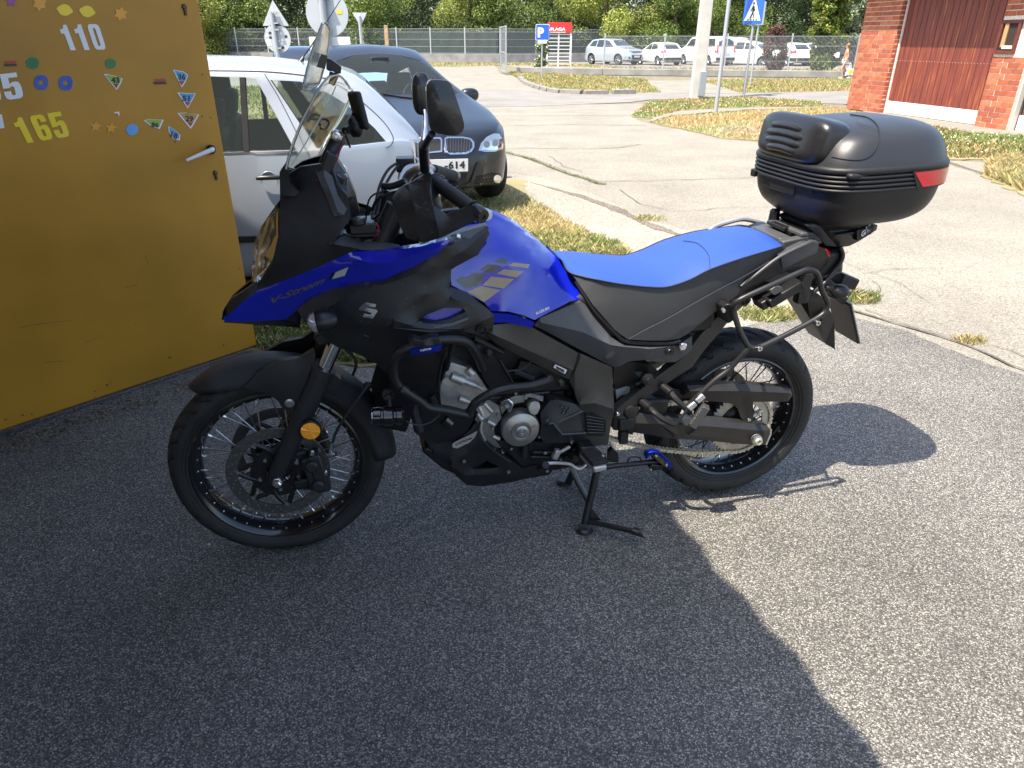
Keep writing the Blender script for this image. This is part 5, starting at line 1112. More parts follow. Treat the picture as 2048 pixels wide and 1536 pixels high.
for pts in ([(794, 326, -.15), (776, 340, -.12), (760, 370, -.08), (750, 410, -.04), (742, 445, 0)], [(797, 330, -.15), (782, 350, -.12), (766, 380, -.08), (756, 420, -.04), (750, 450, 0)],
            [(770, 382, .1), (750, 388, .1), (738, 400, .08), (733, 425, .05), (732, 440, .03)], [(815, 385, .12), (790, 400, .08), (768, 422, .04), (745, 440, .0)], [(820, 395, .14), (792, 412, .1), (770, 432, .06), (752, 445, .04)], [(815, 378, .15), (784, 386, .12), (756, 398, .1), (744, 420, .06)]):
    TH(pts, .0042 if pts[0][0] != 770 else .0025, 'control_cable', RUBBER, 7)
TH([(765, 372, .1), (785, 372, .12), (812, 362, .14)], .009, 'cable_sleeve', BLACK)
TH([(798, 405, .12), (775, 428, .08), (752, 446, .04)], .009, 'cable_sleeve', RUBBER)
mb = MB(); mb.box(B(742, 452, .04), (.10, .18, .02)); mb.cyl(B(712, 466, .10), B(710, 445, .10), .026, 20); mb.cyl(B(774, 462, -.0), B(772, 440, 0), .02, 20); mb.build('top_yoke', BLACK, hb, bevel=.004)
mb = MB(); mb.cyl(B(766, 462, .08), B(762, 447, .08), .024, 20); mb.cyl(B(740, 470, .1), B(738, 456, .1), .014, 16); mb.cyl(B(800, 466, .09), B(798, 452, .09), .008, 10); mb.cyl(B(758, 482, .1), B(756, 470, .1), .018, 16); mb.build('fork_cap', GRAB, hb)
mb = MB(); mb.box(B(725, 455, .12), (.07, .04, .03)); mb.cyl(B(716, 450, .13), B(714, 436, .13), .022, 16); mb.build('accessory_socket', BLACK, hb, bevel=.005)
WIRE = mat('red_wire', (.25, .01, .03), .5)
TH([(741, 452, .12), (750, 446, .13), (757, 456, .13), (752, 470, .13), (744, 480, .12)], .0022, 'red_wire', WIRE, 6)
sheet('hand_guard', [(795, 380, .20), (810, 370, .225), (827, 362, .25), (855, 343, .28), (860, 346, .30), (863, 383, .33), (868, 412, .355), (892, 429, .375), (938, 413, .40), (950, 411, .41), (958, 424, .425), (958, 440, .43), (944, 446, .425), (881, 476, .385), (847, 486, .36), (812, 476, .315), (800, 452, .29), (789, 415, .24), (786, 396, .21)],
      MATTE, bike, step=8, crease=[[(857, 346, .29), (861, 396, .35), (872, 440, .388), (880, 474, .388)], [(816, 368, .25), (828, 410, .325), (840, 482, .358)]], skirt=.008, angle=22)
sheet('hand_guard_rim', [(862, 352, .25), (870, 372, .27), (880, 395, .30), (886, 415, .33), (880, 424, .35), (868, 412, .352), (862, 384, .33), (858, 352, .30)], BLACK, bike, skirt=.01)
# mirrored hand guard on the far side (seen only as an edge)
mb = MB(); mb.tube([B(826, 352, -.25), B(846, 372, -.33), B(890, 372, -.40), B(912, 362, -.41)], .02, 8, smooth=4); mb.build('hand_guard', MATTE, bike)
MIRB = mat('mirror_back', (.018, .017, .016), .3, coat=.3, var=.3, vscale=30)
mr = empty('mirror', (0, 0, 0), 0, bike)
sheet('mirror_shell', [(853, 176, .42), (856, 166, .42), (863, 160, .42), (890, 161, .42), (900, 166, .42), (905, 176, .42), (918, 212, .42), (928, 246, .42), (927, 258, .42), (922, 266, .42), (911, 271, .42), (884, 269, .42), (868, 264, .42), (860, 256, .42), (857, 232, .42), (854, 205, .42)],
      MIRB, mr, inner=[(880, 190, .452), (895, 235, .455), (885, 250, .45), (872, 215, .452)], step=7, smooth=3, skirt=.02, angle=50)
v, f = tubegeo([B(864, 268, .41), B(856, 280, .37), B(848, 294, .32)], .008, 10, smooth=4); obj('mirror_stem', v, f, BLACK, mr)
v, f = tubegeo([B(848, 290, .315), B(848, 310, .28), B(850, 340, .25)], [.013, .0125, .012], 12); obj('mirror_base', v, f, BLACK, mr)
mr2 = empty('mirror', (0, 0, 0), 0, bike); 
vs = [B(*p) for p in ((838, 162, -.36), (844, 160, -.36), (852, 168, -.36), (852, 205, -.36), (846, 214, -.36), (838, 208, -.36), (835, 190, -.36))]
ell('mirror_shell', B(843, 188, -.36), (.030, .022, .062), MIRB, mr2, Matrix.Rotation(.0, 3, 'Y'), p=.7)
v, f = tubegeo([B(846, 214, -.36), B(849, 222, -.345), B(850, 250, -.32), B(848, 280, -.28), B(846, 325, -.22)], [.009, .0065, .0065, .0115, .011], 10, smooth=3); obj('mirror_stem', v, f, STEEL, mr2)
mb = MB().box(B(838, 300, -.25), (.02, .03, .05)); mb.build('mirror_clamp', ALU, mr2, bevel=.003)
# ---- windscreen
SCR = mat('clear_screen', (.82, .82, .76), .03, trans=1, ior=1.12, spec=.6)
rows = [  # near edge, bulge centre, far edge  (px, py)
    ((572, 338), (596, 344), (628, 352)), ((578, 312), (606, 316), (640, 312)), ((590, 276), (622, 276), (658, 276)), ((606, 238), (641, 236), (682, 240)), ((624, 204), (658, 200), (698, 208)), ((642, 172), (672, 166), (706, 184)), ((655, 156), (679, 151), (700, 176))]
def screen_surface(rows, lat, name, m, parent, nu=14, nv=24, th=.003, bulge=.0):
    R3 = [catmull([Vector((*p, 0)) for p in (r[j] for r in rows)], nv // (len(rows) - 1)) for j in range(3)]
    vs = []; fs = []; n = len(R3[0])
    for i in range(n):
        a, b_, c = [B(R3[j][i].x, R3[j][i].y, [lat, 0, -lat][j]) for j in range(3)]
        for k in range(nu + 1):
            t = k / nu; p = (1 - t) ** 2 * a + 2 * t * (1 - t) * (b_ * 2 - (a + c) / 2) + t * t * c; vs.append(p)
    for i in range(n - 1):
        for k in range(nu): fs.append((i * (nu + 1) + k, i * (nu + 1) + k + 1, (i + 1) * (nu + 1) + k + 1, (i + 1) * (nu + 1) + k))
    o = obj(name, vs, fs, m, parent, angle=60); s = o.modifiers.new('s', 'SOLIDIFY'); s.thickness = th; return o
ws = empty('windscreen', (0, 0, 0), 0, bike)
screen_surface(rows, .15, 'screen', SCR, ws)
EDG = mat('screen_edge', (.75, .76, .72), .15, trans=.4, ior=1.3)
TWS = lambda p, r, m_=EDG, nm='screen_edge', n=6: obj(nm, *tubegeo([B(*q) for q in p], r, n, smooth=4), m_, ws)
TWS([(*r[0], .15) for r in rows], .0022); TWS([(*r[2], -.15) for r in rows], .0022); TWS([(655, 156, .15), (668, 151, .07), (679, 151, 0), (692, 163, -.08), (700, 176, -.15)], .0022)
TWS([(584, 330, .12), (612, 285, .08), (652, 215, .03), (672, 172, .0)], .0018)
sheet('screen_tab', [(590, 366, .10), (600, 352, .10), (612, 356, .10), (610, 376, .10), (595, 384, .10)], SCR, ws, skirt=.004)
sheet('screen_mount', [(560, 388, .08), (559, 345, .08), (570, 330, .09), (576, 344, .09), (580, 366, .09), (600, 384, .09), (590, 392, .09), (574, 392, .09)], MATTE, ws, skirt=.05)
# upper deflector
DEF = mat('tinted_deflector', (.66, .64, .54), .06, trans=.9, ior=1.15, spec=.6)
drow = [((606, 181), (618, 180), (632, 173)), ((610, 160), (625, 160), (640, 163)), ((622, 113), (637, 112), (651, 125)), ((634, 78), (646, 78), (657, 92)), ((645, 49), (651, 44), (660, 60))]
screen_surface(drow, .10, 'deflector', DEF, ws, th=.004)
TWS([(*r[0], .10) for r in drow], .0022); TWS([(*r[2], -.10) for r in drow], .0022); TWS([(606, 181, .1), (618, 181, .02), (630, 173, -.1)], .0022); TWS([(645, 49, .1), (651, 43, 0), (660, 60, -.1)], .0022)
sheet('deflector_clamp', [(654, 117, .02), (662, 118, .02), (683, 134, .02), (682, 147, .02), (674, 148, .02), (666, 143, .02), (657, 142, .02), (652, 138, .02)], BLACK, ws, skirt=.05, bevel=.002)
sheet('clamp_stem', [(659, 143, .01), (675, 148, .01), (676, 154, .01), (668, 172, .01), (655, 166, .01)], BLACK, ws, skirt=.03, bevel=.002); sheet('clamp_pad', [(642, 108, .03), (655, 112, .03), (650, 138, .03), (633, 134, .03)], mat('smoke_pad', (.06, .055, .05), .4), ws, skirt=.05)
# dash bracket, phone mount
mb = MB(); mb.tube([B(640, 372, .06), B(655, 320, .05), B(680, 270, .03)], .02, 8); mb.box(B(655, 325, .0), (.03, .2, .08), Matrix.Rotation(.45, 3, 'Y')); mb.build('screen_bracket', MATTE, bike, bevel=.006)
mb = MB(); mb.box(B(672, 372, .0), (.04, .18, .10), Matrix.Rotation(.4, 3, 'Y')); mb.build('instrument_panel', GLOSSB, bike, bevel=.01)
mb = MB().lathe([(0, -.008), (.004, -.008), (.006, -.011), (.011, -.010), (.014, -.004), (.0155, .004)], B(673, 272, .06), n=20); mb.build('pivot_bolt', STEEL, bike)
ph = empty('phone_mount', (0, 0, 0), 0, bike)
v, f = tubegeo([B(690, 262, .02), B(700, 258, 0), B(712, 262, .0)], [.010, .012, .02], 12); obj('mount_arm', v, f, BLACK, ph)
ell('mount_ball', B(713, 256, 0), (.02, .02, .024), BLACK, ph)
mb = MB(); mb.box(B(717, 221, 0), (.018, .075, .095), Matrix.Rotation(-.18, 3, 'Y') @ Matrix.Rotation(.3, 3, 'Z')); mb.build('phone_cradle', RUBBER, ph, bevel=.007)
v, f = tubegeo([B(700, 232, .0), B(706, 236, 0), B(708, 252, 0)], .014, 10); obj('mount_socket', v, f, BLACK, ph)
TWS([(689, 285, .05), (680, 300, .06), (672, 325, .08), (655, 345, .1), (632, 362, .1)], .0022, WIRE, 'red_wire'); TWS([(690, 262, .06), (698, 285, .06), (700, 295, .06), (690, 270, .06)], .0022, BLACK, 'black_cable')
TWS([(640, 250, .03), (640, 240, 0), (650, 238, -.02), (658, 246, -.02), (650, 258, 0), (641, 256, .02)], .003, BLACK, 'black_cable')
# ================================================================== TOP CASE (lifts off: a thing of its own)
TC = Matrix.Identity(3)
case = empty('top_case', BO, YAW); tag(case, 'large black plastic top case with red side reflector mounted behind the blue seat', 'top case')
CASEM = mat('case_plastic', (.014, .014, .015), .46, var=.3, vscale=4, bump=.12, bscale=1500, rvar=.06)
CASEL = mat('case_lid_plastic', (.022, .023, .026), .36, var=.12, vscale=3, bump=.08, bscale=1500, rvar=.05)
def plan(ang, a, b_, pf, pr):
    c, s = math.cos(ang), math.sin(ang); p = pf if c < 0 else pr
    r = (abs(c) ** p + abs(s) ** p) ** (-1 / p); return a * c * r, b_ * s * r
cx = 1.855; aa = .237; bb = .252; tilt = .035
def layers(name, lay, m, n=88, capb=True, capt=True, angle=45):
    """lay: (z, scale_x, scale_y, dx)"""
    vs = []; fs = []
    for (z, sx, sy, dx) in lay:
        for i in range(n):
            x, y = plan(2 * math.pi * i / n, aa * sx, bb * sy, 4.2, 2.9); vs.append(Vector((cx + dx + x, y, z + (x + dx) * tilt)))
    for k in range(len(lay) - 1):
        for i in range(n): j = (i + 1) % n; fs.append((k * n + i, k * n + j, (k + 1) * n + j, (k + 1) * n + i))
    if capb: fs.append(tuple(range(n - 1, -1, -1)))
    if capt: fs.append(tuple((len(lay) - 1) * n + i for i in range(n)))
    return obj(name, vs, fs, m, case, angle=angle)
lay = [tuple(v) for v in catmull([Vector(v) for v in ((1.022, .50, .44, -.02), (1.027, .62, .60, -.01), (1.040, .74, .74, 0), (1.066, .86, .87, 0), (1.098, .925, .935, 0), (1.135, .95, .965, 0), (1.150, .955, .97, 0))], 4)]
layers('lower_shell', lay, CASEM)
zs = 1.146; bl = [(zs, .955, .97, 0)]
for k in range(4):
    z0 = zs + .0125 * k; bl += [(z0 + .001, .985, .988, 0), (z0 + .004, 1.0, 1.0, 0), (z0 + .008, 1.0, 1.0, 0), (z0 + .0105, .985, .988, 0), (z0 + .012, .966, .975, 0)]
bl += [(1.197, .985, .99, 0), (1.200, 1.003, 1.003, 0), (1.209, 1.005, 1.005, 0), (1.216, .99, .992, 0)]
layers('ribbed_band', bl, CASEM, angle=70)
ld = [tuple(v) for v in catmull([Vector(v) for v in ((1.212, .975, .985, 0), (1.235, .945, .965, 0), (1.262, .895, .925, .0), (1.287, .82, .865, .0), (1.305, .72, .77, .0), (1.318, .58, .61, 0), (1.327, .38, .40, 0), (1.331, .18, .18, 0), (1.332, .02, .02, 0))], 4)]
lid = layers('lid', ld, CASEL, angle=80)
# raised dome panel line + embossed dots on the lid
bpy.context.view_layer.update(); LT = bvh([lid])
decal('lid_seam', [(p[0], p[1]) for p in ribbon2d([(v.x, v.y) for v in catmull([Vector((p[0], p[1], 0)) for p in ((1700, 229), (1735, 235), (1754, 250), (1759, 270), (1752, 295), (1738, 312), (1718, 319), (1690, 318), (1664, 313))], 4)], 2.2)[0][:33] + ribbon2d([(v.x, v.y) for v in catmull([Vector((p[0], p[1], 0)) for p in ((1700, 229), (1735, 235), (1754, 250), (1759, 270), (1752, 295), (1738, 312), (1718, 319), (1690, 318), (1664, 313))], 4)], 2.2)[0][33:][::-1]], LT, CASEL, case, step=6, thick=.0022, angle=40)
dots = MB()
for r in range(4):
    for c_ in range(6):
        p = (1714 + c_ * 6.2 + r * 3, 246 + r * 3.2 + c_ * 1.4); h = LT.ray_cast(CPOS, ray(*p).normalized())
        if h[0] is not None: pt = case.matrix_world.inverted() @ h[0]; dots.lathe([(0, .0016), (.002, .001), (.003, -.001)], pt, 'Z', n=8)
dots.build('embossed_dots', CASEL, case)
# backrest cushion on the front of the lid
PAD = mat('cushion_vinyl', (.013, .013, .014), .3, coat=.15, bump=.1, bscale=900)
pad = empty('backrest_cushion', (0, 0, 0), 0, case)
Rt = Matrix.Rotation(.16, 3, 'Y')
ell('cushion', (1.672, .005, 1.264), (.062, .176, .070), PAD, pad, Rt, n=64, k=32, p=.48)
for k, (zz, hw, dx) in enumerate(((.022, .110, -.058), (.000, .122, -.060), (-.022, .118, -.060), (-.042, .100, -.058))):
    vs = []
    P = [Vector((1.672, .01, 1.262)) + Rt @ Vector((dx + .004 - .012 * (1 - (t * t)) * 0 + .010 * abs(t) ** 3, hw * t, zz + .010 * (1 - t * t))) for t in np.linspace(-1, 1, 17)]
    v, f = tubegeo(P, [.004 + .0105 * (1 - abs(t) ** 5) for t in np.linspace(-1, 1, 17)], 12); obj('cushion_rib', v, f, PAD, pad, angle=60)
P = [Vector((1.672, .01, 1.262)) + Rt @ Vector((-.052 + .012 * abs(a) ** 4, .14 * a, .046 - .012 * a * a)) for a in np.linspace(-1, 1, 15)]
v, f = tubegeo(P, .0016, 6); obj('cushion_seam', v, f, BLACK, pad)
# reflectors on both sides
REFR = mat('red_reflector', (.50, .004, .018), .1, coat=1, bump=.15, bscale=300)
band = [o for o in case.children if o.name.startswith('ribbed_band')][0]; BT = bvh([band])
def band_patch(name, m, a0_, a1_, z0_, z1_, sc, slant, th=.004):
    for s in (1, -1):
        vs = []; fs = []; n_ = 18
        for i in range(n_ + 1):
            for k in range(2):
                z = (z0_, z1_)[k]; aa_ = a0_ + (a1_ - a0_) * i / n_ - (slant * (1 - i / n_) if k == 1 else 0); x, y = plan(aa_, aa * sc, bb * sc, 4.2, 2.9)
                if k == 0: zz = z + (0.022 * 0)
                vs.append(Vector((cx + x, y * s, z + x * tilt)))
        k0 = len(vs); vs += [Vector((cx + (v.x - cx) * (1 - th / .26), v.y * (1 - th / .26), v.z)) for v in vs]
        for i in range(n_): q = i * 2; fs += [(q, q + 2, q + 3, q + 1), (q, q + k0, q + 2 + k0, q + 2), (q + 1, q + 3, q + 3 + k0, q + 1 + k0)]
        fs += [(0, 1, 1 + k0, k0), (2 * n_, 2 * n_ + k0, 2 * n_ + 1 + k0, 2 * n_ + 1)]
        if s < 0: fs = [tuple(reversed(f)) for f in fs]
        obj(name, vs, fs, m, case, angle=35)
band_patch('reflector_surround', BLACK, -1.37, -.34, 1.1475, 1.199, 1.006, .12); band_patch('side_reflector', REFR, -1.30, -.36, 1.152, 1.195, 1.012, .16)
mb = MB(); mb.box((1.640, -.14, 1.137), (.014, .026, .024)); mb.box((1.628, .17, 1.137), (.014, .026, .024)); mb.box((1.632, .0, 1.125), (.010, .14, .04)); mb.build('latch', BLACK, case, bevel=.003)
mb = MB().box((1.72, -.222, 1.19), (.09, .045, .016), Matrix.Rotation(.1, 3, 'Z')); mb.build('lid_lip', CASEM, case, bevel=.006)
# ================================================================== printing on the bike
bpy.context.view_layer.update()
def named(par, *names): return [o for o in par.children_recursive if o.type == 'MESH' and any(o.name == n or o.name.startswith(n + '.') for n in names)]
BKT = bvh(named(bike, 'front_beak')); GREYD = mat('decal_grey', (.035, .045, .05), .3, coat=.7); GOLD = mat('decal_champagne', (.26, .21, .15), .3, coat=.8); SILV = mat('decal_silver', (.42, .42, .40), .35, coat=.5); DKD = mat('decal_dark', (.01, .01, .015), .35)
text_px('model_lettering', 'V-Strom', (544, 607), (648, 566), (542, 596), BKT, mat('decal_bronze_grey', (.11, .09, .085), .35, coat=.5), bike, bold=.03, shear=.35, tr=(652, 552))
decal('beak_mark', [(664, 558), (672, 544), (697, 534), (690, 551)], BKT, SILV, bike); decal('beak_mark', [(656, 560), (664, 545), (671, 543), (663, 558)], BKT, DKD, bike)
TT = bvh([tank])
for q in ([(912, 561), (924, 553), (966, 562), (953, 571), (930, 577)], [(926, 559), (951, 545), (973, 549), (956, 565)], [(960, 540), (976, 528), (1003, 532), (988, 545)], [(988, 523), (1001, 516), (1018, 520), (1010, 528)]): decal('tank_stripe', q, TT, GREYD, bike, step=8)
for q in ([(934, 583), (961, 572), (1001, 580), (968, 604), (950, 592)], [(964, 570), (982, 553), (1028, 558), (1007, 577)], [(993, 547), (1007, 538), (1047, 543), (1032, 555)], [(1017, 531), (1026, 525), (1060, 529), (1055, 537)]): decal('tank_stripe', q, TT, GOLD, bike, step=8)
text_px('maker_lettering', 'SUZUKI', (1072, 630), (1099, 618), (1070.5, 625), TT, mat('decal_white', (.7, .7, .75), .4), bike, bold=.03, shear=.1)
FT = bvh(named(bike, 'side_fairing'))
S1 = [[(724, 606), (731, 604), (752, 608), (752, 613), (735, 612), (742, 617), (728, 616), (718, 617)], [(722, 617), (744, 618), (755, 620), (753, 628), (744, 637), (727, 635), (724, 629), (743, 629), (744, 624), (728, 623)], [(728, 612), (735, 614), (755, 621), (748, 628), (738, 624)]]
EMB = mat('emblem_chrome', (.75, .75, .78), .12, metal=1)
for q in ([(728, 606), (734, 604), (753, 608), (751, 614), (738, 612), (735, 614), (754, 619), (756, 622), (746, 637), (726, 633), (729, 626), (742, 629), (744, 625), (720, 619), (718, 616)],): decal('maker_emblem', q, FT, EMB, bike, step=3, thick=.002, angle=20)
sheet('plate_badge', [(1714, 461, .128), (1748, 452, .128), (1747, 462, .128), (1742, 468, .128), (1714, 481, .128)], BLACK, bike, skirt=.02); PTT = bvh(named(bike, 'plate_badge')); text_px('plate_lettering', 'GIVI', (1721, 474), (1741, 461), (1721, 463), PTT, mat('decal_white', (.7, .7, .75)), bike, bold=.04, shear=.2, off=.004)
STP = bvh(named(bike, 'seat_top')); v2, f2 = ribbon2d(catmull([Vector((*p, 0)) for p in ((1366, 482), (1392, 486), (1408, 498), (1418, 514), (1420, 537))], 5), 1.5); project('seat_stitch', v2, [tuple(reversed(q)) for q in f2], STP, mat('seam_thread', (.015, .018, .035)), seat, off=.0015)
SKT = bvh(named(bike, 'skid_badge')); text_px('badge_lettering', 'V-STROM', (911, 892), (944, 878), (909, 888), SKT, DKD, bike, bold=.03)
SLT = bvh(named(bike, 'slider_trim')); text_px('slider_lettering', 'V-STROM', (840, 703), (862, 699), (840, 699), SLT, mat('decal_white', (.7, .7, .75)), bike, bold=.03)
LBT = bvh(named(bike, 'frame_label'))
for i in range(3): decal('label_print', [(1111 + i * .8, 733.5 + i * 3.2), (1112 + i * .5, 731.5 + i * 3.2), (1129, 740 + i * 3), (1128, 742 + i * 3)], LBT, DKD, bike)
TLT = bvh(named(bike, 'tail_side')); text_px('tail_lettering', '650XT', (1580, 543), (1610, 530), (1578, 536), TLT, mat('decal_faint', (.045, .045, .05), .3), bike, bold=.03, shear=.2)

# dust specks and scratches on hand guard, fairing and side cover
DST = mat('pale_dust', (.17, .165, .155), .8)
for nm, (x0, y0, x1, y1), n_ in (('hand_guard', (800, 350, 875, 470), 34), ('side_cover', (1270, 695, 1345, 722), 26), ('side_fairing', (660, 560, 900, 700), 26), ('front_beak', (500, 570, 640, 610), 10), ('frame_beam', (1000, 660, 1150, 750), 12), ('mirror_shell', (860, 170, 920, 260), 7)):
    BT_ = bvh(named(bike, nm))
    for k in range(n_):
        x, y = random.uniform(x0, x1), random.uniform(y0, y1); a_ = random.uniform(-.9, .3); l_ = random.uniform(.4, 2.2) if random.random() < .75 else random.uniform(2, 5); w2 = random.uniform(.25, .6)
        c, s_ = math.cos(a_), math.sin(a_); q = [(x - l_ * c - w2 * s_, y - l_ * s_ + w2 * c), (x + l_ * c - w2 * s_, y + l_ * s_ + w2 * c), (x + l_ * c + w2 * s_, y + l_ * s_ - w2 * c), (x - l_ * c + w2 * s_, y - l_ * s_ - w2 * c)]
        o = project('dust_speck', q, [(0, 1, 2, 3)], BT_, DST, bike, off=.0006)
# ================================================================== OPEN GARAGE DOOR AND THE GARAGE IT BELONGS TO
OCH = mat('ochre_paint', (.42, .205, .018), .38, var=.15, vscale=2.2, bump=.04, bscale=140, rvar=.1, vdet=9)
D1 = Vector((-1.402, 3.55, 0)); DD = Vector((.6408, .7677, 0)); DN = Vector((.7677, -.6408, 0)); DW = 1.62; DH = 2.18
door = empty('garage_door', D1 - DD * DW, math.atan2(DD.y, DD.x)); tag(door, 'ochre yellow sheet metal door standing open, covered with number stickers', 'door')
mb = MB().box((DW / 2, .02, DH / 2 + .03), (DW, .04, DH)); leaf = mb.build('door_leaf', OCH, door, bevel=.003)
mb = MB().box((DW / 2, .02, .026), (DW - .01, .036, .012)); mb.build('door_bottom_edge', mat('rusty_edge', (.10, .05, .03), .8, var=.5, vscale=30), door)
bpy.context.view_layer.update(); DT = bvh([leaf])
ST = lambda n, c: mat('sticker_' + n, c, .35, coat=.3, var=.04, vscale=20)
W_, YE, OR, PU, GR, BL, LB, BR = ST('white', (.72, .74, .78)), ST('yellow', (.85, .62, .02)), ST('orange', (.72, .32, .02)), ST('purple', (.28, .05, .25)), ST('green', (.02, .17, .06)), ST('blue', (.02, .09, .42)), ST('light_blue', (.12, .36, .72)), ST('bronze', (.42, .26, .08))
LG, RD, BK = ST('lime', (.25, .42, .06)), ST('red', (.42, .03, .03)), ST('black', (.015, .015, .015))
LB2 = ST('azure', (.05, .30, .58))
DIG = {'1': ([(.30, 0), (.72, 0), (.72, 1), (.46, 1), (.40, .90), (.28, .84), (.08, .82), (.08, .66), (.30, .66)], []),
       '0': ([(.05, .2), (.1, .06), (.25, 0), (.75, 0), (.9, .06), (.95, .2), (.95, .8), (.9, .94), (.75, 1), (.25, 1), (.1, .94), (.05, .8)], [[(.40, .2), (.44, .15), (.56, .15), (.60, .2), (.60, .8), (.56, .85), (.44, .85), (.40, .8)]]),
       '6': ([(.05, .2), (.1, .06), (.25, 0), (.75, 0), (.9, .06), (.95, .2), (.95, .42), (.88, .56), (.72, .6), (.52, .58), (.42, .52), (.42, .8), (.46, .85), (.55, .85), (.60, .8), (.60, .70), (.95, .70), (.95, .82), (.9, .94), (.75, 1), (.25, 1), (.1, .94), (.05, .8)], [[(.41, .2), (.45, .15), (.56, .15), (.60, .2), (.60, .38), (.56, .44), (.45, .44), (.41, .38)]]),
       '5': ([(.05, .2), (.1, .06), (.25, 0), (.75, 0), (.9, .06), (.95, .2), (.95, .48), (.88, .62), (.74, .66), (.56, .65), (.43, .58), (.43, .82), (.90, .82), (.90, 1), (.08, 1), (.06, .44), (.40, .44), (.44, .49), (.55, .49), (.60, .44), (.60, .2), (.56, .15), (.45, .15), (.40, .2), (.40, .32), (.05, .32)], [])}
def bignum(s, bl, br, tl, tr, m):
    n = len(s)
    def mp_(u, v): return tuple((1 - u) * (1 - v) * bl[i] + u * (1 - v) * br[i] + (1 - u) * v * tl[i] + u * v * tr[i] for i in (0, 1))
    for k, ch in enumerate(s):
        P, H = DIG[ch]; q = lambda p: mp_((k + .04 + p[0] * .92) / n, p[1]); decal('sticker', [q(p) for p in P], DT, m, door, step=10, off=.002, holes=[[q(p) for p in h] for h in H])
bignum('110', (132, 101), (215, 99), (112, 50), (199, 48), W_); bignum('165', (44, 288), (143, 272), (18, 238), (125, 222), YE); bignum('65', (-36, 207), (52, 195), (-50, 154), (38, 144), W_)
if 0: text_px('sticker', '110', (138, 100), (214, 99), (118.5, 49), DT, W_, door, bold=.055, space=.92, tr=(197, 49), off=.002)
if 0: text_px('sticker', '165', (48, 287), (143, 273), (24, 236), DT, YE, door, bold=.055, space=.92, tr=(124, 223), off=.002)
if 0: text_px('sticker', '65', (-34, 206), (52, 194), (-48, 154), DT, W_, door, bold=.055, space=.92, tr=(37, 145), off=.002)
decal('sticker', [(-6, 232), (3, 228), (9, 256), (-6, 258)], DT, W_, door)
def star(c, r, n=5, inner=.42, rot=0): return [(c[0] + (r if k % 2 == 0 else r * inner) * math.sin(rot + math.pi * k / n), c[1] - (r if k % 2 == 0 else r * inner) * math.cos(rot + math.pi * k / n)) for k in range(2 * n)]
def oval(c, a, b_, rot=0, n=22, tips=0): return [(c[0] + (a * (1 + tips * max(0, abs(math.cos(t)) - .9) * 10)) * math.cos(t) * math.cos(rot) - b_ * math.sin(t) * math.sin(rot), c[1] + (a * (1 + tips * max(0, abs(math.cos(t)) - .9) * 10)) * math.cos(t) * math.sin(rot) + b_ * math.sin(t) * math.cos(rot)) for t in np.linspace(0, 2 * math.pi, n, endpoint=False)]
for c in ((129, 20), (174, 23)): decal('lemon_sticker', oval(c, 13.5, 11.5, .2, tips=.25), DT, YE, door, off=.002)
decal('star_sticker', star((241, 28), 15, 6, .6, .2), DT, OR, door, off=.002); decal('star_sticker', star((79, 7), 16, 6, .6, .1), DT, OR, door, off=.002); decal('star_sticker', star((22, 3), 13, 5, .5), DT, PU, door, off=.002)
decal('dot_sticker', oval((65, 126), 13, 12), DT, GR, door, off=.002); decal('dot_sticker', oval((221, 127), 11, 10), DT, GR, door, off=.002); decal('dot_sticker', oval((264, 259), 12, 11.5, 0), DT, LB, door, off=.002)
for c, r in (((82, 165), .25), ((131, 166), -.1)):
    decal('ring_sticker', [(c[0] + 15 * (abs(math.cos(t)) ** .7) * math.copysign(1, math.cos(t)) * .95, c[1] + 15 * math.sin(t)) for t in np.linspace(.1, 2 * math.pi + .1, 16, endpoint=False)], DT, BL, door, off=.002, holes=[oval(c, 5.5, 5, 0, 10)])
for c in ((191, 253), (222, 256)): decal('star_sticker', star(c, 13, 5, .42, .1), DT, OR, door, off=.002)
for c in ((21, 127), (320, 163)):
    decal('logo_sticker', [(c[0] - 12, c[1] - 5), (c[0] + 10, c[1] - 6), (c[0] + 13, c[1] - 1), (c[0] - 10, c[1])], DT, RD, door, off=.002); decal('logo_sticker', [(c[0] - 14, c[1] + 1), (c[0] + 10, c[1]), (c[0] + 14, c[1] + 5), (c[0] - 12, c[1] + 6)], DT, BK, door, off=.002)
decal('torn_sticker', [(228, 224), (238, 223), (239, 231), (236, 231), (235, 227), (229, 227)], DT, W_, door, off=.002); decal('torn_sticker', [(229, 227), (235, 227), (235, 230), (232, 229)], DT, RD, door, off=.0022)
def shrink(P, k, dy=0):
    cx_ = sum(p[0] for p in P) / len(P); cy_ = sum(p[1] for p in P) / len(P); return [(cx_ + (p[0] - cx_) * k, cy_ + (p[1] - cy_) * k + dy) for p in P]
def badge(P, colr, num, tb, red=True):
    decal('badge_sticker', P, DT, W_, door, off=.002)
    decal('badge_sticker', shrink(P, .84, -.6), DT, colr, door, off=.0024)
    low = sorted(P, key=lambda p: -p[1])[0]; q = shrink(P, .84, -.6); lo = sorted(q, key=lambda p: -p[1])[0]
    if red: decal('badge_tip', [(lo[0] - 6.5, lo[1] - 9), (lo[0] + 5.5, lo[1] - 9), lo], DT, RD, door, off=.0028)
    text_px('badge_number', num, tb[0], tb[1], tb[2], DT, BK, door, bold=.04, off=.003)
badge([(207, 148), (215, 148), (245, 157), (242, 166), (233, 180), (226, 172)], LG, '43', ((222, 166), (239, 166), (221, 154)))
badge([(345, 139), (366, 143), (376, 150), (370, 165), (363, 175)], LB2, '36', ((356, 159), (371, 160), (355, 147)))
badge([(354, 185), (391, 187), (386, 197), (375, 217)], LB2, '51', ((364, 202), (379, 202), (364, 191)))
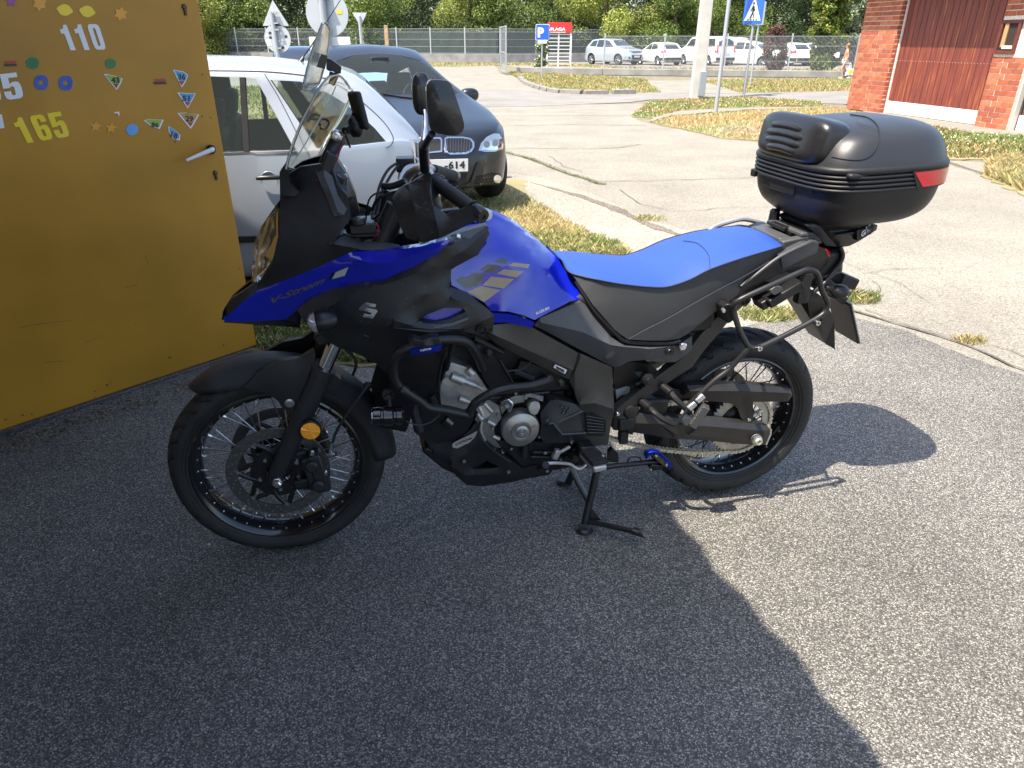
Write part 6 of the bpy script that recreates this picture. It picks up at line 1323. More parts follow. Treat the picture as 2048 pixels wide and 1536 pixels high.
badge([(354, 226), (372, 225), (376, 231), (382, 227), (398, 229), (392, 240), (381, 258)], BR, '29', ((370, 243), (386, 244), (370, 231)))
badge([(286.5, 241), (299, 238), (327, 239.5), (319, 258), (302, 252)], LG, '86', ((302, 254), (317, 255), (302, 244)), red=False)
badge([(336, 252), (348, 259), (360, 269.5), (359, 281), (346, 277), (337, 263)], LB2, '18', ((340, 273), (353, 279), (343, 262)), red=False)
def DPX(px, py, off=0.0): return plane_hit(px, py, D1 + DN * off, DN)
def dloc(p): return door.matrix_world.inverted() @ p
dl = door.matrix_world.inverted()
a = dl @ DPX(422, 299, .012); b_ = dl @ DPX(425, 299, .05); c = dl @ DPX(372, 321, .055)
v, f = lathegeo([(0, -.014), (.018, -.012), (.022, -.004), (.022, .004)], a, 'Y', 20); obj('handle_rosette', v, f, BLACK, door)
v, f = tubegeo([a, b_ + Vector((0, 0, 0)), b_.lerp(c, .25), c], [.009, .011, .0105, .0065], 12, smooth=3); obj('door_handle', v, f, mat('white_enamel', (.7, .7, .7), .3, coat=.4), door)
for p in ((369, 18), (431, 349)):
    e = dl @ DPX(*p); mb = MB().lathe([(0, -.008), (.009, -.008), (.012, -.004), (.012, .002)], e + Vector((0, 0, .008)), n=16); mb.box(e + Vector((0, -.004, -.012)), (.011, .009, .026)); mb.build('lock_cylinder', mat('old_brass', (.09, .07, .05), .45, metal=.8), door, bevel=.002)
for p in ((417, 25), (405, 149), (404, 233), (421, 235), (478, 537), (508, 705), (447, 690), (350, 284)):
    e = dl @ DPX(*p); mb = MB().lathe([(0, -.002), (.003, -.0015), (.004, .001)], e, n=8); mb.build('screw', mat('old_brass', (.09, .07, .05)), door)
# scuffs
SC = mat('bare_scuff', (.16, .09, .03), .6)
for pts in ([(40, 655), (80, 648), (142, 640)], [(290, 510), (296, 530)], [(170, 685), (205, 672)], [(250, 575), (275, 570)], [(90, 725), (125, 722)]):
    v2, f2 = ribbon2d(catmull([Vector((*p, 0)) for p in pts], 4), [.5 + 1.2 * random.random() for _ in range(4 * len(pts) - 3)]); project('scuff', v2, [tuple(reversed(q)) for q in f2], DT, SC, door, off=.0008)
CH = mat('rust_chip', (.12, .055, .025), .8, var=.3, vscale=40)
for k in range(46):
    t = random.random(); c = (510 * t, 893 - 178 * t - random.random() ** 2 * 60) if k < 34 else (random.uniform(20, 480), random.uniform(330, 820)); r = random.uniform(.8, 3.2) if k < 34 else random.uniform(.5, 1.2)
    decal('paint_chip', [(c[0] + r * random.uniform(.6, 1.6) * math.cos(a_), c[1] + r * random.uniform(.4, .9) * math.sin(a_)) for a_ in np.linspace(0, 5.5, 7)], DT, CH, door, step=9, off=.0008)
# garage: walls behind the camera and the tiled roof whose wavy edge draws the shade on the ground
PLAS = mat('cream_render', (.5, .44, .34), .85, var=.08, vscale=3, bump=.3, bscale=200)
gar = empty('garage', (0, 0, 0)); tag(gar, 'rendered garage at the left, outside the picture, whose roof shades the motorcycle', 'garage')
ED = Vector((-.302, .953, 0)).normalized(); RH = 2.7
sh = Vector((-.40, -.30, 0)) * RH        # from ground shade back up to the edge
P0 = Vector((.845, 1.084, 0)) + sh; CORN = P0 + ED * ((4.33 + sh.y - P0.y) / ED.y); BACK = P0 - ED * 7
EDN = Vector((-ED.y, ED.x, 0))           # towards the building
def wall(nm, a, b_, z0, z1, t=.2, m=PLAS):
    d = b_ - a; L = d.length; mid = (a + b_) / 2; mb = MB().box((mid.x, mid.y, (z0 + z1) / 2), (L, t, z1 - z0), Matrix.Rotation(math.atan2(d.y, d.x), 3, 'Z')); return mb.build(nm, m, gar)
hinge = D1 - DD * DW; inw = EDN * .16
WA = hinge - DD * .05 + EDN * .12
wall('wall', WA, WA + ED * .9, 0, 2.6); wall('lintel', WA - ED * 2.7, WA, 2.3, 2.6); wall('wall', WA - ED * 5.6, WA - ED * 2.7, 0, 2.6)
wall('wall', WA + ED * .9 + EDN * .1, WA + ED * .9 + EDN * 3, 0, 2.6); wall('wall', WA - ED * 5.6 + EDN * .1, WA - ED * 5.6 + EDN * 3, 0, 2.6); wall('wall', WA - ED * 5.6 + EDN * 3, WA + ED * .9 + EDN * 3, 0, 2.6)
FAR = CORN + Vector((-4.4, 0, 0)); BK2 = BACK + EDN * 3.6
eps = []
L = (CORN - BACK).length; n = 420
for i in range(n + 1):
    s = L * i / n; p = BACK + ED * s; wv = .009 * math.sin(s * 2 * math.pi / .25) + .006 * math.sin(s * 2 * math.pi / .61 + 1); eps.append(p - EDN * wv)
poly = [(p.x, p.y) for p in eps] + [(FAR.x, FAR.y), (BK2.x, BK2.y)]
v2, fs = tri2d(poly); vs = [Vector((a_, b2, RH)) for a_, b2 in v2]; k = len(vs); vs += [Vector((v.x, v.y, RH + .09)) for v in vs]
fs2 = [tuple(f) for f in fs] + [tuple(i + k for i in reversed(f)) for f in fs]; cnt = {(f[i], f[(i + 1) % 3]) for f in fs for i in range(3)}
fs2 += [(b2, a_, a_ + k, b2 + k) for a_, b2 in cnt if (b2, a_) not in cnt]
obj('roof', vs, fs2, mat('terracotta_roof', (.25, .11, .06), .8, var=.2, vscale=6), gar, angle=0)
wall('verge_board', BACK + EDN * .25, CORN + EDN * .25, 2.55, 2.69, .03, mat('brown_board', (.10, .06, .035), .6))

# ================================================================== CARS
GLASSD = mat('dark_car_glass', (.02, .025, .027), .05, coat=.5, spec=.8)
GLASSC = mat('car_glass', (.62, .74, .74), .02, trans=.97, ior=1.06, spec=.8)
INT = mat('car_interior', (.022, .022, .024), .8)
def lerpf(P, x):
    for (x0, y0), (x1, y1) in zip(P, P[1:]):
        if x <= x1: return y0 + (y1 - y0) * max(0, (x - x0)) / max(1e-6, x1 - x0)
    return P[-1][1]
def smoothf(P, x, w_=.07): return sum(lerpf(P, x + d * w_) * c for d, c in ((-1, .25), (-.5, .2), (0, .1), (.5, .2), (1, .25)))
def carbody(Lc, Wc, top, belt, bot, pl, N=64, inset=0, x0=None, x1=None, zb=None, tumble=.17, K=5, crown=.055):
    x0 = -Lc / 2 if x0 is None else x0; x1 = Lc / 2 if x1 is None else x1
    vs = []; rows = []
    for i in range(N + 1):
        t = i / N; x = x0 + (x1 - x0) * (.5 - .5 * math.cos(math.pi * t)) if inset == 0 else x0 + (x1 - x0) * t
        zt = smoothf(top, x) - inset; zs = min(smoothf(belt, x), zt - .035 + inset); b0 = smoothf(bot, x) if zb is None else zb; w_ = smoothf(pl, x) - inset
        kk = max(0, min(1, (zt - zs) / .42)); wr = w_ - tumble * kk - .05
        H = [(0, b0), (w_ * .80, b0), (w_ - .045, b0 + .03), (w_ - .012, b0 + (zs - b0) * .28), (w_, b0 + (zs - b0) * .6), (w_ - .018, zs - .04), (w_ - .035, zs), (w_ - .05 - (w_ - .05 - wr) * .55, zs + (zt - .07 * kk - zs) * .6), (wr, zt - crown * kk - .004), (wr * .86, zt - .40 * crown * kk), (wr * .5, zt - .10 * crown * kk - .002), (0, zt + .004)]
        Hc = catmull([Vector((0, a_, b2)) for a_, b2 in H], K); rows.append([(x, p.y, p.z) for p in Hc])
    m_ = len(rows[0]); ring = 2 * m_ - 2; vs = []; fs = []
    for r in rows: vs += [Vector(p) for p in r] + [Vector((p[0], -p[1], p[2])) for p in reversed(r[1:-1])]
    for i in range(N):
        for k in range(ring): k2 = (k + 1) % ring; fs.append((i * ring + k, (i + 1) * ring + k, (i + 1) * ring + k2, i * ring + k2))
    fs.append(tuple(range(ring))); fs.append(tuple(N * ring + k for k in range(ring - 1, -1, -1)))
    return vs, fs
def boolean(o, cutters):
    for c in [o] + list(cutters): fixn(c)
    for c in cutters: md = o.modifiers.new('b', 'BOOLEAN'); md.object = c; md.operation = 'DIFFERENCE'; md.solver = 'EXACT'
    bpy.context.view_layer.update(); dg = bpy.context.evaluated_depsgraph_get(); me = bpy.data.meshes.new_from_object(o.evaluated_get(dg)); o.modifiers.clear(); old = o.data; o.data = me
    for c in cutters: bpy.data.objects.remove(c)
def fixn(o):
    bm = bmesh.new(); bm.from_mesh(o.data); bmesh.ops.remove_doubles(bm, verts=bm.verts, dist=1e-5); bmesh.ops.recalc_face_normals(bm, faces=bm.faces); bm.to_mesh(o.data); bm.free(); return o
def side_prism(P, y0, y1, parent):
    v, f = prism(P, y0, y1); return obj('cut', v, f, None, parent, angle=0)
def front_prism(P, x0, x1, parent):   # P: (y, z)
    v, f = prism(P, x0, x1); return obj('cut', [Vector((a_.y, a_.x, a_.z)) for a_ in v], [tuple(reversed(q)) for q in f], None, parent, angle=0)
def onbody(name, P, axis, tree, m, parent, step=.08, off=.003, thick=0, mir=False, both=False, smooth=0):
    """P in (x,z) seen from the -y side, or (y,z) seen from front (-x) / rear (+x)"""
    o2 = densify([tuple(p) for p in P], step, smooth); v2, fs = tri2d(o2, (), step)
    def go(sgn, mirror):
        V = []; ok = True; mw = parent.matrix_world
        for a_, b2 in v2:
            if mirror: a_ = -a_
            if axis == 'side': o_, d = Vector((a_ if not mirror else -a_, sgn * -4, b2)), Vector((0, sgn * 1, 0))
            elif axis == 'front': o_, d = Vector((-6, a_, b2)), Vector((1, 0, 0))
            else: o_, d = Vector((6, a_, b2)), Vector((-1, 0, 0))
            h = tree.ray_cast(mw @ o_, (mw.to_3x3() @ d)); 
            if h[0] is None: V.append(None); continue
            nn = h[1] if h[1].dot(mw.to_3x3() @ d) < 0 else -h[1]; V.append(mw.inverted() @ (h[0] + nn * (off + thick)))
        F = [tuple(reversed(f)) if ((axis == 'side') and sgn > 0) or axis == 'front' else tuple(f) for f in fs if all(V[i] is not None for i in f)]
        if not F: return
        us = sorted({i for f in F for i in f}); mp_ = {u: i for i, u in enumerate(us)}; VV = [V[u] for u in us]; FF = [tuple(mp_[i] for i in f) for f in F]
        if thick:
            k = len(VV); dd = Vector((0, sgn, 0)) if axis == 'side' else Vector(((1 if axis == 'front' else -1), 0, 0)); VV += [p + dd * (thick + .01) for p in VV]; ed = {(f[i], f[(i + 1) % len(f)]) for f in FF for i in range(len(f))}
            FF += [(b2, a_, a_ + k, b2 + k) for a_, b2 in ed if (b2, a_) not in ed]
        obj(name, VV, FF, m, parent, angle=40)
    go(1, False)
    if axis == 'side' and both: go(-1, False)
    if axis != 'side' and mir: go(1, True)
def wheel(c, R, wd, parent, sgn, n=28, spokes=7, rimm=None):
    W = empty('wheel', c, 0, parent); y = wd / 2 * sgn
    v, f = lathegeo([(R * .66, y * .9), (R * .74, y * 1.04), (R * .93, y), (R, y * .7), (R, -y * .7), (R * .93, -y), (R * .6, -y)], n=n); obj('tyre', v, f, RUBBER, W, angle=40)
    rimm = rimm or mat('alloy_rim', (.5, .5, .52), .3, metal=.9)
    mb = MB().lathe([(R * .60, y * .6), (R * .62, y * 1.0), (R * .67, y * 1.02), (R * .68, y * .8)], n=n).lathe([(0, y * .82), (R * .13, y * .82), (R * .16, y * .6)], n=12)
    for k in range(spokes):
        a_ = 2 * math.pi * k / spokes; mb.tube([Vector((R * .1 * math.cos(a_), y * .7, R * .1 * math.sin(a_))), Vector((R * .63 * math.cos(a_), y * .85, R * .63 * math.sin(a_)))], R * .065, 5)
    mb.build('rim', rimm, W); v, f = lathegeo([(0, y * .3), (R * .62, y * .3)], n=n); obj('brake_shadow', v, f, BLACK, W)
def car(label, name, cat, loc, yaw, Lc, Wc, top, belt, pl, wb, R, paint, win, wind=None, rearw=None, hollow=False, N=56, group=None, bot=None, z0=0, front=None, rear=None, tumble=.17, K=4, glass=None, crown=.055):
    root = empty(name, (loc[0], loc[1], z0), yaw); tag(root, label, cat, group); bpy.context.view_layer.update()
    bot = bot or [(-Lc / 2, .28), (-Lc / 2 + .3, .2), (Lc / 2 - .3, .2), (Lc / 2, .3)]
    v, f = carbody(Lc, Wc, top, belt, bot, pl, N, tumble=tumble, K=K, crown=crown); body = obj('body', v, f, paint, root, angle=50); bpy.context.view_layer.update(); T = bvh([body])
    cut = []
    for x in wb:
        for s in (-1, 1):
            v, f = lathegeo([(0, -.17), (R + .055, -.17), (R + .055, .17), (0, .17)], (x, s * (Wc / 2 - .10), R), n=28); cut.append(obj('cut', v, f, None, root, angle=0))
    if hollow:
        cx0, cx1 = hollow; v, f = carbody(Lc, Wc, top, belt, bot, pl, 26, .045, cx0, cx1, .32, tumble, K=2, crown=crown); cut.append(obj('cut', v, f, None, root, angle=0))
        for P in win: cut.append(side_prism(P, -1.4, 1.4, root))
        if wind: cut.append(front_prism(wind, -3, 0, root))
        if rearw: cut.append(front_prism(rearw, 0, 3, root))
    boolean(body, cut)
    if not body.data.materials: body.data.materials.append(paint)
    body.data.materials.append(INT); body.data.materials.append(BLACK)
    mw = body.matrix_world
    for p in body.data.polygons:
        c = mw @ p.center; h = T.find_nearest(c); p.material_index = 1 if (h[3] is not None and h[3] > .012) else 0
    body.data.polygons.foreach_set('use_smooth', [True] * len(body.data.polygons)); body.data.set_sharp_from_angle(angle=math.radians(40))
    gm = glass or (GLASSC if hollow else GLASSD)
    for P in win: onbody('side_window', P, 'side', T, gm, root, step=.12, off=.001 if hollow else .004, both=True)
    if wind: onbody('windscreen', wind, 'front', T, gm, root, step=.16, off=.001 if hollow else .004)
    if rearw: onbody('rear_window', rearw, 'rear', T, gm, root, step=.16, off=.001 if hollow else .004)
    for x in wb:
        for s in (-1, 1): wheel((x, s * (Wc / 2 - .13), R), R, .19, root, s)
    for spec in (front or []): nm, P, m_, kw = (*spec, {}) if len(spec) == 3 else spec; onbody(nm, P, 'front', T, m_, root, **kw)
    for spec in (rear or []): nm, P, m_, kw = (*spec, {}) if len(spec) == 3 else spec; onbody(nm, P, 'rear', T, m_, root, **kw)
    return root, T
def seats(root, xs, ys, z, m=INT):
    for x in xs:
        for y in ys:
            mb = MB(); mb.box((x, y, z + .12), (.48, .46, .14)); mb.box((x + .25, y, z + .42), (.13, .44, .56), Matrix.Rotation(.2, 3, 'Y')); mb.box((x + .32, y, z + .78), (.09, .26, .17), Matrix.Rotation(.15, 3, 'Y')); mb.build('seat', m, root, bevel=.03)
SILVERP = mat('silver_car_paint', (.36, .40, .455), .34, metal=.4, coat=.8, var=.02, vscale=3)
# --- silver hatchback beside the door
stop = [(-2.1, .5), (-2.08, .62), (-1.95, .76), (-1.2, .93), (-1.0, .98), (-.42, 1.33), (-.1, 1.42), (.5, 1.45), (1.1, 1.435), (1.5, 1.39), (1.66, 1.35), (1.98, 1.02), (2.05, .9), (2.09, .7), (2.1, .5)]
sbelt = [(-2.1, .55), (-1.2, .88), (.2, .93), (1.2, .965), (1.9, 1.0), (2.1, .9)]
spl = [(-2.1, .55), (-2.0, .70), (-1.7, .80), (-1.2, .84), (1.4, .845), (1.8, .80), (2.0, .73), (2.1, .62)]
SC_ = (-2.66, 4.80); SY = math.radians(13.1)
def sil_xz(pts):
    rt = empty('tmp', (SC_[0], SC_[1], 0), SY); bpy.context.view_layer.update(); v, f = carbody(4.2, 1.69, stop, sbelt, [(-2.1, .28), (-1.8, .2), (1.8, .2), (2.1, .3)], spl, 64)
    o = obj('tmp', v, f, None, rt); bpy.context.view_layer.update(); T = bvh([o]); inv = rt.matrix_world.inverted(); out = []
    for p in pts:
        h = T.ray_cast(CPOS, ray(*p).normalized())[0]
        q = inv @ h if h else None; out.append((q.x, q.z) if q else None)
    bpy.data.objects.remove(o); bpy.data.objects.remove(rt); return [q for q in out if q]
w1 = sil_xz([(400, 152), (479, 155), (487, 303), (415, 305)]); w2 = sil_xz([(490, 155), (512, 158), (580, 282), (589, 300), (498, 302)]); w3 = sil_xz([(541, 160), (600, 163), (640, 176), (680, 201), (716, 226), (750, 257), (772, 283), (690, 292), (632, 296)])
sil, ST_ = car('silver hatchback parked beside the yellow door, right behind the motorcycle screen', 'silver_car', 'car', SC_, SY, 4.2, 1.69, stop, sbelt, spl, (-1.28, 1.47), .30, SILVERP,
     [w1, w2, w3, [(-.85, .96), (-.35, 1.27), (-.05, 1.34), (.02, .96)]], None, [(-.52, 1.08), (-.47, 1.30), (.47, 1.30), (.52, 1.08)], hollow=(-1.25, 1.75), N=64,
     rear=[('tail_lamp', [(-.75, .66), (-.74, .84), (-.60, .84), (-.58, .68)], TAILR, dict(mir=True, thick=.012, step=.05)), ('reversing_lamp', [(-.74, .845), (-.72, .98), (-.61, .98), (-.60, .845)], mat('smoky_lens', (.3, .3, .32), .1, coat=1), dict(mir=True, thick=.012, step=.05)), ('bumper', [(-.8, .32), (-.8, .5), (.8, .5), (.8, .32)], MATTE, dict(thick=.02))])
seats(sil, (-.55, .45), (-.38, .38), .34)
SBV = bvh([o for o in sil.children if o.name.startswith('body')])
for q in ([(400, 141), (520, 143), (600, 150), (694, 163)],): v2, f2 = ribbon2d(catmull([Vector((*p, 0)) for p in q], 6), 1.8); project('roof_gutter', v2, f2, ST_, BLACK, sil, off=.003)
for q in ([(529, 148), (560, 200), (600, 280), (622, 330), (628, 420), (620, 560)],): v2, f2 = ribbon2d(catmull([Vector((*p, 0)) for p in q], 6), 1.6); project('door_gap', v2, f2, ST_, BLACK, sil, off=.002)
v2, f2 = ribbon2d(catmull([Vector((*p, 0)) for p in ((660, 160), (700, 185), (745, 222), (772, 250), (786, 275), (782, 290), (772, 296))], 6), 1.5); project('quarter_gap', v2, f2, ST_, BLACK, sil, off=.002)
for P in ([(400, 307), (500, 304), (592, 302), (592, 306), (500, 309), (400, 312)], [(486, 155), (490, 155), (499, 303), (494, 303)], [(479, 155), (486, 155), (494, 303), (487, 303)]): decal('window_trim', P, ST_, BLACK, sil, step=14, thick=.003)
for P in ([(400, 474), (500, 472), (640, 466), (640, 478), (500, 484), (400, 487)],): decal('side_moulding', P, ST_, MATTE, sil, step=14, thick=.012); 
inv = sil.matrix_world.inverted()
def sp(px, py, o_=0.0): h = ST_.ray_cast(CPOS, ray(px, py).normalized()); return inv @ (h[0] - ray(px, py).normalized() * o_)
v, f = lathegeo([(0, .004), (.03, .002), (.048, -.003), (.05, .001)], sp(538, 360), 'Y', 24); obj('handle_cup', [Vector((p.x, p.y, p.z)) for p in v], f, SILVERP, sil)
v, f = tubegeo([sp(513, 357, .03), sp(522, 356, .04), sp(560, 355, .04), sp(574, 354, .02)], [.010, .013, .012, .008], 10); obj('door_handle', v, f, BLACK, sil)
ab = inv @ plane_hit(602, 124, Vector((0, 4.95, 0)), Vector((0, 1, 0))); v, f = tubegeo([ab + Vector((-.03, 0, -.03)), ab, ab + Vector((.02, 0, .03))], [.03, .018, .008], 10); obj('antenna_base', v, f, BLACK, sil)
ae = inv @ plane_hit(700, -30, Vector((0, 4.95, 0)), Vector((0, 1, 0))); v, f = tubegeo([ab + Vector((.01, 0, .02)), ab.lerp(ae, .22), ae], [.005, .004, .0018], 6); obj('antenna', v, f, BLACK, sil)
# --- black saloon
BMWP = mat('black_metallic_paint', (.006, .0065, .009), .34, metal=0, coat=.38, coatr=.03)
GRILL = mat('grille_chrome', (.6, .6, .62), .15, metal=1)
btop = [(-2.26, .5), (-2.24, .66), (-2.15, .74), (-1.9, .81), (-1.3, .92), (-.95, .99), (-.25, 1.36), (.1, 1.46), (.5, 1.475), (1.0, 1.43), (1.6, 1.18), (1.75, 1.12), (2.15, 1.08), (2.24, .9), (2.26, .5)]
bbelt = [(-2.26, .5), (-2.1, .66), (-1.9, .74), (-1.0, .9), (1.5, .98), (2.26, .9)]
bpl = [(-2.26, .30), (-2.22, .50), (-2.1, .68), (-1.9, .80), (-1.5, .885), (1.2, .90), (1.8, .84), (2.26, .62)]
BC = (-1.585, 8.72); bh = Vector((.42, -.907)); BYW = math.atan2(.907, -.42)
sal, SAT = car('glossy black saloon facing the camera with number plate ending 614', 'black_saloon', 'car', BC, BYW, 4.52, 1.80, btop, bbelt, bpl, (-1.48, 1.28), .32, BMWP,
     [[(-.62, 1.02), (-.1, 1.33), (.25, 1.38), (.28, 1.03)], [(.33, 1.03), (.33, 1.38), (.9, 1.36), (1.25, 1.2), (1.2, 1.06)]], [(-.70, 1.0), (-.50, 1.30), (-.25, 1.37), (0, 1.39), (.25, 1.37), (.50, 1.30), (.70, 1.0), (0, 1.01)], [(-.6, 1.14), (-.5, 1.36), (.5, 1.36), (.6, 1.14)], hollow=(-.98, 1.5), N=64, z0=.02, tumble=.22, crown=.115)
seats(sal, (-.1, .95), (-.4, .4), .42)
mb = MB(); mb.box((-.75, 0, .95), (.4, 1.3, .12)); mb.build('dashboard', INT, sal, bevel=.03); v, f = tubegeo([Vector((-.48 + .08 * math.sin(t), -.38 + .18 * math.cos(t), .98 + .16 * math.sin(t))) for t in np.linspace(0, 2 * math.pi, 20, endpoint=False)], .014, 8, closed=True); obj('steering_wheel', v, f, GREYP, sal)
mb = MB(); mb.box((-.32, 0, 1.32), (.03, .2, .06)); mb.build('rear_view_mirror', BLACK, sal, bevel=.01)
def fb(nm, P, m_, **k): return decal(nm, P, SAT, m_, sal, **{**dict(step=6), **k})
fb('kidney_surround', [(889, 277), (893, 274), (925, 274), (941, 277), (948, 285), (948, 296), (943, 304), (932, 308), (900, 309), (891, 306), (888, 295)], GRILL, thick=.008)
KB = mat('grille_black', (.004, .004, .004), .6)
fb('kidney_opening', [(891, 279), (895, 277), (924, 277), (939, 280), (944, 287), (944, 296), (939, 302), (930, 305), (901, 306), (893, 303)], KB, thick=.0095)
for i in range(9): fb('grille_bar', [(893.8 + i * 5.6, 277.5), (894.9 + i * 5.6, 277.5), (895.2 + i * 5.4, 305), (894.2 + i * 5.4, 305)], mat('grille_bar', (.2, .2, .21), .3, metal=1), thick=.014, step=12)
fb('kidney_surround', [(842, 277), (880, 275), (884, 280), (884, 305), (852, 308), (842, 300)], GRILL, thick=.008); fb('kidney_opening', [(845, 280), (878, 278), (881, 282), (881, 302), (854, 305), (845, 298)], KB, thick=.0095)
fb('headlight', [(957, 302), (962, 286), (972, 275), (986, 268), (997, 268), (1003, 277), (1005, 290), (1004, 299), (990, 303), (970, 304)], mat('headlight_glass', (.35, .36, .38), .08, metal=.6, coat=1), thick=.008)
fb('headlight_chrome', [(960, 301), (966, 289), (980, 283), (1001, 285), (1002, 297), (988, 300)], LAMP, thick=.010)
for c in ((972, 289), (989, 286)): fb('headlight_lens', oval(c, 6, 7, 0, 12), mat('lens_dark', (.12, .12, .13), .1, coat=1), thick=.014); fb('headlight_ring', oval(c, 7, 8, 0, 14), GRILL, thick=.012, holes=[oval(c, 5.6, 6.6, 0, 12)])
fb('number_plate', [(838, 320), (935, 317), (935, 342), (838, 346)], mat('plate_white', (.75, .75, .73)), thick=.012, step=12)
PLT = bvh([o for o in sal.children if o.name.startswith('number_plate')]); text_px('plate_number', 'KLM-614'[3:], (889, 338.5), (930, 337), (889, 323), PLT, BK, sal, bold=.045, space=1.1, off=.002)
fb('lower_grille', [(850, 352), (936, 346), (925, 372), (855, 376)], KB, thick=.004); fb('fog_grille', [(951, 353), (988, 345), (1000, 347), (1003, 366), (992, 372), (950, 375), (944, 366)], KB, thick=.004)
for i in range(6):
    for j in range(3): fb('grille_mesh', oval((954 + i * 6 + (j % 2) * 3, 356 + j * 6 - i * .6), 2.4, 2.2, 0, 6), mat('mesh_dark', (.04, .04, .045), .3, metal=.6), thick=.007, step=9)
fb('fog_lamp', oval((993, 357), 7.5, 8, 0, 16), LAMP, thick=.012); fb('bumper_blade', [(918, 375), (940, 364), (955, 324), (958, 325), (946, 366), (935, 376)], BMWP, thick=.02)
fb('badge', oval((886, 268), 4, 2.5, 0, 12), mat('badge_blue', (.2, .3, .5), .2), thick=.006)
fb('wiper', [(745, 186), (800, 192), (845, 196), (905, 194), (905, 197), (845, 200), (800, 195)], BLACK, thick=.01, step=10)
invb = sal.matrix_world.inverted(); mc = invb @ Vector((-.50, 8.72, .97)); 
ell('mirror_shell', mc, (.075, .11, .075), BMWP, sal, p=.8); mb = MB().tube([mc, mc + Vector((.02, .16 if mc.y < 0 else -.16, -.05))], .03, 8); mb.build('mirror_foot', BMWP, sal)
ell('mirror_shell', Vector((mc.x, -mc.y, mc.z)), (.075, .11, .075), BMWP, sal, p=.8)
# --- dark estate behind
dtop = [(-2.2, .5), (-2.15, .7), (-1.3, .95), (-1.0, 1.02), (-.3, 1.42), (0, 1.5), (.6, 1.52), (1.6, 1.48), (1.95, 1.1), (2.15, 1.0), (2.2, .5)]
dbelt = [(-2.2, .6), (-1.2, .9), (2.2, 1.0)]; dpl = [(-2.2, .6), (-1.9, .8), (-1.2, .88), (1.6, .88), (2.0, .8), (2.2, .65)]
car('dark blue hatchback roof showing between the silver car and the black saloon', 'dark_hatchback', 'car', (-5.75, 21.0), math.radians(103), 4.3, 1.76, dtop, dbelt, dpl, (-1.3, 1.3), .31, mat('dark_blue_paint', (.012, .016, .03), .2, coat=1), [[(-.7, 1.05), (-.15, 1.36), (.3, 1.4), (.35, 1.06)], [(.4, 1.06), (.4, 1.4), (1.3, 1.36), (1.6, 1.1)]], [(-.66, 1.06), (-.52, 1.4), (.52, 1.4), (.66, 1.06)], [(-.6, 1.12), (-.5, 1.38), (.5, 1.38), (.6, 1.12)], N=32, z0=-.12)
# --- car park
WHP = mat('white_car_paint', (.72, .72, .70), .3, coat=.8); SLP = mat('silver_suv_paint', (.42, .47, .52), .3, metal=.4, coat=.8); DKP = mat('dark_grey_paint', (.03, .033, .04), .25, coat=.9)
suvtop = [(-2.26, .6), (-2.22, .92), (-2.1, 1.0), (-1.3, 1.12), (-1.05, 1.18), (-.4, 1.6), (-.05, 1.69), (.8, 1.70), (1.6, 1.62), (2.0, 1.2), (2.15, 1.05), (2.26, .6)]
suvbelt = [(-2.26, .7), (-2.0, .92), (-1.2, 1.03), (2.0, 1.12), (2.26, .95)]; suvpl = [(-2.26, .62), (-2.15, .76), (-1.8, .87), (-1.3, .92), (1.5, .92), (2.0, .84), (2.26, .68)]
def suvfront(): return [('headlight', [(-.84, .86), (-.82, .98), (-.5, .92), (-.48, .84)], LAMP, dict(mir=True, thick=.01)), ('upper_grille', [(-.45, .80), (-.45, .9), (.45, .9), (.45, .80)], GREYP, dict(thick=.01)), ('lower_grille', [(-.45, .36), (-.5, .66), (.5, .66), (.45, .36)], INT, dict(thick=.006)), ('fog_grille', [(-.85, .4), (-.8, .6), (-.6, .55), (-.58, .38)], INT, dict(mir=True)), ('number_plate', [(-.27, .5), (-.27, .61), (.27, .61), (.27, .5)], mat('plate_white', (.7, .7, .7)), dict(thick=.016)), ('bumper', [(-.85, .28), (-.85, .36), (.85, .36), (.85, .28)], MATTE, dict(thick=.01))]
def backs(zl, zh, w_=.82): return [('tail_lamp', [(-w_, zl), (-w_ + .02, zh), (-w_ + .2, zh), (-w_ + .2, zl + .06)], TAILR, dict(mir=True, thick=.01, step=.06)), ('number_plate', [(-.26, zl - .05), (-.26, zl + .07), (.26, zl + .07), (.26, zl - .05)], mat('plate_white', (.7, .7, .7)), dict(thick=.012)), ('bumper', [(-.8, .3), (-.8, .52), (.8, .52), (.8, .3)], MATTE, dict(thick=.015))]
suvwin = [[(-.75, 1.16), (-.2, 1.54), (.15, 1.6), (.18, 1.14)], [(.24, 1.14), (.22, 1.6), (.85, 1.6), (.92, 1.15)], [(1.0, 1.16), (.93, 1.59), (1.4, 1.52), (1.65, 1.2)]]
GRP = 'cars in the car park behind the fence'
def head(px, py, dx, dy): p = G(px, py); return (p.x, p.y), math.atan2(-dy, -dx)
p, y = head(1226, 129, .62, -.78); car('silver grey SUV facing forwards, leftmost car in the car park', 'parked_car', 'car', p, y, 4.52, 1.84, suvtop, suvbelt, suvpl, (-1.3, 1.38), .35, SLP, suvwin, [(-.72, 1.22), (-.58, 1.58), (.58, 1.58), (.72, 1.22)], [(-.6, 1.25), (-.5, 1.55), (.5, 1.55), (.6, 1.25)], N=36, group=GRP, front=suvfront(), K=3)
htop = [(-1.98, .55), (-1.95, .7), (-1.2, .92), (-.95, 1.0), (-.3, 1.38), (0, 1.46), (.6, 1.48), (1.3, 1.42), (1.75, 1.05), (1.93, .95), (1.98, .5)]; hbelt = [(-1.98, .6), (-1.1, .9), (1.4, 1.02), (1.98, .95)]; hpl = [(-1.98, .55), (-1.7, .78), (-1.1, .86), (1.3, .86), (1.75, .78), (1.98, .6)]
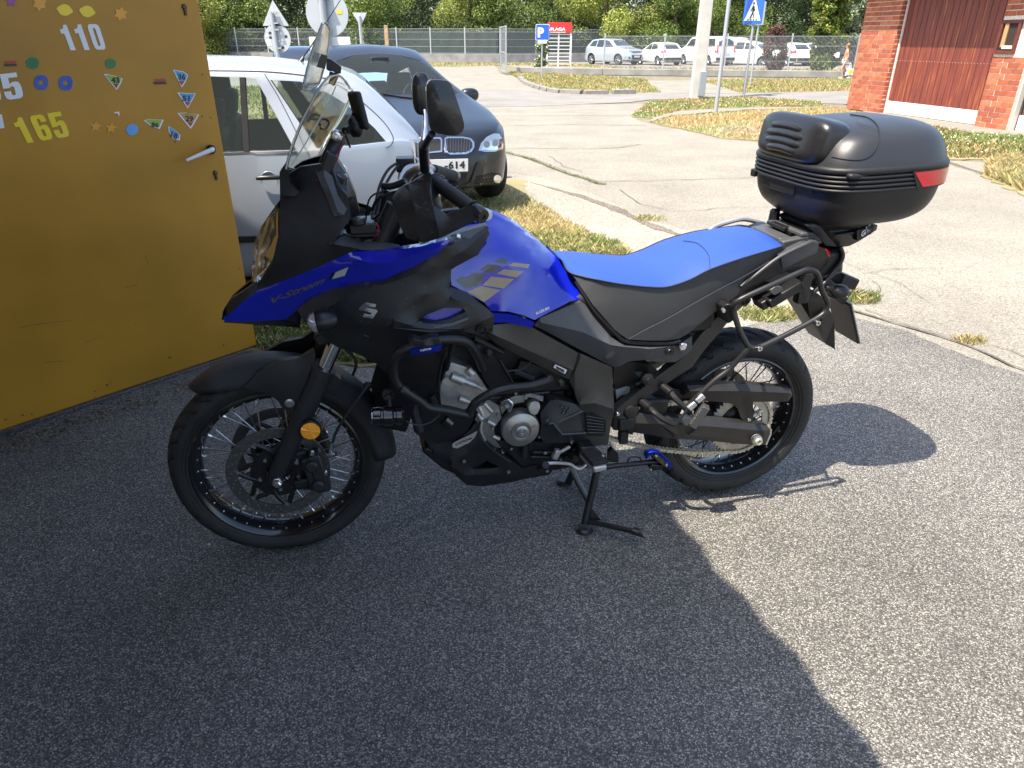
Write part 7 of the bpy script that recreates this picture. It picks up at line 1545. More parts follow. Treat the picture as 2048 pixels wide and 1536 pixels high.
hwin = [[(-.7, 1.0), (-.2, 1.32), (.2, 1.37), (.22, .99)], [(.27, .99), (.26, 1.37), (.85, 1.34), (1.15, 1.06)]]
p, y = head(1316, 130, -.35, .94); car('small white hatchback seen from behind, beside the silver SUV', 'parked_car', 'car', p, y, 3.96, 1.73, htop, hbelt, hpl, (-1.25, 1.22), .3, WHP, hwin, [(-.62, 1.03), (-.5, 1.34), (.5, 1.34), (.62, 1.03)], [(-.55, 1.04), (-.46, 1.34), (.46, 1.34), (.55, 1.04)], N=36, group=GRP, rear=backs(.78, 1.0, .8), K=3)
vtop = [(-2.2, .6), (-2.15, .9), (-1.6, 1.15), (-1.3, 1.25), (-.8, 1.75), (-.5, 1.83), (1.9, 1.83), (2.1, 1.75), (2.18, 1.0), (2.2, .5)]; vbelt = [(-2.2, .7), (-1.4, 1.05), (2.2, 1.12)]; vpl = [(-2.2, .65), (-1.9, .84), (-1.2, .91), (2.05, .91), (2.2, .84)]
p, y = head(1408, 130, -.42, .9); car('tall white van seen from behind with tinted rear window, left of the concrete pole', 'parked_van', 'van', p, y, 4.4, 1.83, vtop, vbelt, vpl, (-1.35, 1.4), .33, WHP, [[(-1.15, 1.2), (-.7, 1.66), (-.2, 1.7), (-.2, 1.18)], [(-.1, 1.18), (-.1, 1.7), (.9, 1.7), (.9, 1.18)], [(1.0, 1.18), (1.0, 1.7), (1.9, 1.68), (2.0, 1.2)]], [(-.7, 1.28), (-.62, 1.68), (.62, 1.68), (.7, 1.28)], [(-.66, 1.22), (-.62, 1.68), (.62, 1.68), (.66, 1.22)], N=36, group=GRP, rear=backs(.8, 1.3, .88), tumble=.08, K=3)
p, y = head(1446, 122, -.42, .9); car('white van with a high roof half hidden behind the nearer white van', 'parked_van', 'van', p, y, 4.6, 1.85, vtop, vbelt, vpl, (-1.35, 1.4), .33, WHP, [[(-1.15, 1.2), (-.7, 1.66), (-.2, 1.7), (-.2, 1.18)]], [(-.7, 1.28), (-.62, 1.68), (.62, 1.68), (.7, 1.28)], None, N=30, group=GRP, tumble=.08, K=3)
p, y = head(1500, 130, .72, -.69); car('white crossover facing left, between the sign posts', 'parked_car', 'car', p, y, 4.3, 1.8, suvtop, suvbelt, suvpl, (-1.3, 1.3), .34, WHP, suvwin, [(-.72, 1.22), (-.58, 1.58), (.58, 1.58), (.72, 1.22)], None, N=30, group=GRP, front=suvfront(), z0=-.12, K=3)
p, y = head(1568, 131, -.30, .95); car('white hatchback behind the dried brown bush', 'parked_car', 'car', p, y, 4.1, 1.75, htop, hbelt, hpl, (-1.25, 1.22), .3, WHP, hwin, None, [(-.55, 1.04), (-.46, 1.34), (.46, 1.34), (.55, 1.04)], N=30, group=GRP, rear=backs(.78, 1.0, .8), K=3)
p, y = head(1622, 131, -.30, .95); car('white car showing between the brown bush and the young green tree', 'parked_car', 'car', p, y, 4.1, 1.75, htop, hbelt, hpl, (-1.25, 1.22), .3, WHP, hwin, None, [(-.55, 1.04), (-.46, 1.34), (.46, 1.34), (.55, 1.04)], N=30, group=GRP, rear=backs(.8, 1.0, .8), K=3)
p, y = head(1695, 130, -.9, -.3); car('dark car behind the walking girl at the end of the car park', 'parked_car', 'car', p, y, 4.3, 1.8, suvtop, suvbelt, suvpl, (-1.3, 1.3), .34, DKP, suvwin, None, None, N=30, group=GRP, K=3)
# ================================================================== BRICK GARAGE ROW ON THE RIGHT
BRK = [mat('brick_red_%s' % n, c, .85, var=.18, vscale=9, bump=.4, bscale=120) for n, c in (('a', (.34, .092, .044)), ('b', (.38, .11, .05)), ('c', (.29, .075, .038)), ('d', (.41, .135, .065)))]
MORT = mat('pale_mortar', (.66, .58, .47), .9, var=.15, vscale=20, bump=.4, bscale=200)
FA = Vector((8.50, 19.15, 0)); FB_ = Vector((9.50, 14.25, 0)); FD = (FB_ - FA).normalized(); FN = Vector((FD.y, -FD.x, 0))     # FN points at the lane (towards -x)
if FN.x > 0: FN = -FN
FYAW = math.atan2(FD.y, FD.x)
bld = empty('brick_garage', FA, FYAW); tag(bld, 'red brick garage row with weathered wooden double gate', 'garage'); bpy.context.view_layer.update(); BI = bld.matrix_world.inverted()
def FP(px, py, off=0.0): return BI @ plane_hit(px, py, FA + FN * off, FN)
sgn = 1 if (BI.to_3x3() @ FN).y > 0 else -1      # local y towards the viewer
g0 = FP(1757, 228).x; g1 = FP(1948, 252).x; e1 = FP(2010, 261).x; HB = 2.62
course = .0985; bl_ = .262
mb = MB()
for a_, b2 in ((0, g0), (g1, e1)): mb.box(((a_ + b2) / 2, -sgn * .13, HB / 2), (b2 - a_, .24, HB))
mb.build('mortar_wall', MORT, bld)
bme = {}
def brick(x0, x1, z, off=0.0):
    key = (round(x1 - x0, 2), random.randrange(3))
    if key not in bme:
        b_ = MB().box((0, 0, 0), (x1 - x0, .11, course - .016)); me = mesh('brick', [v + Vector((random.uniform(-.002, .002), random.uniform(-.002, .002), random.uniform(-.002, .002))) for v in b_.v], b_.f, 30); me.materials.append(BRK[0]); bme[key] = me
    o = bpy.data.objects.new('brick', bme[key]); link(o, bld); o.location = ((x0 + x1) / 2, -sgn * (.058 - random.uniform(0, .003) - off), z + course / 2)
    o.material_slots[0].link = 'OBJECT'; o.material_slots[0].material = random.choice(BRK)
nx0, nx1 = FP(1986, 350).x, 0
wx0, wx1, wz0, wz1 = FP(1997, 75).x, FP(2038, 75).x, FP(2010, 108).z, FP(2010, 40).z
if wz0 > wz1: wz0, wz1 = wz1, wz0
for (a_, b2) in ((0.0, g0), (g1, e1 + .0)):
    k = 0; z = 0.0
    while z < HB - course:
        x = a_ - (bl_ / 2 if k % 2 else 0)
        while x < b2 - .03:
            x0, x1 = max(x, a_), min(x + bl_ - .012, b2)
            if a_ > 1 and z + course > wz0 and z < wz1 and x1 > wx0: x1 = min(x1, wx0)
            if x1 - x0 > .05: brick(round(x0, 2), round(x1, 2), z)
            x += bl_
        z += course; k += 1
# bricks returning into the left corner (end wall) and the reveal of the gate
mb = MB()
for xx, dep in ((g0 - .06, .12),):
    for k in range(int(HB / course)): mb.box((g0 + .002, -sgn * .16, k * course + course / 2), (.012, .18, course - .016))
o = mb.build('reveal_brick', BRK[2], bld); o['kind'] = 'stuff'
mb = MB().box((e1 + 1.9, -sgn * 3.2, HB / 2), (.1, 6, HB)).box((.14, -sgn * 3.1, HB / 2), (.24, 6, HB)); mb.build('side_wall', BRK[1], bld)
mb = MB().box(((e1) / 2 + .8, sgn * .04, HB + .06), (e1 + 2.4, .40, .12)); mb.build('concrete_lintel', STONE, bld, bevel=.01)
mb = MB().box((e1 / 2 + .8, -sgn * 2.9, HB + .22), (e1 + 3.0, 6.7, .16)); mb.build('flat_roof', mat('roof_felt', (.08, .08, .08), .9), bld)
WOOD = bpy.data.materials.new('weathered_red_wood'); WOOD.use_nodes = True; n = WOOD.node_tree.nodes; l = WOOD.node_tree.links; b = n['Principled BSDF']; b.inputs['Roughness'].default_value = .6
tc = n.new('ShaderNodeTexCoord'); mp = n.new('ShaderNodeMapping'); mp.inputs['Scale'].default_value = (9, 9, .8); l.new(tc.outputs['Object'], mp.inputs[0])
oi = n.new('ShaderNodeObjectInfo'); ad = n.new('ShaderNodeVectorMath'); ad.operation = 'ADD'; l.new(mp.outputs[0], ad.inputs[0]); sc = n.new('ShaderNodeVectorMath'); sc.operation = 'SCALE'; sc.inputs[0].default_value = (37, 11, 5); l.new(oi.outputs['Random'], sc.inputs['Scale']); l.new(sc.outputs[0], ad.inputs[1])
nz = n.new('ShaderNodeTexNoise'); nz.inputs['Scale'].default_value = 1.6; nz.inputs['Detail'].default_value = 8; l.new(ad.outputs[0], nz.inputs[0])
rp = n.new('ShaderNodeValToRGB'); l.new(nz.outputs[0], rp.inputs[0]); E_ = rp.color_ramp.elements; E_[0].position = .35; E_[0].color = (.13, .03, .02, 1); E_[1].position = .78; E_[1].color = (.40, .15, .05, 1); q = E_.new(.58); q.color = (.20, .042, .024, 1); l.new(rp.outputs[0], b.inputs['Base Color'])
gate = empty('garage_gate', (0, 0, 0), 0, bld)
GZ = .27; NPK = 17; gw = g1 - g0 - .05
mb = MB().box(((g0 + g1) / 2, -sgn * .22, HB / 2), (gw, .02, HB - .02)); mb.build('gate_backing', mat('dark_gap', (.02, .012, .01), .9), bld)
for k in range(NPK):
    x = g0 + .03 + gw * (k + .5) / NPK; mb = MB().box((0, 0, 0), (gw / NPK - .012, .025, HB - GZ - .02)); o = mb.build('plank', WOOD, gate, bevel=.004); o.location = (x, -sgn * (.17 - random.uniform(0, .004)), GZ + (HB - GZ) / 2)
mb = MB().box(((g0 + g1) / 2 - gw * .25, -sgn * .165, GZ / 2 + .01), (gw / 2 - .012, .03, GZ - .01)).box(((g0 + g1) / 2 + gw * .25, -sgn * .165, GZ / 2 + .01), (gw / 2 - .012, .03, GZ - .01)); mb.build('kick_board', mat('worn_white_paint', (.72, .70, .66), .7, col2=(.40, .36, .30), vscale=7, vramp=(.55, .85)), gate, bevel=.004)
mb = MB()
for zz in (1.14, 2.42):
    for k in range(34): mb.lathe([(0, sgn * .006), (.006, sgn * .004), (.007, 0)], (g0 + .05 + gw * k / 34, -sgn * .155, zz), n=6)
o = mb.build('nail_heads', mat('nail_pale', (.6, .58, .55), .5), gate); o['kind'] = 'stuff'
mb = MB().box((g0 + .02, -sgn * .14, HB / 2), (.03, .04, HB)).box((g1 + .30 * 0 - .02, -sgn * .14, HB / 2), (.03, .04, HB)); mb.build('gate_frame', mat('worn_white_paint', (.7, .68, .64)), gate)
# small framed niche in the right pier
wc = ((wx0 + wx1) / 2, (wz0 + wz1) / 2); ww, wh = wx1 - wx0, wz1 - wz0
nic = empty('meter_niche', (0, 0, 0), 0, bld); FRM = mat('oxblood_frame', (.12, .028, .02), .6, var=.2, vscale=20)
mb = MB(); t_ = .06
for (x, z, sx, sz) in ((wc[0], wz1 - t_ / 2, ww, t_), (wc[0], wz0 + t_ / 2, ww, t_), (wx0 + t_ / 2, wc[1], t_, wh - 2 * t_), (wx1 - t_ / 2, wc[1], t_, wh - 2 * t_)): mb.box((x, sgn * .01, z), (sx, .05, sz))
mb.build('niche_frame', FRM, nic, bevel=.003)
mb = MB().box((wc[0], -sgn * .004, wc[1]), (ww - .1, .01, wh - .1)); mb.build('niche_back', mat('niche_dark', (.03, .02, .015), .8), nic)
mb = MB().box((wc[0] - ww * .18, sgn * .012, wc[1] + wh * .05), (ww * .18, .02, wh * .7)); mb.build('niche_board', mat('plywood', (.38, .24, .11), .7), nic); mb = MB().box((wc[0] + ww * .1, sgn * .016, wc[1] - wh * .30), (ww * .5, .03, wh * .10)); mb.build('niche_brick', MORT, nic)
# the brown next door
mb = MB()
for k in range(7): mb = MB().box((e1 + .1 + .13 + k * .25, -sgn * .17, GZ + (HB - GZ) / 2), (.243, .025, HB - GZ)); mb.build('plank', mat('brown_wood', (.10, .055, .03), .7, var=.35, vscale=6), bld, bevel=.004)
mb = MB().box((e1 + .95, -sgn * .165, GZ / 2 + .01), (1.75, .03, GZ)); mb.build('kick_board', mat('worn_white_paint', (.7, .68, .64)), bld); mb = MB().box((e1 + .03, -sgn * .1, HB / 2), (.04, .1, HB)); mb.build('door_jamb', mat('pale_jamb', (.5, .47, .42), .8), bld)

# ================================================================== FENCES, WALLS, POLES, SIGNS
GALV = mat('galvanised_steel', (.40, .42, .43), .5, metal=.5, var=.12, vscale=6); WALLM = mat('grey_block_wall', (.22, .215, .20), .9, var=.25, vscale=1.4, bump=.5, bscale=40)
POSTM = mat('sign_post_grey', (.36, .38, .40), .5, metal=.3); SIGNB = mat('sign_back_grey', (.42, .45, .47), .5, metal=.2, var=.05, vscale=5)
def fence(name, label, a, b_, h, z0, np_, step, hr, wallh=None, walln=None, r=.006, postr=.03, group=None):
    """a-b in world ground points"""
    d = b_ - a; L = d.length; F = empty(name, a, math.atan2(d.y, d.x)); tag(F, label, 'fence', group)
    pm = None
    for k in range(np_ + 1):
        if pm is None: mb = MB().box((0, 0, (h + z0) / 2 + .04), (postr * 2, postr * 1.6, h + z0 + .08)); o = mb.build('post', GALV, F); pm = o.data
        else: o = bpy.data.objects.new('post', pm); link(o, F)
        o.location = (L * k / np_, .03, 0)
    mb = MB()
    for zz in hr: mb.cyl((0, 0, z0 + zz), (L, 0, z0 + zz), r * 1.5, 4)
    o = mb.build('rail_wire', GALV, F)
    n_ = int(L / step); xs = np.arange(n_) * step; V = np.zeros((n_, 2, 4, 3)); ww = r
    for i, (dx, dy) in enumerate(((-ww, 0), (ww, 0))):
        V[:, 0, (0, 3)[i], 0] = xs + dx; V[:, 0, (1, 2)[i], 0] = xs + dx; V[:, 0, (1, 2)[i], 2] = z0 + h; V[:, 0, (0, 3)[i], 2] = z0
        V[:, 1, (0, 3)[i], 1] = dx; V[:, 1, (1, 2)[i], 1] = dx; V[:, 1, (1, 2)[i], 2] = z0 + h; V[:, 1, (0, 3)[i], 2] = z0; V[:, 1, :, 0] = xs[:, None]
    o = npmesh('wire_mesh', V.reshape(-1, 3), 4, np.full((n_ * 2, 3), .4), GALV, F); o['kind'] = 'stuff'
    return F
def lowwall(label, a, b_, h, t=.25):
    d = b_ - a; L = d.length; o = MB().box((L / 2, 0, h / 2), (L, t, h)).build('low_wall', WALLM, None, bevel=.02); o.location = a; o.rotation_euler = (0, 0, math.atan2(d.y, d.x)); tag(o, label, 'wall'); return o
fa, fb_ = G(395, 121), G(1000, 126); fd = (fb_ - fa).normalized()
FAR0 = fa - fd * 40; FAR1 = G(1790, 118)
lowwall('long grey block wall carrying the far fence, behind the whole car park', FAR0, fb_, .62); lowwall('grey block wall of the far fence continuing behind the red sign', fb_ + Vector((.02, 0, 0)), FAR1, .62)
fence('mesh_fence', 'long galvanised mesh fence before the tree line, left of the open gate', FAR0, fb_, 1.75, .62, 24, .085, (.05, .5, 1.0, 1.5, 1.72), r=.009, postr=.045)
fence('mesh_fence', 'galvanised mesh fence on the block wall behind the parked cars', fb_ + Vector((.02, 0, 0)), FAR1, 1.75, .62, 14, .085, (.05, .5, 1.0, 1.5, 1.72), r=.009, postr=.045)
na, nb_ = G(1206, 150), G(1760, 157); nd = (nb_ - na).normalized()
lowwall('low concrete kerb wall under the near car park fence', na + Vector((-4.3, 1.6, 0)), na, .30); lowwall('low concrete wall running to the brick garage under the near fence', na, nb_ + nd * 6, .30)
fence('mesh_fence', 'light mesh fence between the parked cars and the roadside grass', na, nb_ + nd * 4.6, 1.55, .24, 6, .055, (.05, .45, 1.1, 1.5), r=.0055, postr=.035)
# open gate leaf seen edge-on
ga, gb = G(996, 147), G(1013, 151); ga = G(1012, 150); gdir = Vector((-.10, 1, 0)).normalized()
gt = empty('gate_leaf', ga, math.atan2(gdir.y, gdir.x)); tag(gt, 'open galvanised mesh gate leaf standing at the driveway', 'gate')
mb = MB()
for x in (0, 3.2): mb.box((x, 0, 1.15), (.07, .07, 2.1))
for z in (.14, 1.0, 2.16): mb.box((1.6, 0, z), (3.13, .05, .05))
mb.build('gate_frame', GALV, gt)
V = []; 
for k in range(60): x = .04 + 3.12 * k / 60; V += [(x - .006, 0, .16), (x - .006, 0, 2.14), (x + .006, 0, 2.14), (x + .006, 0, .16)]
for k in range(40): z = .16 + 1.98 * k / 40; V += [(.04, 0, z), (3.16, 0, z), (3.16, 0, z + .012), (.04, 0, z + .012)]
o = npmesh('mesh_panel', np.array(V), 4, np.full((100, 3), .4), GALV, gt); o['kind'] = 'stuff'
def pole_at(px, py): return G(px, py)
# concrete pole
p = G(1392, 198); pl_ = empty('concrete_pole', p); tag(pl_, 'tall square concrete utility pole with a grey service box', 'pole')
CPM = mat('pole_concrete', (.46, .45, .41), .85, var=.1, vscale=3, bump=.4, bscale=90)
z1 = 8.2; vs = [Vector((x * .185, y * .14, 0)) for x, y in ((-1, -1), (1, -1), (1, 1), (-1, 1))] + [Vector((x * .11, y * .09, z1)) for x, y in ((-1, -1), (1, -1), (1, 1), (-1, 1))]
obj('shaft', vs, [(0, 1, 5, 4), (1, 2, 6, 5), (2, 3, 7, 6), (3, 0, 4, 7), (4, 5, 6, 7)], CPM, pl_, bevel=.02)
mb = MB().box((.10, -.16, .42), (.19, .10, .66)); mb.build('service_box', mat('grey_box', (.24, .27, .30), .5), pl_, bevel=.01)
def signpost(name, label, px, py, h, r=.035, cat='sign post', m=POSTM, lean=0):
    p = G(px, py); o = empty(name, p); tag(o, label, cat); v, f = tubegeo([(0, 0, -.05), (lean, 0, h)], r, 14); obj('post', v, f, m, o); bpy.context.view_layer.update(); return o, p
def board(name, P, z, par, m, t=.012, yaw=0, y=-.05, holes=()):
    v2, fs = tri2d([(a_, -b2) for a_, b2 in P]); v2 = [(a_, -b2) for a_, b2 in v2]; R_ = Matrix.Rotation(yaw, 3, 'Z')
    vs = [R_ @ Vector((a_, y, b2 + z)) for a_, b2 in v2] + [R_ @ Vector((a_, y + t, b2 + z)) for a_, b2 in v2]; k = len(v2); F = [tuple(f) for f in fs] + [tuple(i + k for i in reversed(f)) for f in fs]
    ed = {(f[i], f[(i + 1) % 3]) for f in fs for i in range(3)}; F += [(b2, a_, a_ + k, b2 + k) for a_, b2 in ed if (b2, a_) not in ed]
    bm = bmesh.new(); bv = [bm.verts.new(v) for v in vs]
    for f in F:
        try: bm.faces.new([bv[i] for i in f])
        except ValueError: pass
    bmesh.ops.recalc_face_normals(bm, faces=bm.faces); me = bpy.data.meshes.new(name); bm.to_mesh(me); bm.free(); me.materials.append(m); o = bpy.data.objects.new(name, me); link(o, par); return o
def rr(w_, h, r=.04):
    out = []
    for cx_, cy_, a0_ in ((w_ - r, h - r, 0), (-w_ + r, h - r, 90), (-w_ + r, -h + r, 180), (w_ - r, -h + r, 270)):
        for k in range(4): a_ = math.radians(a0_ + 30 * k); out.append((cx_ + r * math.cos(a_), cy_ + r * math.sin(a_)))
    return out
circ_ = lambda r, n=32: [(r * math.cos(t), r * math.sin(t)) for t in np.linspace(0, 2 * math.pi, n, endpoint=False)]
def rtri(s, up=1, r=.04): return [(-s * .5, -s * .289 * up), (s * .5, -s * .289 * up), (0, s * .577 * up)] if up > 0 else [(-s * .5, s * .289), (0, -s * .577), (s * .5, s * .289)]
SB = mat('sign_blue', (.01, .10, .52), .35, coat=.4); SWH = mat('sign_white', (.78, .78, .78), .35, coat=.4); SRD = mat('sign_red', (.60, .03, .03), .4)
# round post with the inverted triangle tip at the top of the picture
o, p = signpost('sign_post', 'round grey post right of the concrete pole with a white triangular sign', 1431, 226, 3.0, .045); board('give_way_sign', rtri(.9, -1), 3.0, o, SWH, yaw=.15); board('sign_border', rtri(.98, -1), 3.0, o, SIGNB, y=-.036, yaw=.15)
# pedestrian crossing sign
o, p = signpost('crossing_sign', 'blue pedestrian crossing sign turned to the left on a grey post', 1487, 193, 2.72, .04, 'road sign')
yw = math.radians(-62)
board('sign_panel', rr(.38, .38, .05), 2.36, o, SB, yaw=yw, y=-.07); board('sign_triangle', [(-.33, -.28), (.33, -.28), (0, .33)], 2.36, o, SWH, t=.004, yaw=yw, y=-.078)
PB = mat('pictogram_black', (.01, .01, .012), .5)
board('walking_figure', [(-.02, .12), (.03, .12), (.07, .0), (.10, -.03), (.09, -.05), (.04, -.02), (.03, -.08), (.10, -.22), (.06, -.23), (0, -.11), (-.07, -.23), (-.11, -.22), (-.03, -.07), (-.03, .02), (-.08, -.04), (-.10, -.02)], 2.36, o, PB, t=.003, yaw=yw, y=-.083); board('figure_head', circ_(.035, 12), 2.36 + .17, o, PB, t=.003, yaw=yw, y=-.083)
for k in range(4): board('crossing_stripe', [(-.20 + k * .11, -.27), (-.14 + k * .11, -.27), (-.13 + k * .11, -.235), (-.18 + k * .11, -.235)], 2.36, o, PB, t=.003, yaw=yw, y=-.083)
o, p = signpost('sign_post', 'thin grey post with a small sign seen from behind, right of the crossing sign', 1500, 173, 2.75, .035); board('sign_plate', rr(.16, .38, .03), 2.45, o, SIGNB, yaw=.2)
# parking sign
o, p = signpost('parking_sign', 'blue square parking sign with white letter P on a thin post', 1083, 160, 2.15, .03, 'road sign')
pk = board('sign_panel', rr(.27, .285, .04), 1.86, o, SB, y=-.06); board('sign_border', rr(.288, .303, .05), 1.86, o, SWH, y=-.045); board('lower_plate', rr(.2, .07, .02), 1.50, o, mat('plate_pale', (.62, .62, .6), .5), y=-.06)
bpy.context.view_layer.update(); PK = bvh([pk]); text_px('parking_letter', 'P', (1075.5, 75), (1088, 75), (1075.5, 55), PK, SWH, o, bold=.05, off=.01)
# red board on its gas-bottle cage
p = G(1117, 133); rb_ = empty('gas_bottle_cage', p); tag(rb_, 'pale wire cage under a red board lettered FLAGA', 'cage'); bpy.context.view_layer.update()
sc_ = 1 / (PX := (FPX / ((p.y) * cp_ + CAMH * sp_))); W2 = 23.5 * sc_; zt = lambda py: CAMH - (py - 81.4) * sc_ * 1.0
CG = mat('cage_white', (.62, .61, .56), .5)
mb = MB()
for x in (-W2, -W2 * .05, W2): mb.box((x, 0, zt(68) / 2), (.09, .05, zt(68)))
for x in (-W2, W2): mb.box((x, .7, zt(68) / 2), (.06, .05, zt(68)))
for z in np.linspace(.15, zt(70), 9): mb.box((0, -.005, z), (W2 * 2, .035, .045))
mb.build('cage_frame', CG, rb_); rp_ = MB().box((0, -.06, (zt(49) + zt(67)) / 2), (W2 * 2.05, .05, zt(49) - zt(67))).build('name_board', SRD, rb_, bevel=.006)
bpy.context.view_layer.update(); RT = bvh([rp_]); text_px('board_lettering', 'FLAGA', (1101, 61.5), (1131, 61.5), (1101, 55), RT, SWH, rb_, bold=.03, off=.01); decal('board_emblem', [(1095, 61.5), (1100, 61.5), (1097.5, 54)], RT, SWH, rb_, step=4, off=.01); decal('board_line', [(1101, 64), (1131, 64), (1131, 65), (1101, 65)], RT, SWH, rb_, step=8, off=.01)
# signs seen from behind on the left
def signback(px, zpx, Y): d = ray(px, zpx); t = (Y - CPOS.y) / d.y; return CPOS + d * t
P1 = signback(555, 77, 18); o = empty('road_sign', (P1.x, P1.y, 0)); tag(o, 'triangular and round road signs seen from behind on one post, covered in small stickers', 'road sign')
v, f = tubegeo([(0, -.05, 0), (-.05, -.05, 2.1)], .05, 12); obj('post', v, f, POSTM, o); board('triangle_plate', rtri(.60, 1), 1.53 + .47, o, SIGNB, y=.0); rp2 = board('round_plate', circ_(.30), P1.z, o, SIGNB, y=.0)
mb = MB()
for zz in (P1.z + .18, P1.z - .2, 2.1, 1.88): mb.box((0, -.06, zz), (.16, .06, .03))
mb.build('post_clamp', GALV, o); bpy.context.view_layer.update(); RT2 = bvh([rp2]); stk = mat('sign_sticker_white', (.75, .76, .77), .5); stb = mat('sign_sticker_black', (.03, .035, .04), .5)
for c, r in (((533, 71), 3), ((562, 67), 2), ((565, 80), 3), ((564, 87), 2.6), ((558, 82), 2), ((552, 94), 2.6)): decal('sign_sticker', oval(c, r, r, 0, 10), RT2, stk, o, step=5, off=.004)
for P in ([(532, 79), (542, 79), (542, 85), (532, 85)], [(535, 87), (544, 87), (543, 92), (535, 92)]): decal('sign_sticker', P, RT2, stk, o, step=5, off=.004)
for c in ((540, 66), (541, 75), (572, 73), (566, 95)): decal('sign_sticker', oval(c, 3, 3, 0, 10), RT2, stb, o, step=5, off=.004)
P2 = signback(654, 27, 12.2); o = empty('road_sign', (P2.x, P2.y, 0)); tag(o, 'large round road sign seen from behind with a yellow sticker, above a white board', 'road sign')
v, f = tubegeo([(-.02, -.06, 0), (-.06, -.06, 3.0)], .055, 14); obj('post', v, f, POSTM, o); rp3 = board('round_plate', circ_(.325), P2.z, o, SIGNB, y=.0); board('white_plate', rr(.32, .12, .01), P2.z - .44, o, mat('plate_pale', (.62, .62, .6)), y=.0)
mb = MB()
for zz in (P2.z + .2, P2.z - .22): mb.box((-.04, -.075, zz), (.18, .06, .03))
mb.build('post_clamp', GALV, o); bpy.context.view_layer.update(); RT3 = bvh([rp3]); decal('yellow_sticker', [(674, 19), (684, 19), (684, 28), (674, 28)], RT3, mat('sign_sticker_yellow', (.7, .5, .02), .5), o, step=6, off=.004)
P3 = signback(720, 37, 36); o = empty('road_sign', (P3.x, P3.y, 0)); tag(o, 'small inverted triangle sign seen from behind over the saloon roof', 'road sign'); v, f = tubegeo([(0, -.04, 0), (-.02, -.04, P3.z + .1)], .07, 8); obj('post', v, f, POSTM, o); board('triangle_plate', rtri(.66, -1), P3.z + .05, o, SIGNB, y=0)
P4 = signback(774, 90, 44); o = MB().box((0, 0, 1.15), (.20, .16, 2.3)).build('wooden_post', mat('old_wood', (.38, .26, .14), .8, var=.3, vscale=6)); o.location = (P4.x, P4.y, 0); tag(o, 'brown wooden post in front of the far fence', 'post')

# ================================================================== TREES, BUSHES
LEAF = leafmat('leaves'); BARK = mat('bark', (.10, .075, .05), .9, var=.3, vscale=6, bump=.6, bscale=30)
def leaves(n, lumps, size, cols, wts=None, jit=.25):
    L = np.array([(c[0], c[1], c[2], r[0], r[1], r[2]) for c, r in lumps]); wv = L[:, 3] * L[:, 4] + L[:, 3] * L[:, 5]; i = rng.choice(len(L), n, p=wv / wv.sum())
    d = rng.normal(size=(n, 3)); d /= np.linalg.norm(d, axis=1, keepdims=True); rad = rng.uniform(.45, 1.0, (n, 1)) ** .6
    c = L[i, :3] + d * L[i, 3:] * rad + rng.normal(0, .05, (n, 3))
    nn = d * .6 + rng.normal(size=(n, 3)) * .7; nn[:, 2] += .3; nn /= np.linalg.norm(nn, axis=1, keepdims=True)
    a = np.cross(nn, rng.normal(size=(n, 3))); a /= np.linalg.norm(a, axis=1, keepdims=True); b_ = np.cross(nn, a); s = size * rng.uniform(.5, 1.3, (n, 1))
    V = np.stack([c - a * s, c - b_ * s * .5, c + a * s, c + b_ * s * .5], 1)
    lc = rng.normal(0, .16, len(L))[i][:, None]; return V.reshape(-1, 3), pal(n, cols, wts, jit) * (1 + lc)
def tree(name, label, cat, loc, h, w_, n, size, cols, wts=None, group=None, trunk=(.25, 2.0), nl=16, low=.15, seed=0, skirt=False):
    random.seed(seed); o = empty(name, loc); tag(o, label, cat, group); lumps = []
    for k in range(nl):
        t = (k + .5) / nl; z = h * (low + (1 - low) * t); r_ = w_ * (.35 + .65 * math.sin(min(1, .18 + t * .85) * math.pi)) ; a = random.uniform(0, 6.28); q = random.uniform(.2, .8) * r_
        rr_ = w_ * random.uniform(.20, .42); lumps.append(((q * math.cos(a), q * math.sin(a), z), (rr_, rr_, rr_ * random.uniform(.6, .95))))
    V, C = leaves(n, lumps, size, cols, wts); c = npmesh('crown', V, 4, np.clip(C, .004, 1), LEAF, o)
    mb = MB().tube([(0, 0, -.1), (.05, .03, h * .3), (-.05, .05, h * .6), (.05, 0, h * .85)], [trunk[0], trunk[0] * .8, trunk[0] * .5, trunk[0] * .15], 8, smooth=3)
    mb.build('trunk', BARK, o); br = MB()
    for k in range(7): l_ = lumps[k][0]; z = max(.2, l_[2] - w_ * .4); br.tube([(0, 0, z * .7), tuple(Vector((0, 0, z)).lerp(Vector(l_), .5)), l_], [trunk[0] * .35, trunk[0] * .25, .02], 6)
    b2 = br.build('limb', BARK, o); b2['kind'] = 'stuff'; return o
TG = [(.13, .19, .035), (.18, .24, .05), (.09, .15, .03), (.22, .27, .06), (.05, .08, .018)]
TY = [(.26, .29, .055), (.20, .25, .05), (.31, .32, .08), (.13, .17, .03)]; TD = [(.03, .055, .015), (.045, .075, .02), (.02, .04, .012), (.07, .1, .03)]
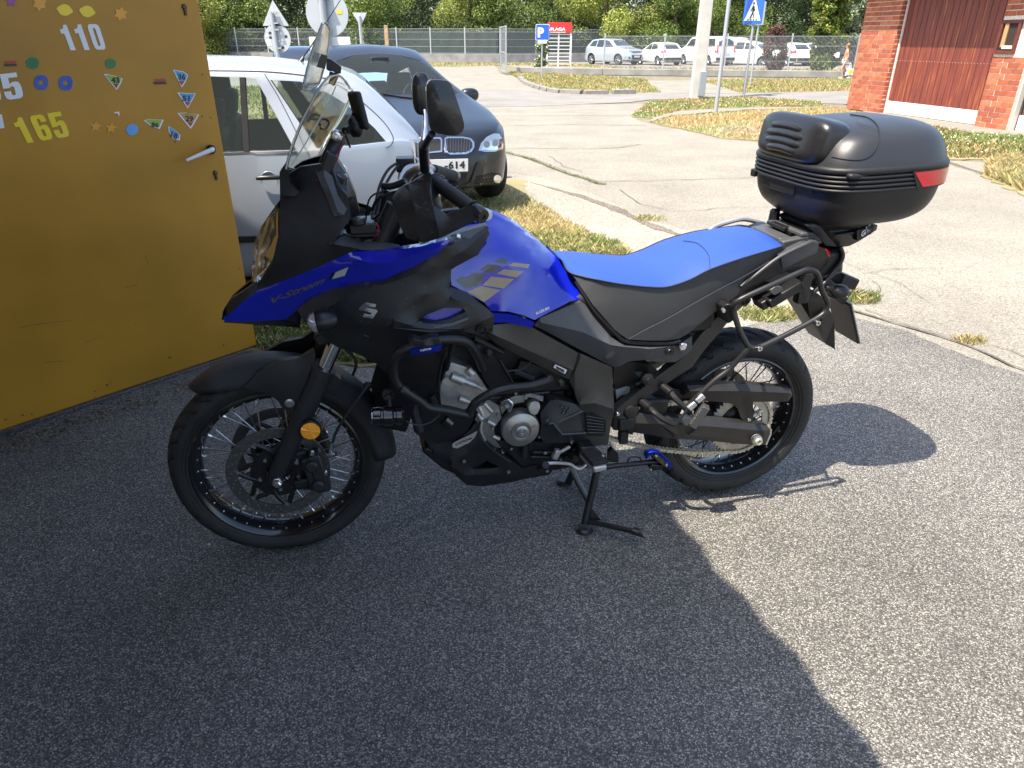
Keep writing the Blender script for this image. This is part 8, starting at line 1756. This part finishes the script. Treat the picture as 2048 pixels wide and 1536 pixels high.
tl = [(402, 63, 7, 3.2, TY, 'bushy yellow-green tree beside the yellow door edge'), (470, 66, 8, 4.5, TG, 'mid green tree behind the triangular sign back'), (590, 70, 9, 4.6, TD, 'dark glossy tree between the two left road signs'), (735, 64, 8, 4.4, TG, 'leafy tree behind the small inverted triangle sign'), (850, 72, 10, 5.0, TD, 'dark dense tree above the black saloon roof'),
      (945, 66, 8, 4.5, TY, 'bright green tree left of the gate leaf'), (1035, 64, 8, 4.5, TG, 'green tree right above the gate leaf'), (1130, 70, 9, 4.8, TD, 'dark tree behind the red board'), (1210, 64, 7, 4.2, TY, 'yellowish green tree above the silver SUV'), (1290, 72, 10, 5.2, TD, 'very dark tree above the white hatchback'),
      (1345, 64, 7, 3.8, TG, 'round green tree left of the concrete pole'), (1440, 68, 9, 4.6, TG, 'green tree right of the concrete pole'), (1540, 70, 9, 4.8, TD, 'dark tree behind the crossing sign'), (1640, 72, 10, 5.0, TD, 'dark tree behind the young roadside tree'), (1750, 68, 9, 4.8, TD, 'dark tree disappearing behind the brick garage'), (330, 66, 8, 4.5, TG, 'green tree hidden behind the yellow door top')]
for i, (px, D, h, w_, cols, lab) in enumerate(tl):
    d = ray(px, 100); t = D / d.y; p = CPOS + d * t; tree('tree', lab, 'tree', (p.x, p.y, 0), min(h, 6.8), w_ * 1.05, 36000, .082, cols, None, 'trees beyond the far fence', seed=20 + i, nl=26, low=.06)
random.seed(99)
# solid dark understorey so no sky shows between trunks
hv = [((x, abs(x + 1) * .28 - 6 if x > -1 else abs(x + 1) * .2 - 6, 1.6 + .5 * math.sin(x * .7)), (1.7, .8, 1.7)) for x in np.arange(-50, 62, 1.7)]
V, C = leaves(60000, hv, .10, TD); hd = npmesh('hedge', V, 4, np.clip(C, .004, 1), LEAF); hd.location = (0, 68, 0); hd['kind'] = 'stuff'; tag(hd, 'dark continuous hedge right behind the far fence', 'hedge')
GN = mat('green_screen_cloth', (.010, .028, .018), .8, var=.3, vscale=.8, bump=.3, bscale=9)
def screen_(a, b_):
    d = b_ - a; o = MB().box((d.length / 2, .9, 1.05), (d.length, .05, 2.1)).build('privacy_screen', GN); o.location = a; o.rotation_euler = (0, 0, math.atan2(d.y, d.x)); return o
o2_ = screen_(fb_, FAR1); tag(o2_, 'dark green privacy cloth stretched behind the fence of the car park', 'screen'); o = screen_(G(640, 123), fb_); tag(o, 'dark green privacy cloth behind the fence left of the open gate', 'screen')
wd = [((x, 0, 4 + 2.5 * math.sin(x * .31) + 1.5 * math.sin(x * .9)), (4.5, 2, 4.5)) for x in np.arange(-95, 110, 4.0)]
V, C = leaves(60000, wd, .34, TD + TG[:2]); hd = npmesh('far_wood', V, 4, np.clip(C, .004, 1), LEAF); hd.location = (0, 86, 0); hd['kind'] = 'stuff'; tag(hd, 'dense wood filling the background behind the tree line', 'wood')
# young roadside tree, brown bush, silvery willow
p = G(1648, 150); tree('young_tree', 'young yellow-green tree at the fence left of the brick garage', 'tree', (p.x, p.y + .5, 0), 5.2, .95, 26000, .085, [(.15, .20, .03), (.11, .16, .028), (.22, .22, .04), (.07, .11, .02)], None, None, (.05, 1), 70, .08, 5)
p = G(1548, 148); tree('dried_bush', 'dead reddish brown conical bush at the near fence', 'bush', (p.x, p.y + .3, 0), 2.2, .85, 8000, .05, [(.10, .05, .035), (.14, .075, .05), (.07, .035, .028), (.18, .11, .07)], None, None, (.04, 1), 20, .08, 8)
d = ray(1712, 100); t = 42 / d.y; p = CPOS + d * t; tree('willow', 'pale silvery green tree between the young tree and the brick garage', 'tree', (p.x, p.y, 0), 4.4, 1.0, 7000, .08, [(.20, .24, .15), (.28, .32, .22), (.12, .16, .08)], None, None, (.07, 1), 18, .3, 11)
p = G(1076, 146); tree('climbing_bush', 'small bush with white blossom behind the parking sign', 'bush', (p.x + .2, p.y + 1.2, 0), 1.7, .5, 1800, .06, TG + [(.7, .7, .65)], None, None, (.03, 1), 8, .1, 12)
# ================================================================== GIRL WALKING PAST THE CAR PARK
p = G(1684, 157); gp = (p.x, p.y)
girl = empty('person', (gp[0], gp[1], 0), math.radians(168)); tag(girl, 'girl in orange top and white shorts walking left with a white and yellow bag', 'person'); HS = 1.42 / 1.7
def skin(name, J, E2, m, parent, sub=2, root=0):
    me = bpy.data.meshes.new(name); me.from_pydata([Vector(j[:3]) * HS for j in J], E2, []); o = bpy.data.objects.new(name, me); link(o, parent)
    sk = o.modifiers.new('s', 'SKIN'); 
    for i, j in enumerate(J): rx = j[3] * HS; ry = (j[4] if len(j) > 4 else j[3]) * HS; me.skin_vertices[0].data[i].radius = (rx, ry)
    me.skin_vertices[0].data[root].use_root = True; s = o.modifiers.new('u', 'SUBSURF'); s.levels = sub; s.render_levels = sub; sk.use_smooth_shade = True; me.materials.append(m); return o
SKN = mat('skin', (.48, .27, .18), .5); 
J = [(0, 0, .93, .12), (0, 0, 1.12, .105), (0, 0, 1.32, .13), (.0, 0, 1.42, .07), (.01, 0, 1.50, .048), (.02, 0, 1.56, .07), (.025, 0, 1.63, .078), (.02, 0, 1.69, .05),
     (0, .09, .86, .085), (.13, .10, .50, .058), (.02, .10, .13, .036), (.02, .10, .04, .035), (.13, .10, .03, .03), (0, -.09, .86, .085), (-.03, -.10, .50, .058), (-.32, -.10, .22, .038), (-.38, -.10, .15, .035), (-.33, -.10, .03, .03),
     (0, .17, 1.36, .05), (-.06, .22, 1.10, .038), (.02, .24, .88, .028), (.05, .24, .80, .03), (0, -.17, 1.36, .05), (.05, -.22, 1.10, .038), (.10, -.23, .87, .028), (.12, -.23, .79, .03)]
E2 = [(0, 1), (1, 2), (2, 3), (3, 4), (4, 5), (5, 6), (6, 7), (0, 8), (8, 9), (9, 10), (10, 11), (11, 12), (0, 13), (13, 14), (14, 15), (15, 16), (16, 17), (2, 18), (18, 19), (19, 20), (20, 21), (2, 22), (22, 23), (23, 24), (24, 25)]
skin('body', J, E2, SKN, girl)
skin('top', [(0, 0, .98, .13), (0, 0, 1.14, .12), (0, 0, 1.33, .142), (0, .15, 1.35, .062), (-.02, .20, 1.22, .055), (0, -.15, 1.35, .062), (.03, -.20, 1.22, .055)], [(0, 1), (1, 2), (2, 3), (3, 4), (2, 5), (5, 6)], mat('coral_top', (.62, .16, .09), .8), girl)
skin('shorts', [(0, 0, .95, .135), (0, .09, .86, .10), (.05, .10, .72, .09), (0, -.09, .86, .10), (-.01, -.10, .72, .09)], [(0, 1), (1, 2), (0, 3), (3, 4)], mat('white_cotton', (.72, .71, .68), .8), girl)
ell('hair', Vector((-.015, 0, 1.655)) * HS, (.105 * HS, .095 * HS, .115 * HS), mat('light_brown_hair', (.22, .12, .05), .6), girl); ell('hair_tail', Vector((-.08, 0, 1.50)) * HS, (.05 * HS, .05 * HS, .14 * HS), mat('light_brown_hair', (.22, .12, .05)), girl)
for x in (.10, -.34): ell('shoe', Vector((x, .10 if x > 0 else -.10, .035)) * HS, (.12 * HS, .045 * HS, .04 * HS), mat('white_shoe', (.7, .7, .7), .6), girl)
bag = empty('shopping_bag', (gp[0] + .14, gp[1] - .32, 0), math.radians(10)); tag(bag, 'white plastic bag with yellow round print carried by the walking girl', 'bag')
WB = mat('white_plastic_bag', (.75, .75, .74), .4); 
vs, fs = carbody(.34, .2, [(-.17, .40), (0, .46), (.17, .40)], [(-.2, .2), (.2, .2)], [(-.17, .14), (.17, .14)], [(-.17, .05), (0, .10), (.17, .05)], 10, K=2, tumble=.05); obj('bag_body', vs, fs, WB, bag, angle=50)
v, f = tubegeo([(-.08, 0, .40), (-.03, 0, .62), (.0, 0, .66), (.03, 0, .62), (.08, 0, .40)], .008, 6); obj('bag_handle', v, f, WB, bag); v, f = lathegeo([(0, -.115), (.10, -.112), (.105, -.09)], (0, 0, .28), n=20); obj('yellow_print', v, f, mat('print_yellow', (.75, .6, .02), .5), bag)
